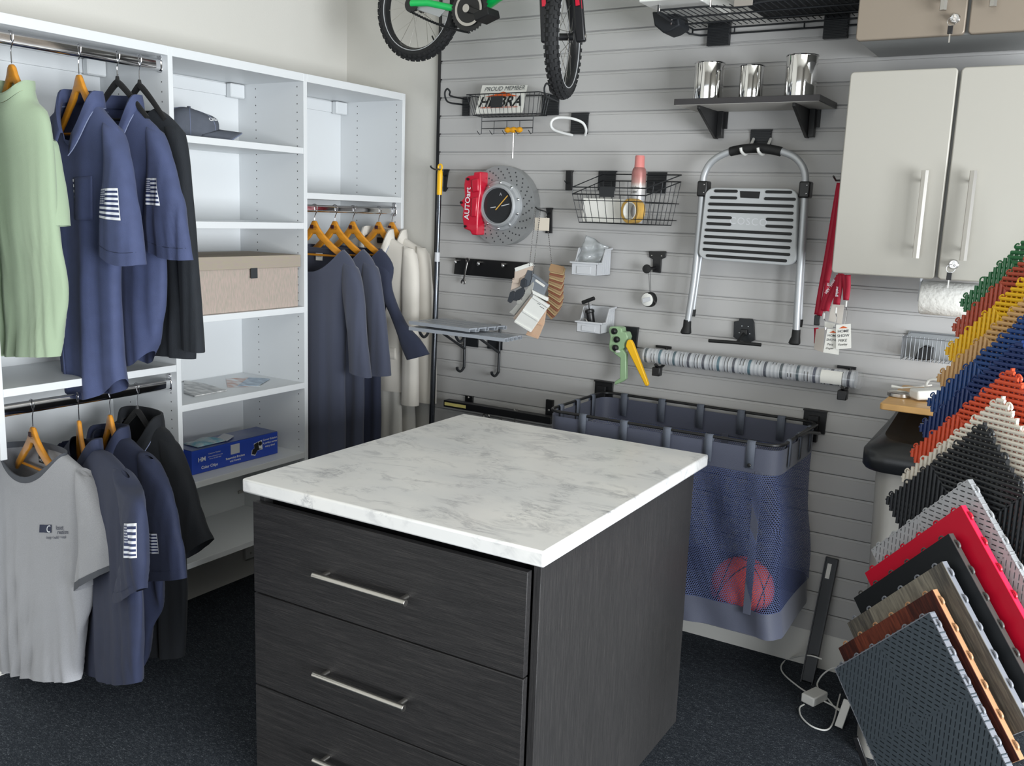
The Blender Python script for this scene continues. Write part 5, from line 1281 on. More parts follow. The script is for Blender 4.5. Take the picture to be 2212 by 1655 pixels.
# --- roll of film on two cradles
def filmmat():
    m = mat('printed_film', 'b9bcc0', .15, spec=.6, coat=.6); k = N(m); x, y, z = k.coord('Object')
    xx = k.math('DIVIDE', k.math('ADD', x, 10.0), .0585); f_ = k.math('FRACT', xx); i_ = k.math('FLOOR', xx)
    wn = k.n.new('ShaderNodeTexWhiteNoise'); wn.noise_dimensions = '1D'; k.l.new(i_, wn.inputs['W'])
    dk = k.ramp(wn.outputs[0], [(0.0, srgb('1d2c50')), (.35, srgb('241f1e')), (.6, srgb('2a6070')), (.8, srgb('1a2238'))])
    th_ = k.math('ARCTAN2', z, y); dash = k.math('GREATER_THAN', k.math('FRACT', k.math('MULTIPLY', k.math('ADD', th_, i_), 2.1)), .35)
    base = k.mix(k.math('LESS_THAN', k.math('FRACT', k.math('MULTIPLY', xx, 4)), .5), srgb('a9adb2'), srgb('c2c4c8'))
    m1 = k.math('LESS_THAN', k.math('ABSOLUTE', k.math('SUBTRACT', f_, .12)), .085)
    m2 = k.math('MULTIPLY', k.math('LESS_THAN', k.math('ABSOLUTE', k.math('SUBTRACT', f_, .55)), .035), dash)
    m3 = k.math('MULTIPLY', k.math('LESS_THAN', k.math('ABSOLUTE', k.math('SUBTRACT', f_, .75)), .03), dash)
    c = k.mix(m1, base, dk); c = k.mix(m2, c, srgb('4c4f55')); k.base(k.mix(m3, c, srgb('3a3633'))); return m
fr_ = pth('film_roll', 'long clear-wrapped roll of patterned tile film on two cradles', 'film roll', 1.9, -.06, 1.0)
a = W(1394, 769, .06); b = W(1850, 818, .06)
zc_ = (a.z+b.z)/2; rr_ = .0295
G().cyl((a.x, -.062, zc_), (b.x, -.062, zc_), rr_, 32).build('film', filmmat(), fr_)
m_wrap = mat('clear_wrap', 'f4f6f8', .08, alpha=.10, spec=.8)
G().loft([[(x, -.062+r_*math.cos(t)*(1+.05*math.sin(5*t+x*40)), zc_+r_*math.sin(t)*(1+.05*math.cos(4*t+x*60))) for t in np.linspace(0, 2*PI, 33)[:-1]] for x, r_ in ((a.x-.014, .020), (a.x-.008, .031), (a.x+.02, .0315), ((a.x+b.x)/2, .0312), (b.x-.02, .0315), (b.x+.008, .032), (b.x+.02, .027))]).build('clear_wrap', m_wrap, fr_)
p = W(1776, 808, .09); q = W(1827, 830, .09)
G().loft([[(x, -.062-(rr_+.0028)*math.cos(t), zc_+(rr_+.0028)*math.sin(t)) for t in np.linspace(-.7, .9, 10)] for x in (p.x-.005, q.x-.015)], closed=False).build('paper_label', m_paper, fr_)
for x in (1425, 1829):
    t = pth('roll_cradle', 'black cradle under the '+('left' if x < 1500 else 'right')+' end of the film roll', 'cradle', 1, -.05, .98)
    px_ = W(x, 800, .06).x; t.location.x = px_
    G().tube(spline([(px_, -.004, zc_+.03), (px_, -.010, zc_-.02), (px_, -.03, zc_-rr_-.010), (px_, -.075, zc_-rr_-.010), (px_, -.105, zc_-rr_+.004)], 4), .006, 8).build('cradle_arm', m_black, t)
    G().box(px_-.016, px_+.016, -.10, -.07, zc_-rr_-.042, zc_-rr_-.008).build('cradle_block', m_black, t, bevel=.003)
    G().box(px_-.045, px_+.02, -.008, -.0005, zc_+.026, zc_+.036).build('slat_tab', m_black, t, bevel=.001)
# --- shelf with three cans
ds = pth('display_shelf', 'dark shelf board on two triangular brackets holding three cans', 'shelf', 1.96, -.12, 1.97)
zs1, zs0 = 2.056, 2.036; xl, xr = W(1456, 217, .24).x, W(1758, 203, .24).x
G().box(xl, xr+.02, -.24, -.003, zs0, zs1).build('shelf_board', mat('dark_shelf', '2f2d2f', .35), ds, bevel=.0012)
G().box(xl+.004, xr+.016, -.236, -.006, zs0-.0008, zs0).build('shelf_underside', mat('shelf_underside', 'bab7b1', .5), ds, smooth=False)  # lightened colour stands in for light reaching it from below
for bx0, bx1 in ((1542, 1572), (1737, 1771)):
    p0, p1 = W(bx0, 275, .0).x, W(bx1, 275, .0).x
    G().box(p0, p1, -.007, -.001, W(1555, 279, 0).z, zs0-.001).build('bracket_plate', m_black, ds, bevel=.001)
    xm = p0+.012
    G().prism([(-.005, zs0-.001), (-.215, zs0-.001), (-.215, zs0-.012), (-.03, zs0-.098), (-.005, zs0-.098)], (xm, 0, 0), (0, 1, 0), (0, 0, 1), (1, 0, 0), .010).build('bracket_gusset', m_black, ds, bevel=.001)
    G().box(xm+.010, xm+.030, -.03, -.004, zs0-.095, zs0-.001).build('bracket_fold', m_black, ds, bevel=.001)
m_can = mat('polished_can', 'dad9d7', .06, metal=1.0, bump=.25, bscale=14, stretch=(1, 1, .15))
for lab, xl_, xr_, yt in (('polished steel canister, left of three on the dark shelf', 1498, 1566, 137), ('smallest polished steel canister, in the middle of the dark shelf', 1596, 1652, 143), ('tallest polished steel canister, right of three on the dark shelf', 1693, 1768, 121)):
    ca, cb = W(xl_, 170, .135), W(xr_, 170, .135); r_ = (cb.x-ca.x)*.5*.90; xm = (ca.x+cb.x)/2; yy = -.135
    zt_ = W((xl_+xr_)/2, yt, .135).z
    t = pth('canister', lab, 'canister', xm, yy, zs1)
    G().lathe([(r_*.98, 0), (r_*.99, .002), (r_*.99, zt_-zs1-.004), (r_*.985, zt_-zs1)], (xm, yy, zs1), (0, 0, 1), 48, cap=True).build('can_body', m_can, t, ang=40)
    G().tube([(xm+r_*math.cos(u), yy+r_*math.sin(u), zt_-.001) for u in np.linspace(0, 2*PI, 41)[:-1]], .0022, 6, closed=True).build('rolled_rim', m_chrome, t)
# --- top wire shelf
ws = pth('wire_shelf', 'black wire shelf on ridged plates at the top edge, between bicycle and cabinets', 'wire shelf', 1.9, -.2, 2.2)
Dw = .34
def Z(x, y, d): return W(x, y, d).z
zf = Z(1440, 22, Dw); zw = Z(1500, 60, .02)
xl = W(1422, 25, Dw).x; xr = W(1490, 60, .03).x+1.1
xr = 2.342; zsf = 2.330
xlb = xl
zt_, zb_ = zsf+.04, zsf
G().tube([(xl, -Dw, zt_), (xr, -Dw, zt_)], .0035, 8).build('front_rail', m_dkmetal, ws)
mid = []
for i in range(25):
    u = i/24; x = xl+(xr-xl)*u; mid.append((x, -Dw+.002, zb_+.004-.012*math.exp(-((u-.42)/.09)**2)))
G().tube(mid, .0035, 8).build('front_rail', m_dkmetal, ws)
for y in (-.24, -.13, -.02): G().tube([(xl, y, zb_-.004), (xr, y, zb_-.004)], .0032, 8).build('long_rail', m_dkmetal, ws)
G().tube([(xl, -Dw, zt_), (xl, -Dw, zb_), (xl, -.02, zb_-.0), (xl, -.02, zb_-.02)], .0035, 8).build('end_rail', m_dkmetal, ws)
G().tube([(xl, -Dw, zb_-.004), (xl+.0, -.05, zb_-.022), (xl+.03, -.015, zb_-.024), (xr, -.015, zb_-.024)], .0035, 8).build('lower_rail', m_dkmetal, ws)
for i in range(30):
    x = xl+(xr-xl)*(i+.5)/30; G().tube([(x, -Dw, zb_+.004), (x, -.02, zb_+.004)], .0016, 5).build('shelf_wire', m_dkmetal, ws)
for y in (-.22, -.10): G().tube([(xl, y, zb_), (xl, y, zb_-.022-.0*(y+.05))], .003, 6).build('end_strut', m_chrome, ws)
for x in (1588, 1738): 
    p = W(x, 50, .015); G().tube([(p.x, -.016, zb_), (p.x, -.016, zb_-.024)], .003, 6).build('back_strut', m_dkmetal, ws)
plate(ws, 1529, 46, 1573, 96, 8, .022); plate(ws, 1781, 28, 1829, 80, 8, .022)
G().box(W(1587, 0, Dw).x, W(1627, 0, Dw).x, -Dw-.006, -Dw-.001, zb_-.006, zt_+.02).build('label_holder', mat('warm_grey_plate', '8d8780', .5), ws, bevel=.001)
for x in (1425, 1535): 
    p = W(x, 10, Dw); G().cyl((p.x, -Dw, zb_), (p.x, -Dw, zt_+.03), .003, 8).build('chrome_strut', m_chrome, ws)
# dark bag hanging down through the shelf's left end
db = pth('dark_case', 'dark pointed case sticking out under the left end of the wire shelf', 'case', xl+.1, -.15, 2.15)
P_ = [W(x, y, .16) for x, y in ((1415, 28), (1470, 30), (1475, 58), (1456, 70), (1440, 75), (1420, 58))]
G().prism([(p.x, p.z) for p in P_], (0, -.19, 0), (1, 0, 0), (0, 0, 1), (0, 1, 0), .10).build('case_body', mat('dark_case', '15181d', .6), db, bevel=.006, seg=3)
kt = pth('dark_mat', 'dark folded mat lying on the black wire shelf', 'folded mat', 2.1, -.2, zb_)
G().box(xl+.28, xr-.02, -.30, -.03, zb_+.008, zb_+.045).build('mat_body', mat('dark_mat', '191b1f', .7), kt, bevel=.01, seg=3)
wbx = pth('white_tray', 'white tray corner at the very top left of the wire shelf', 'tray', xl, -.3, zt_)
a_ = W(1380, 5, .40); G().box(a_.x, a_.x+.20, -.40, -.06, a_.z, a_.z+.05).build('tray', m_whpl, wbx, bevel=.003)
# ================================================================ wall cabinets
m_door = mat('satin_door', 'aaa79f', .38, metal=.1, bump=.02, bscale=500)
m_door_shaded = mat('satin_door_shaded', '8a7f72', .4, metal=.25, bump=.02, bscale=500)  # dim, warm light near the ceiling put into the upper doors' colour
m_carc = mat('cabinet_carcass', '8e8f8e', .5)
m_edge = mat('door_edge', 'dcdcda', .35)
def cabinet(lab, x0, xm0, xm1, x1, z0, z1, m, handles, hz, lock, keyz, edge=m_edge):
    t = thing('wall_cabinet', lab, 'wall cabinet', ((x0+x1)/2, -.16, z0), 'garage wall cabinets')
    G().box(x0+.004, x1-.004, -.318, -.0008, z0+.004, z1-.004).build('carcass', m_carc, t, bevel=.001)
    ds_ = []
    for a, b in ((x0, xm0), (xm1, x1)):
        P_ = [(p[0]+(a+b)/2, p[1]+(z0+z1)/2) for p in rrect(b-a, z1-z0, .012, 5)]
        d = G().prism(P_, (0, -.341, 0), (1, 0, 0), (0, 0, 1), (0, 1, 0), .021).build('door', m, t, bevel=.004, seg=3); ds_.append(d)
    for d, hx in zip(ds_, handles):
        g = G(); n_ = 6; g.cyl((hx, -.378, hz[0]), (hx, -.378, hz[1]), .0105, 6, cap=True); g.build('handle', m_steel, d, smooth=False)
        for zz_ in (hz[0]+.03, hz[1]-.03): G().cyl((hx, -.342, zz_), (hx, -.373, zz_), .005, 12).build('handle_post', m_steel, d)
    d = ds_[lock[2]]; lx, lz = lock[0], lock[1]
    G().lathe([(.0145, 0), (.0145, .003), (.0115, .007), (.001, .007)], (lx, -.3415, lz), (0, -1, 0), 24).build('lock', m_chrome, d)
    k = thing('key_ring', keyz, 'keys', (lx, -.36, lz-.05))
    G().box(lx-.0012, lx+.0012, -.372, -.349, lz-.009, lz+.009).build('key_in_lock', m_steel, k, bevel=.0005)
    G().tube([(lx-.004+.012*math.cos(u), -.366, lz-.012+.012*math.sin(u)) for u in np.linspace(0, 2*PI, 25)[:-1]], .0009, 6, closed=True).build('ring', m_chrome, k)
    G().box(lx-.013, lx+.001, -.369, -.364, lz-.046, lz-.024).build('key_head', m_black, k, bevel=.001)
    G().box(lx-.0075, lx-.0035, -.3675, -.3655, lz-.070, lz-.046).build('key_blade', m_steel, k, smooth=False)
    return t
h1, h2 = at(1988, 465, 'y', -.378).x, at(2092, 465, 'y', -.378).x
zt_, zb_ = at(2000, 368, 'y', -.378).z, at(1982, 558, 'y', -.378).z
cabinet('light satin two-door wall cabinet with bar handles, below the taupe one', 2.344, 2.646, 2.655, 2.958, 1.4935, 2.1055, m_door, (h1, h2), (zb_, zt_), (2.696, 1.541, 1), 'keys hanging from the lock of the light lower cabinet')
u1, u2 = at(2038, 10, 'y', -.378).x, at(2145, 8, 'y', -.378).x
cabinet('darker taupe two-door wall cabinet at the top right edge', 2.349, 2.651, 2.660, 2.962, 2.1955, 2.80, m_door_shaded, (u1, u2), (at(2038, 22, 'y', -.378).z, 2.54), (2.622, 2.241, 0), 'keys hanging from the lock of the taupe upper cabinet')
# paper towel
pt_ = thing('paper_towel_roll', 'white embossed paper towel roll hanging under the light cabinet', 'paper towel', (2.75, -.2, 1.37))
def towel_mat():
    m = mat('embossed_paper', 'ecebe6', .9); k = N(m); k.coord(); 
    b = k.noise(55, 2); k.bump(b, .8, .004); return m
G().lathe([(.018, 0), (.051, 0), (.0535, .004), (.0535, .272), (.051, .276), (.018, .276)], (2.597, -.2, 1.428), (1, 0, 0), 40).build('paper', towel_mat(), pt_, ang=50)
for x in (2.592, 2.877):
    G().box(x-.003, x+.003, -.215, -.185, 1.415, 1.4970).build('holder_arm', m_gypl, pt_, bevel=.001)
G().cyl((2.592, -.2, 1.428), (2.877, -.2, 1.428), .006, 12).build('holder_rod', m_gypl, pt_)
# lanyards with badges
m_rib = mat('red_ribbon', 'b01434', .6, bump=.2, bscale=700); m_ribd = mat('dark_red_ribbon', '7a1020', .7)
def ribbon(g, pts, w_=.017, d=None, nrm=(0, 1, 0)):
    P_ = spline([W(*p) for p in pts], 5); rows = []
    for i, p in enumerate(P_):
        tg = (P_[min(i+1, len(P_)-1)]-P_[max(i-1, 0)]).normalized(); s_ = tg.cross(Vector(nrm)).normalized()
        rows.append([p-s_*w_/2, p+s_*w_/2])
    return g.loft(rows, closed=False)
def lanyard(lab, paths, card, writing, m=m_rib, clipz=None):
    P0 = W(*paths[0][0]); t = thing('lanyard', lab, 'lanyard', (P0.x, P0.y, 1.25), 'red show lanyards')
    for p in paths: ribbon(G(), p).build('ribbon', m, t, solid=.0009)
    return t
hk_ = pth('slat_hook', 'black hook hidden beside the light cabinet carrying the red lanyards', 'hook', 2.3, -.03, 1.8)
a = W(1816, 392, .03); G().tube([(a.x, -.004, a.z+.005), (a.x, -.10, a.z), (a.x, -.14, a.z+.012)], .0032, 8).build('hook_arm', m_black, hk_); G().box(a.x-.008, a.x+.008, -.006, -.0005, a.z-.03, a.z+.03).build('hook_plate', m_black, hk_, bevel=.001)
ly = lanyard('red lanyard with a black side buckle, hanging furthest left', [[(1813, 395, .05), (1800, 470, .045), (1785, 560, .04), (1772, 630, .04), (1764, 680, .045)], [(1817, 395, .06), (1806, 480, .055), (1792, 570, .05), (1782, 640, .05), (1770, 682, .05)]], None, None)
p = W(1765, 692, .05); G().box(p.x-.010, p.x+.010, -.055, -.045, p.z-.018, p.z+.018).build('buckle', m_black, ly, bevel=.003)
ribbon(G(), [(1763, 708, .05), (1764, 725, .05), (1763, 742, .05)], .016).build('ribbon_end', m_rib, ly, solid=.001)
l2 = lanyard('red lanyard with white words, swinging down to the back badges', [[(1816, 396, .075), (1808, 480, .07), (1797, 560, .07), (1786, 610, .07)], [(1817, 592, .12), (1802, 612, .115), (1787, 640, .11), (1778, 672, .10)], [(1822, 592, .125), (1806, 620, .12), (1790, 655, .11), (1786, 672, .105)]], None, None)
l3 = lanyard('red lanyard ending in a white cord above the Pete badge', [[(1812, 594, .13), (1808, 630, .13), (1805, 658, .13)], [(1818, 594, .135), (1814, 625, .135), (1809, 658, .135)]], None, None)
l4 = lanyard('red lanyard folded wide above the MIKE badge, furthest right', [[(1824, 594, .14), (1826, 620, .14), (1827, 648, .14)], [(1832, 594, .145), (1832, 622, .145), (1828, 648, .145)]], None, None)
for L_1, (x, y, d), n_ in ((l2, (1780, 680, .105), 3), (l3, (1806, 668, .135), 3), (l4, (1828, 654, .145), 2)):
    p = W(x, y, d); G().cyl(p+Vector((0, 0, .006)), p-Vector((0, 0, .014)), .0032, 8).build('cord_crimp', m_whpl, L_1)
    q = W(*{l2: (1783, 712, .105), l3: (1803, 706, .135), l4: (1825, 702, .145)}[L_1])
    G().tube(spline([p-Vector((0, 0, .012)), (p+q)/2+Vector((.004, 0, 0)), q], 4), .0016, 6).build('swivel_clip', m_chrome, L_1)
for L_1, s__, p_a, p_b in ((l2, 'HBA - Home', (1779, 640, .118), (1808, 598, .124)), (ly, 'tion of Metro', (1786, 640, .06), (1797, 560, .062)), (l3, 'Builders', (1806, 655, .139), (1811, 605, .136))):
    A_, B_ = W(*p_a), W(*p_b); ex_ = (B_-A_).normalized(); up_ = Vector((0, -1, 0)).cross(ex_)*-1
    text(s__, 'printed_lettering', m_white_ink, (A_+B_)/2+Vector((0, -.003, 0)), ex_, up_, .013, L_1, bold=.01, squash=.8)
def badge(lab, pts, d, w1, w2, m=m_paper):
    P_ = [W(x, y, d) for x, y in pts]; t = thing('name_badge', lab, 'badge', (P_[0].x, -d, min(p.z for p in P_)), 'home show badges')
    G().prism([(p.x, p.z) for p in P_], (0, -d, 0), (1, 0, 0), (0, 0, 1), (0, 1, 0), .0012).build('card', m, t, bevel=.0003, seg=1)
    if w1:
        A, B, C_, D = P_; ex_ = (B-A).normalized(); ey_ = (A-D).normalized(); ww = (B-A).length; hh = (A-D).length
        o = lambda u, v: D+(B-A)*u+(A-D)*v+Vector((0, -.0004, 0))
        g = G(); g.add([o(.2, .84), o(.82, .84), o(.5, .93)], [(0, 1, 2)]); g.build('printed_roof', m_org, t, smooth=False)
        text('HOME', 'printed_lettering', m_grey_ink, o(.5, .72), ex_, ey_, ww*.27, t, depth=.0003, bold=.01); text('SHOW', 'printed_lettering', m_grey_ink, o(.5, .54), ex_, ey_, ww*.27, t, depth=.0003, bold=.01)
        text(w1, 'handwriting', m_ink, o(.45, .35), ex_, ey_, ww*.27, t, depth=.0003, shear=.15); text(w2, 'handwriting', m_ink, o(.45, .19), ex_, ey_, ww*.23, t, depth=.0003, shear=.3)
    return t
def cb_(x, y): return 1740+x/7.525, 560+y/7.525
badge('front badge reading HOME SHOW and MIKE', [cb_(495, 1065), cb_(735, 1050), cb_(742, 1445), cb_(495, 1470)], .15, 'MIKE', 'Fawley')
badge('badge reading HOME SHOW and Pete, half behind the MIKE badge', [cb_(355, 1130), cb_(560, 1140), cb_(540, 1555), cb_(285, 1515)], .14, 'Pete', 'Dugan')
badge('blank grey card behind the lanyard clips', [cb_(425, 720), cb_(630, 745), cb_(590, 1060), cb_(370, 1000)], .10, None, None, mat('grey_card', 'c9c3bb', .5))
badge('pale badge with orange print tucked behind the Pete badge', [cb_(310, 1010), cb_(480, 1050), cb_(440, 1120), cb_(310, 1110)], .12, None, None)
badge('clear badge holder at the bottom left of the lanyards', [cb_(170, 1140), cb_(310, 1120), cb_(285, 1515), cb_(135, 1465)], .09, None, None, mat('clear_holder', 'b5aca3', .3))
# small wire basket, right
m_bwire = mat('grey_wire', '74777b', .4, metal=.3)
b3 = pth('wire_basket', 'small grey wire basket holding a black part beside the yellow tile', 'wire basket', 2.6, -.06, 1.2)
a = W(1950, 728, .11); b = W(1955, 777, .10); xr = a.x+.17
G().tube([(a.x, -.11, a.z), (xr, -.11, a.z), (xr, -.01, a.z+.008), (a.x+.012, -.01, a.z+.008)], .0017, 6, closed=True).build('basket_rim', m_bwire, b3)
ps = [[(a.x+(xr-a.x)*i/13, -.11, a.z+.006), (a.x+(xr-a.x)*i/13, -.105, b.z), (a.x+(xr-a.x)*i/13, -.01, b.z)] for i in range(14)]
wires(b3, 'basket_wire', ps, .0014, m_bwire)
for i in range(5): G().tube([(a.x, -.11+.1*i/5, a.z), (a.x, -.105+.095*i/5, b.z)], .0014, 6).build('basket_wire', m_bwire, b3)
G().box(a.x, xr, -.0075, -.001, b.z-.004, a.z+.012).build('back_plate', mat('plate_grey', '8f9396', .5), b3, bevel=.001)
bp_ = pth('black_clamp', 'angular black plastic part lying in the small grey basket', 'clamp', a.x+.07, -.06, b.z)
P_ = [W(x, y, .07) for x, y in ((1975, 778), (1984, 755), (1998, 746), (2016, 752), (2012, 778), (1998, 782))]
G().prism([(p.x, max(p.z, b.z+.002)) for p in P_], (0, -.08, 0), (1, 0, 0), (0, 0, 1), (0, 1, 0), .04).build('clamp_body', m_black, bp_, bevel=.003)

# ================================================================ sports hamper with basketball
def mesh_mat(name, col, alpha_scale=.0072):
    m = mat(name, col, .7); k = N(m); x, y, z = k.coord('UV')
    u = k.math('DIVIDE', x, alpha_scale); v = k.math('DIVIDE', y, alpha_scale*1.732)
    def cell(du, dv):
        fu = k.math('SUBTRACT', k.math('FRACT', k.math('ADD', u, du)), .5); fv = k.math('MULTIPLY', k.math('SUBTRACT', k.math('FRACT', k.math('ADD', v, dv)), .5), 1.732)
        return k.math('SQRT', k.math('ADD', k.math('MULTIPLY', fu, fu), k.math('MULTIPLY', fv, fv)))
    d = k.math('MINIMUM', cell(0, 0), cell(.5, .5))
    a = k.math('GREATER_THAN', d, .385)
    k.l.new(a, k.b.inputs['Alpha']); return m
m_mesh = mesh_mat('bag_mesh', '47537c'); m_bag = mat('bag_fabric', '4a4e5e', .55, bump=.25, bscale=500, sheen=.2)
hm = thing('sports_hamper', 'dark blue mesh sports hamper hooked on the slatwall behind the island', 'hamper', (1.86, -.26, .285))
HX0, HX1, HY0, HY1, HZ = 1.425, 2.275, -.495, -.035, .942
def hring(z, grow=0.0, sag=0.0, n=120):
    f_ = (HZ-z)/(HZ-.285); x0, x1 = HX0+.01*f_-grow, HX1+.035*f_**2+grow; y0, y1 = HY0-grow, HY1+grow
    c = rrect(x1-x0, y1-y0, .05, 6); P_ = [Vector(((x0+x1)/2+p[0], (y0+y1)/2+p[1], z)) for p in c]
    # resample evenly
    L = [0]
    for i in range(len(P_)): L.append(L[-1]+(P_[(i+1) % len(P_)]-P_[i]).length)
    out = []
    for k_ in range(n):
        s_ = L[-1]*k_/n; i = max(j for j in range(len(P_)) if L[j] <= s_+1e-9); u_ = (s_-L[i])/max(1e-9, L[i+1]-L[i])
        q = P_[i].lerp(P_[(i+1) % len(P_)], u_)
        cx_, cy_ = (x0+x1)/2, (y0+y1)/2
        wv = sag*(math.sin(q.x*19+z*5)+.6*math.sin(q.x*41+2*z*9+q.y*8))
        dn = Vector((0, -1 if q.y < cy_ else 1, 0)) if abs(q.y-cy_) > (y1-y0)/2-.03 else Vector((1 if q.x > cx_ else -1, 0, 0))
        if q.y > cy_+.18 and wv > 0: wv = 0
        q = q+dn*wv; out.append(q)
    return out, L[-1]
def hband(z0, z1, m, name, sag=.003, grow=0.0, rows=3):
    rs = []; g = G(); n = 120
    zz_ = np.linspace(z1, z0, rows); R_ = [hring(z, grow, sag*min(1, (HZ-z)/.15)+0*z, n) for z in zz_]
    vs = []; fs = []; uv = []
    for (ring_, L), z in zip(R_, zz_):
        for i in range(n+1): vs.append(ring_[i % n]); uv.append((L*i/n, float(z)))
    for j in range(rows-1):
        for i in range(n): fs.append((j*(n+1)+i, j*(n+1)+i+1, (j+1)*(n+1)+i+1, (j+1)*(n+1)+i))
    g.add(vs, fs, uv); return g.build(name, m, hm, ang=80)
hband(.842, .925, m_bag, 'top_band', .002, .002, 4); hband(.375, .8425, m_mesh, 'mesh_wall', .010, 0, 22)
hband(.286, .376, m_bag, 'bottom_band', .009, .001, 6)
rg, _ = hring(.287); g = G(); g.add(rg, [tuple(range(len(rg)))]); g.build('base_panel', m_bag, hm)
c = rrect(HX1-HX0+.004, HY1-HY0+.004, .05, 8); G().tube([((HX0+HX1)/2+p[0], (HY0+HY1)/2+p[1], HZ) for p in c], .0055, 10, closed=True).build('rim_tube', m_black, hm)
m_strap = mat('strap_webbing', '5a606c', .7, bump=.3, bscale=500)
for px_ in (1258, 1347, 1441, 1532, 1625):
    x = at(px_, 950, 'y', HY0).x
    g = G(); g.loft([[(x-.014, y, z), (x+.014, y, z)] for y, z in ((HY0-.0085, HZ-.085), (HY0-.0085, HZ), (HY0-.004, HZ+.0065), (HY0+.004, HZ+.0065), (HY0+.0085, HZ), (HY0+.0085, HZ-.07))], closed=False); g.build('strap', m_strap, hm, solid=.0018)
    G().lathe([(.0065, 0), (.0065, .003), (.004, .005), (.001, .005)], (x, HY0-.0105, HZ-.074), (0, -1, 0), 14).build('snap_button', m_black, hm)
for px_ in (1349, 1431, 1515, 1604, 1692):
    x = at(px_, 870, 'y', HY1).x
    g = G(); g.loft([[(x-.014, y, z), (x+.014, y, z)] for y, z in ((HY1-.0085, HZ-.085), (HY1-.0085, HZ), (HY1-.004, HZ+.0065), (HY1+.004, HZ+.0065), (HY1+.0085, HZ), (HY1+.0085, HZ-.07))], closed=False); g.build('strap', m_strap, hm, solid=.0018)
for y in (-.40, -.27, -.14):
    g = G(); g.loft([[(x, y-.014, z), (x, y+.014, z)] for x, z in ((HX1+.0085, HZ-.085), (HX1+.0085, HZ), (HX1+.004, HZ+.0065), (HX1-.004, HZ+.0065), (HX1-.0085, HZ), (HX1-.0085, HZ-.07))], closed=False); g.build('strap', m_strap, hm, solid=.0018)
    g = G(); g.loft([[(x, y-.014, z), (x, y+.014, z)] for x, z in ((HX0+.0085, HZ-.085), (HX0+.0085, HZ), (HX0+.004, HZ+.0065), (HX0-.004, HZ+.0065), (HX0-.0085, HZ), (HX0-.0085, HZ-.07))], closed=False); g.build('strap', m_strap, hm, solid=.0018)
for x in (1.41, 2.26):
    G().box(x-.04, x+.04, -.011, -.0005, HZ-.045, HZ+.038).build('hook_plate', m_black, hm, bevel=.001)
    G().box(x-.018, x+.018, -.032, -.011, HZ-.075, HZ+.02).build('hook_bracket', m_black, hm, bevel=.001)
    G().box(x-.042, x+.042, -.018, -.0005, HZ+.034, HZ+.040).build('plate_lip', m_black, hm, bevel=.001)
    s_ = 1 if x > 2 else -1
    if s_ < 0: continue
    G().tube(spline([(x+s_*.01, -.02, HZ-.035), (x+s_*.035, -.07, HZ-.03), (x+s_*.03, -.2, HZ-.004), (x+s_*.022, -.31, HZ+.004)], 4), .006, 8).build('side_arm', m_black, hm)
    G().tube([(x+s_*.008, -.03, HZ-.02), (x+s_*.03, -.10, HZ+.005), (x+s_*.022, -.33, HZ+.006)], .005, 8).build('side_arm', m_black, hm)
g = G().box(1.93, 1.955, HY1-.006, HY1-.002, .36, .85); g.build('back_seam', m_bag, hm)
g = G().box(1.418, 1.424, -.105, -.1, .8, .92)
for xx, yy in ((HX1-.028, HY0+.014),):
    G().box(2.20, 2.226, HY0-.005, HY0-.001, .36, .85).build('front_seam', m_bag, hm, bevel=.001)
bb_ = thing('basketball', 'orange-red basketball lying inside the mesh hamper', 'basketball', (2.155, -.375, .288))
bc, Rb = Vector((2.155, -.375, .397)), .108
G().sphere(bc, Rb, 48, 28).build('ball_skin', mat('orange_rubber', 'd4452a', .6, bump=.5, bscale=600), bb_)
ax1 = Vector((.30, -.25, .92)).normalized(); e1 = ax1.orthogonal().normalized(); e2 = ax1.cross(e1)
def gc(e, f, off=0): r_ = math.sqrt(max(0, 1-off*off)); n_ = e.cross(f); return [bc+(e*math.cos(u)*r_+f*math.sin(u)*r_+n_*off)*(Rb+.0004) for u in np.linspace(0, 2*PI, 61)[:-1]]
vw = (Vector(CAM)-bc).normalized(); e1 = (vw-ax1*vw.dot(ax1)).normalized(); e2 = ax1.cross(e1)
for e, f, o_ in ((e1, e2, 0), (ax1, e1*.6+e2*.8, 0), (ax1, e2*.0+(e1*.8-e2*.6), .0), (e1, ax1, .62), (e1, ax1, -.62)):
    f = (f-e*f.dot(e)).normalized(); G().tube(gc(e, f, o_), .0018, 6, closed=True).build('black_seam', m_rubber, bb_)

# ================================================================ floor things by the right wall
lb = thing('leaning_bar', 'dark metal channel bar with a pale label leaning on the slatwall', 'bar', (2.352, -.13, 0))
p1, p0 = Vector((2.372, -.014, .445)), Vector((2.352, -.135, .004))
G().bar(p0, p1, .046, .016, (0, -1, .25)).build('channel', m_dkmetal, lb, bevel=.002)
d_ = (p1-p0).normalized(); fn = Vector((0, -1, -.27)).normalized()
G().bar(p0+d_*.385+fn*.0088, p0+d_*.44+fn*.0088, .022, .001, fn).build('pale_label', m_trimw, lb, smooth=False)
for s_ in (-1, 1): G().bar(p0+Vector((s_*.020, 0, 0))+fn*.011, p1+Vector((s_*.020, 0, 0))+fn*.011, .004, .010, fn).build('channel_lip', m_dkmetal, lb)
ad = thing('power_adapter', 'white power adapter block lying on the floor beside the leaning bar', 'power adapter', (2.40, -.25, 0))
a0, a1 = at(1733, 1500, 'z', .02), at(1765, 1492, 'z', .02)
dv = Vector((.35, .94, 0)).normalized()
G().bar(Vector((2.393, -.30, .0175)), Vector((2.393, -.30, .0175))+dv*.085, .052, .033, (0, 0, 1)).build('adapter_block', m_whpl, ad, bevel=.005, seg=3)
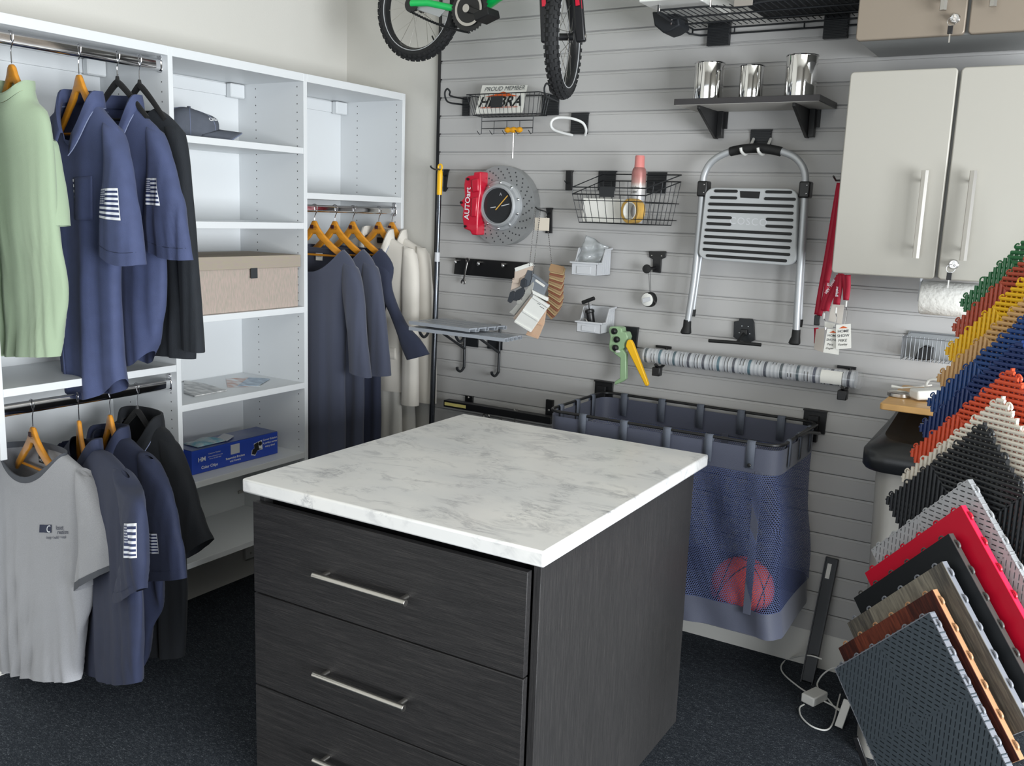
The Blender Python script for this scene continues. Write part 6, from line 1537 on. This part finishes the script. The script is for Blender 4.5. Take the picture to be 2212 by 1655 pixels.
def cable(name, lab, pts, r_=.0028):
    P_ = [at(x, y, 'z', .004) if len(q) == 2 else Vector((at(x, y, 'y', -q[2]))) for q in pts for x, y in [q[:2]]]
    for p in P_: p.z = max(p.z, .0035)
    o = G().tube(spline(P_, 6), r_, 8).build(name, m_whpl); return tag(o, lab, 'cable')
cable('white_cable', 'white cable looping left from behind the tiles to the adapter', [(1828, 1540), (1790, 1520), (1750, 1500), (1720, 1480), (1692, 1455), (1688, 1437), (1705, 1423), (1745, 1416, .12), (1775, 1424, .12)])
cable('white_cable', 'white cable making the lowest loop in front of the adapter', [(1737, 1522), (1727, 1530), (1732, 1550), (1755, 1570), (1785, 1577), (1800, 1560), (1810, 1520), (1815, 1500)])
cable('white_cable', 'white cable rising from the adapter and bending over to the tiles', [(1775, 1497), (1765, 1480, .16), (1775, 1460, .16), (1795, 1445, .16), (1815, 1442, .17)])
cable('white_cable', 'thin white cable running right from the adapter under the tiles', [(1772, 1492), (1790, 1512), (1805, 1530), (1830, 1545)])
stp = thing('white_strip', 'short white strip standing against the slate tile stand', 'strip', (2.5, -.3, 0))
q0, q1 = at(1811, 1572, 'z', .002), at(1822, 1515, 'y', -.33)
G().bar(q0+Vector((0, 0, .001)), Vector((q0.x+.012, q0.y+.05, .082)), .026, .010, (0, -1, .5)).build('strip_body', m_whpl, stp, bevel=.002)

# ================================================================ trash bin and the board on it
tb = thing('trash_bin', 'grey waste bin with a black lid behind the coloured tiles', 'bin', (2.76, -.22, 0))
def rr_ring(x0, x1, y0, y1, r_, z): return [((x0+x1)/2+p[0], (y0+y1)/2+p[1], z) for p in rrect(x1-x0, y1-y0, r_, 6)]
bx0, bx1, by0, by1 = 2.560, 2.925, -.56, -.05
G().loft([rr_ring(bx0+.035, bx1-.035, by0+.035, by1-.01, .05, .003), rr_ring(bx0+.006, bx1-.006, by0+.006, by1-.004, .06, .95)], cap=True).build('bin_body', mat('bin_grey', '9a9893', .45), tb)
m_lid = mat('lid_black', '1b1d20', .3)
def lid_ring(i, z, sl=0): return [(p[0], p[1], p[2]+sl*(p[1]-by0)/(by1-by0)) for p in rr_ring(bx0+i, bx1-i, by0+i, by1-i*.3, .075, z)]
G().loft([lid_ring(-.024, .935), lid_ring(-.030, .945), lid_ring(-.030, .990), lid_ring(-.020, 1.003, .02), lid_ring(.006, 1.018, .060), lid_ring(.018, 1.020, .073)], cap=False).build('lid', m_lid, tb, ang=50)
lt = lid_ring(.018, 1.020, .073); li = lid_ring(.050, 1.012, .073); g = G(); g.loft([lt, li]); g.add(li, [tuple(range(len(li)))]); g.build('lid_recess', m_lid, tb)
wb = thing('wooden_board', 'light wooden board lying on the black bin lid', 'board', (2.74, -.235, 1.094))
G().prism([(p[0]+2.735, p[1]-.235) for p in rrect(.375, .41, .012)], (0, 0, 1.0945), (1, 0, 0), (0, 1, 0), (0, 0, 1), .020).build('board', mat('birch', 'd3a566', .45, var=.15, vscale=12, stretch=(1, 8, 1)), wb, bevel=.003)
zb0 = 1.1152
o = thing('steel_lid', 'shallow round steel lid at the left of the wooden board', 'lid', (2.59, -.28, zb0))
q = at(1943, 853, 'z', zb0+.005); G().lathe([(.034, 0), (.036, .002), (.036, .012), (.033, .014), (.030, .010), (.001, .010)], (q.x, q.y, zb0), (0, 0, 1), 32).build('lid_disc', m_steel, o)
o = thing('white_spatula', 'long white plastic strip lying across the steel lid', 'strip', (2.6, -.25, zb0))
P_ = [at(x, y, 'z', zb0+.022) for x, y in ((1926, 835), (1950, 838), (1985, 836), (2012, 832))]
G().tube(P_, [.006, .003, .003, .003], 8).build('strip_body', m_whpl, o)
o = thing('white_fixture', 'white plastic light fixture lying on the right of the wooden board', 'fixture', (2.7, -.25, zb0))
q = at(1990, 856, 'z', zb0+.01)
G().bar((q.x-.02, q.y-.03, zb0+.018), (q.x+.09, q.y+.05, zb0+.026), .055, .030, (0, 0, 1)).build('fixture_body', m_whpl, o, bevel=.006, seg=3)
G().tube(spline([(q.x, q.y+.06, zb0+.006), (q.x+.01, q.y+.05, zb0+.055), (q.x+.05, q.y+.03, zb0+.06), (q.x+.08, q.y+.03, zb0+.03)], 5), .004, 8).build('fixture_arm', m_whpl, o)
# ================================================================ tile display
TN = Vector((.5813, .8137, 0)); THV = Vector((.8137, -.5813, 0)); S = .40; TT = .0165
def at_n(x, y, v):
    d = _f + _r*(x-1106)/FPX - _u*(y-827.5)/FPX; n_ = np.array(TN); t = (v-CAM@n_)/(d@n_); return Vector(CAM+t*d)
tiles = [('front', (1803, 1445)), ('brown', (1811, 1400)), ('grey', (1830, 1346)), ('black', (1844, 1292)), ('red', (1868, 1238)), ('lgrey', (1882, 1188)), ('bribbed', (1909, 1079)), ('white', (1943, 1030)), ('orange', (1962, 976)),
         ('navy', (1981, 922)), ('blue', (1998, 867)), ('beige', (2019, 815)), ('yellow', (2037, 757)), ('terra', (2052, 706)), ('green', (2069, 653))]
def pl(name, c, **k): return mat(name, c, **dict(dict(rough=.4, bump=.05, bscale=300), **k))
TM = {'front': pl('slate_tile', '4b545c', rough=.45), 'lgrey': pl('pearl_tile', 'a9abae', rough=.35), 'bribbed': pl('graphite_tile', '26282b', rough=.35), 'white': pl('ivory_tile', 'dcd5c8', rough=.4), 'orange': pl('orange_tile', 'cf5030', rough=.38),
      'navy': pl('navy_tile', '1c2f60', rough=.3), 'blue': pl('blue_tile', '20427a', rough=.3), 'beige': pl('beige_tile', 'c9a06c', rough=.4), 'yellow': pl('yellow_tile', 'e8b81a', rough=.4), 'terra': pl('terracotta_tile', 'b04e38', rough=.4), 'green': pl('green_tile', '2d6e42', rough=.35),
      'black': pl('black_tile', '15181b', rough=.5), 'red': pl('red_tile', 'c4102e', rough=.35), 'plastic_grey': pl('grey_edge', '7f828a'), 'plastic_tan': pl('tan_edge', 'b58a66'), 'black_edge': pl('charcoal_edge', '4a4846')}
def plank_mat(name, c1, c2, c3, cut):
    m = mat(name, c1, .5); k = N(m); x, y, z = k.coord('Object')
    a = k.noise(16, 6, sc=(9, .9, 1), rough=.6); p = k.math('FLOOR', k.math('MULTIPLY', k.math('ADD', x, .35), cut))
    wn = k.n.new('ShaderNodeTexWhiteNoise'); wn.noise_dimensions = '1D'; k.l.new(p, wn.inputs['W'])
    f_ = k.math('ADD', k.math('MULTIPLY', a, .75), k.math('MULTIPLY', wn.outputs[0], .25))
    k.base(k.ramp(f_, [(.32, srgb(c3)), (.5, srgb(c2)), (.68, srgb(c1))])); return m
TM['brown_top'] = plank_mat('walnut_planks', '7c3f2c', '5a2a1e', '361813', 9); TM['grey_top'] = plank_mat('weathered_planks', '8e887a', '6f6a60', '4b4844', 8)
# local frame: x up-right along the upper left edge, y up-left, z out of the face; origin at the centre
def quad_ribs(g, pitch, wd, z0, z1, round_=True, c_start=1):
    k_ = c_start; w2 = wd/2
    while True:
        c = k_*pitch
        if c > S*.985: break
        for sx in (-1, 1):
            for sy in (-1, 1):
                if c <= S/2: a, b = (c, 0), (0, c)
                else: a, b = (S/2, c-S/2), (c-S/2, S/2)
                if abs(a[0]-b[0]) < .004: continue
                A = Vector((a[0]*sx, a[1]*sy, (z0+z1)/2)); B = Vector((b[0]*sx, b[1]*sy, (z0+z1)/2))
                if round_: g.tube([A, B], w2, 8)
                else: g.bar(A, B, wd, z1-z0, (0, 0, 1))
        k_ += 1
def cross_ribs(g, pitch, wd, z0, z1):
    for sx in (-1, 1):
        for sy in (-1, 1):
            k_ = -int(S/2/pitch)
            while k_*pitch < S/2:
                o_ = k_*pitch; k_ += 1       # line x-y = o in the first quadrant
                a = (max(o_, 0), max(-o_, 0)); L = min(S/2-a[0], S/2-a[1])
                if L < .006: continue
                A = Vector((a[0]*sx, a[1]*sy, (z0+z1)/2)); B = Vector(((a[0]+L)*sx, (a[1]+L)*sy, (z0+z1)/2))
                g.bar(A, B, wd, z1-z0, (0, 0, 1))
_loop = {}
def loops(t, m):
    """connector loops along the two upper edges"""
    key = m.name
    for i in range(6):
        u = -S/2+.030+i*.068
        for e in (0, 1):
            if (key, e) not in _loop:
                g = G()
                if e == 0: g.tube([(.0075*math.cos(q), .0050*math.sin(q)+.0015, 0) for q in np.linspace(-.3, PI+.3, 11)], .0022, 6)
                else: g.tube([(.0052*math.sin(q)+.001, .0085*math.cos(q), -.002) for q in np.linspace(-.3, PI+.3, 11)], .0034, 6)
                o = g.build('connector_loop', m, t, local=True); _loop[(key, e)] = o
            else: o = _loop[(key, e)].copy(); link(o)
            o.parent = t; o.location = (u, S/2, -.004) if e == 0 else (S/2, u, -.008)
LBL = {'front': 'slate grey vented floor tile, frontmost and lowest of the tile display', 'brown': 'dark brown wood-look floor tile right behind the slate one', 'grey': 'weathered grey wood-look floor tile behind the brown one', 'black': 'flat black floor tile between the grey wood-look and red ones',
       'red': 'bright red smooth floor tile in the tile display', 'lgrey': 'light grey vented floor tile behind the red one', 'bribbed': 'black open-ribbed floor tile in the middle of the display', 'white': 'ivory open-ribbed floor tile behind the black ribbed one', 'orange': 'orange open-ribbed floor tile behind the ivory one',
       'navy': 'navy blue open-ribbed floor tile behind the orange one', 'blue': 'brighter blue open-ribbed floor tile behind the navy one', 'beige': 'tan beige open-ribbed floor tile between blue and yellow', 'yellow': 'yellow open-ribbed floor tile near the paper towel', 'terra': 'terracotta red open-ribbed floor tile between yellow and green', 'green': 'green open-ribbed floor tile, rearmost and highest of the display'}
Mt = Matrix((((THV.x)/2**.5, (-THV.x)/2**.5, -TN.x), ((THV.y)/2**.5, (-THV.y)/2**.5, -TN.y), (1/2**.5, 1/2**.5, 0)))
proto = {}; cent = []
for i, (nm, px_) in enumerate(tiles):
    v = .745+.0325*i; Lp = at_n(px_[0], px_[1], v); Cc = Lp+THV*(S/2**.5)
    cent.append(Cc)
    t = thing('floor_tile', LBL[nm], 'floor tile', Cc, 'floor tile samples', Mt.to_euler())
    kind = 'vent' if nm in ('front', 'lgrey') else 'solid' if nm in ('brown', 'grey', 'black', 'red') else 'rib'
    m = TM.get(nm, TM['plastic_grey'])
    if kind == 'rib':
        if 'rib' not in proto:
            g = G(); quad_ribs(g, .0192, .0104, -.0100, .0, True)
            a = g.build('ribs', m, t, local=True)
            g = G(); cross_ribs(g, .0215, .0045, -TT, -.006)
            for s_ in (-1, 1): g.box(-.002, .002, s_*.002, s_*S/2, -TT, -.003); g.box(s_*.002, s_*S/2, -.002, .002, -TT, -.003)
            b = g.build('cross_bars', m, t, local=True, smooth=False)
            proto['rib'] = (a.data, b.data)
            for k_, o in (('ribs', a), ('cross_bars', b)): o.material_slots[0].link = 'OBJECT'; o.material_slots[0].material = m
        else:
            for k_, d_ in zip(('ribs', 'cross_bars'), proto['rib']):
                o = bpy.data.objects.new(k_, d_); link(o); o.parent = t; o.material_slots[0].link = 'OBJECT'; o.material_slots[0].material = m
        loops(t, m)
    elif kind == 'vent':
        if 'vent' not in proto:
            g = G(); quad_ribs(g, .0182, .0095, -TT, 0, False); a = g.build('slotted_face', m, t, local=True, smooth=False)
            g = G(); cross_ribs(g, .030, .0060, -TT, -.0004)
            for s_ in (-1, 1): g.box(-.004, .004, s_*.004, s_*S/2, -TT, -.0002); g.box(s_*.004, s_*S/2, -.004, .004, -TT, -.0002)
            b = g.build('bridges', m, t, local=True, smooth=False); proto['vent'] = (a.data, b.data)
            for k_, o in (('s', a), ('b', b)): o.material_slots[0].link = 'OBJECT'; o.material_slots[0].material = m
        else:
            for k_, d_ in zip(('slotted_face', 'bridges'), proto['vent']):
                o = bpy.data.objects.new(k_, d_); link(o); o.parent = t; o.material_slots[0].link = 'OBJECT'; o.material_slots[0].material = m
        em = TM['plastic_grey'] if nm == 'front' else m
        g = G().box(S/2-.0015, S/2+.0015, -S/2, S/2, -TT, .0002); g.box(-S/2, S/2, S/2-.0015, S/2+.001, -TT, .0002); g.box(-S/2-.001, -S/2+.0015, -S/2, S/2, -TT, .0002); g.box(-S/2, S/2, -S/2-.001, -S/2+.0015, -TT, .0002)
        g.build('edge_frame', em, t, local=True, smooth=False); loops(t, em)
    else:
        top = {'brown': TM['brown_top'], 'grey': TM['grey_top'], 'black': TM['black'], 'red': TM['red']}[nm]
        bot = {'brown': TM['plastic_tan'], 'grey': TM['plastic_grey'], 'black': TM['black_edge'], 'red': pl('pink_edge', 'e02a50')}[nm]
        G().box(-S/2, S/2, -S/2, S/2, -.002, 0).build('face_sheet', top, t, local=True, smooth=False)
        G().box(-S/2, S/2, -S/2, S/2, -TT, -.002).build('tile_body', bot, t, local=True, smooth=False)
        loops(t, bot if nm != 'red' else TM['red'])
# steep stand carrying the tiles' lower corners
st = thing('tile_stand', 'black steel stand holding the floor tiles in steps', 'stand', (cent[0].x, cent[0].y, 0))
lo = cent[0]-Vector((0, 0, S/2**.5)); hi = cent[-1]-Vector((0, 0, S/2**.5))
off = Vector((0, 0, -.012))
p_lo = Vector((lo.x, lo.y, .01))+TN*(-.05); 
for s_ in (-1, 1):
    G().bar(lo+off+THV*(s_*.05)-TN*.02-Vector((0, 0, .05)), hi+off+THV*(s_*.05)+TN*.01, .012, .02, TN).build('slanted_rail', m_black, st, bevel=.002)
    base = lo+THV*(s_*.05); base.z = .012
    G().bar(base-TN*.02+Vector((0, 0, .0)), base-TN*.02+Vector((0, 0, lo.z-.06)), .02, .012, TN).build('front_foot', m_black, st, bevel=.002)
    rear = hi+THV*(s_*.05)+TN*.01; rb_ = rear.copy(); rb_.z = .012
    G().bar(rear+off, rb_, .02, .02, TN).build('rear_post', m_black, st, bevel=.002)
    G().bar(base-TN*.03, rb_+TN*.02, .02, .02, (0, 0, 1)).build('floor_rail', m_black, st, bevel=.002)
for c_ in cent[::2]:
    b = c_-Vector((0, 0, S/2**.5+.006)); G().bar(b-THV*.055, b+THV*.055, .014, .008, (0, 0, 1)).build('step_bar', m_black, st, bevel=.001)
a, b = at(1848, 1592, 'z', .10), at(1872, 1660, 'z', .006)
G().bar(a, b, .016, .012, (0, -1, 0)).build('side_brace', m_black, st, bevel=.002)

# ================================================================ bicycle at the top
m_gf = mat('green_frame', '0ac860', .3, coat=.5); m_tyre = mat('tyre_rubber', '1c1d1f', .75, bump=.2, bscale=300); m_brim = mat('black_rim', '17181a', .35); m_refl = mat('reflective_stripe', 'b9bbbd', .4)
bk_ = thing('bicycle', 'green kids bicycle with knobbly black tyres hung high on the wall', 'bicycle', (1.0, -.33, 2.2))
def wheel(name, c, ax, r=.205, knobs=46):
    c, ax = Vector(c), Vector(ax).normalized(); e1 = Vector((0, 0, 1)); e1 = (e1-ax*e1.dot(ax)).normalized(); e2 = ax.cross(e1)
    P = lambda u, rr, h=0: c+(e1*math.cos(u)+e2*math.sin(u))*rr+ax*h
    rim = G(); n = 64
    rim.loft([[P(2*PI*i/n, rr, h) for i in range(n)] for rr, h in ((r-.045, -.014), (r-.030, -.014), (r-.030, .014), (r-.045, .014), (r-.051, 0))], loop=True)
    w_ = rim.build(name, m_brim, bk_, ang=60)
    g = G(); mn = .0235; rc = r-.0235-.002
    rings = []
    for i in range(n): 
        u = 2*PI*i/n; rings.append([P(u, rc+mn*math.cos(q), mn*math.sin(q)) for q in np.linspace(0, 2*PI, 13)[:-1]])
    g.loft(rings, loop=True)
    for i in range(knobs):
        for j, (q, off_) in enumerate(((0, 0), (.62, .5), (-.62, .5), (1.15, 0), (-1.15, 0))):
            u = 2*PI*(i+off_)/knobs; rr = rc+mn*math.cos(q); h = mn*math.sin(q)
            o = P(u, rr, h); nn = ((e1*math.cos(u)+e2*math.sin(u))*math.cos(q)+ax*math.sin(q)).normalized(); tg = (e2*math.cos(u)-e1*math.sin(u)); s_ = nn.cross(tg)
            g.obox(o+nn*.001, tg*(.0058 if j else .0075), s_*.0046, nn*.0032)
    g.build('tyre', m_tyre, w_, smooth=False)
    for h in (mn*.80, -mn*.80):
        G().tube([P(2*PI*i/n, rc-mn*.55, h*1.06) for i in range(n)], .0018, 5, closed=True).build('tyre_stripe', m_refl, w_)
    G().cyl(c-ax*.035, c+ax*.035, .012, 16).build('hub', m_brim, w_)
    for s_ in (-1, 1): G().cyl(c+ax*.02*s_, c+ax*.023*s_, .020, 20).build('hub_flange', m_brim, w_)
    for i in range(20):
        u = 2*PI*i/20; s_ = 1 if i % 2 else -1; du = .9*(1 if (i//2) % 2 else -1)
        G().cyl(P(u+du, .018, .021*s_), P(u, r-.046, 0), .0010, 5).build('spoke', m_steel, w_)
    u = 2.6; G().cyl(P(u, r-.046), P(u, r-.072), .003, 8).build('valve', m_black, w_)
    return w_
rc_ = at(905, 15, 'y', -.30); fc = at(1218, 80, 'y', -.46)
wheel('rear_wheel', rc_, (0.03, 1, 0)); 
fax = Vector((.961, .277, 0)); wheel('front_wheel', fc, fax, .205)
BB = at(1030, 26, 'y', -.30); yb = -.30
def ftube(name, pts, r_, m=m_gf): return G().tube(pts, r_, 12).build(name, m, bk_)
for s_ in (-1, 1):
    ftube('chain_stay', [rc_+Vector((0, s_*.048, .004)), rc_+Vector((.08, s_*.045, -.0)), BB+Vector((-.05, s_*.030, .005)), BB+Vector((0, s_*.02, .008))], .013 if s_ < 0 else .010)
    ftube('seat_stay', [rc_+Vector((0, s_*.048, .004)), Vector((BB.x-.10, yb+s_*.02, BB.z+.27))], .008)
G().prism([(-.03, -.012), (.10, -.055), (.14, -.02), (.02, .02)], rc_+Vector((.03, -.040, 0)), (1, 0, 0), (0, 0, 1), (0, 1, 0), .003).build('dropout_plate', m_alu, bk_, bevel=.001)
ftube('seat_tube', [BB+Vector((0, 0, 0)), Vector((BB.x-.12, yb, BB.z+.34))], .015)
hd0, hd1 = Vector((fc.x-.075, yb-.05, fc.z+.30)), Vector((fc.x-.105, yb-.04, fc.z+.40))
ftube('down_tube', [BB, BB+Vector((.10, -.01, .045)), hd0], .020); ftube('top_tube', [Vector((BB.x-.10, yb, BB.z+.28)), hd1], .016)
ftube('head_tube', [hd0-Vector((0, 0, .02)), hd1+Vector((0, 0, .02))], .021)
ftube('seat_post', [Vector((BB.x-.12, yb, BB.z+.34)), Vector((BB.x-.14, yb, BB.z+.42))], .011, m_steel)
G().sphere((BB.x-.16, yb, BB.z+.44), .06, 20, 12, sx=1.9, sy=.9, sz=.4).build('saddle', m_rubber, bk_)
m_fork = mat('fork_black', '15161a', .35)
crown = fc+Vector((-.03, 0, .235))
for s_ in (-1, 1):
    a = fc+fax*(.062*s_); b = crown+fax*(.055*s_)
    G().bar(a-Vector((0, 0, .018)), b, .034, .024, fax.cross(Vector((0, 0, 1)))).build('fork_leg', m_fork, bk_, bevel=.006, seg=2)
    G().bar(a+(b-a)*.38+fax*(.0125*s_), a+(b-a)*.85+fax*(.0125*s_), .022, .002, fax).build('red_decal', m_red, bk_, smooth=False)
    fn_ = fax.cross(Vector((0, 0, 1))); 
    G().bar(a+(b-a)*.42-fn_*.018*(1 if fn_.y > 0 else -1), a+(b-a)*.9-fn_*.018*(1 if fn_.y > 0 else -1), .014, .003, fn_).build('red_decal', m_red, bk_, smooth=False)
    G().cyl(a, a+fax*(.016*s_), .009, 12).build('axle_nut', m_steel, bk_)
G().bar(crown-fax*.06, crown+fax*.06, .04, .035, (0, 0, 1)).build('fork_crown', m_brim, bk_, bevel=.005)
G().tube([crown, hd0, hd1+Vector((0, 0, .05))], .013, 10).build('steerer', m_brim, bk_)
hb = hd1+Vector((0, 0, .07)); G().tube([hb-fax*.24+Vector((0, 0, .06)), hb-fax*.10+Vector((0, 0, .05)), hb, hb+fax*.10+Vector((0, 0, .05)), hb+fax*.24+Vector((0, 0, .06))], .010, 10).build('handlebar', m_brim, bk_)
# crank set
cy = BB.y-.052
n = 36; g = G()
R1 = .083
pts = []
for i in range(n*2):
    rr = R1 if i % 2 == 0 else R1-.006; a = PI*i/n; pts.append((rr*math.cos(a), rr*math.sin(a)))
g.prism(pts, (BB.x, cy, BB.z), (1, 0, 0), (0, 0, 1), (0, 1, 0), .004); g.build('chainring', m_brim, bk_, smooth=False)
def annulus(r0, r1, y0, y1, m, nm):
    nn = 48; G().loft([[(BB.x+r_*math.cos(2*PI*i/nn), y, BB.z+r_*math.sin(2*PI*i/nn)) for i in range(nn)] for r_, y in ((r0, y0), (r1, y0), (r1, y1), (r0, y1))], loop=True).build(nm, m, bk_, ang=30)
annulus(.050, .061, cy-.006, cy-.001, m_steel, 'chain_guard_ring'); annulus(.012, .050, cy-.008, cy-.002, m_brim, 'spider')
G().cyl((BB.x, cy-.022, BB.z), (BB.x, cy, BB.z), .015, 20).build('crank_bolt', m_steel, bk_)
pe = at(1062, 38, 'y', cy-.03)
G().bar((BB.x, cy-.014, BB.z), (pe.x, cy-.014, pe.z), .022, .011, (0, 1, 0)).build('crank_arm', m_brim, bk_, bevel=.003)
G().obox((pe.x, cy-.062, pe.z), (.030, 0, .01), (0, .040, 0), (-.004, 0, .014)).build('pedal', m_rubber, bk_, bevel=.004)
# chain: lower and upper run
cp_ = []
def run(a, b, sag):
    return [a.lerp(b, u)+Vector((0, 0, -sag*math.sin(PI*u))) for u in np.linspace(0, 1, 44)]
ca = rc_+Vector((0, -.045, -.028)); ca.y = cy+.002; cb = Vector((BB.x, cy+.002, BB.z-R1))
for rn in (run(ca, cb, .010), run(Vector((ca.x, cy+.002, rc_.z+.028)), Vector((BB.x, cy+.002, BB.z+R1)), 0)):
    g = G()
    for k_, p in enumerate(rn): g.obox(p, (.0050, 0, -.001), (0, .0036, 0), (0, 0, .0028 if k_ % 2 else .0045))
    g.build('chain_run', m_dkmetal, bk_, smooth=False)
G().lathe([(.001, -.004), (.030, -.004), (.030, .004), (.001, .004)], (rc_.x, cy+.004, rc_.z), (0, 1, 0), 24).build('sprocket', m_brim, bk_)
bh = thing('bike_hook', 'wall arm holding the green bicycle by its top tube', 'hook', (1.1, -.15, 2.7))
tt = Vector((BB.x-.10, yb, BB.z+.28)).lerp(hd1, .35)
G().tube([(tt.x, -.002, tt.z-.012), (tt.x, yb-.05, tt.z-.026), (tt.x, yb-.07, tt.z+.01)], .009, 10).build('hook_arm', m_black, bh)
G().box(tt.x-.03, tt.x+.03, -.008, -.0005, tt.z-.08, tt.z+.06).build('hook_plate', m_black, bh, bevel=.002)
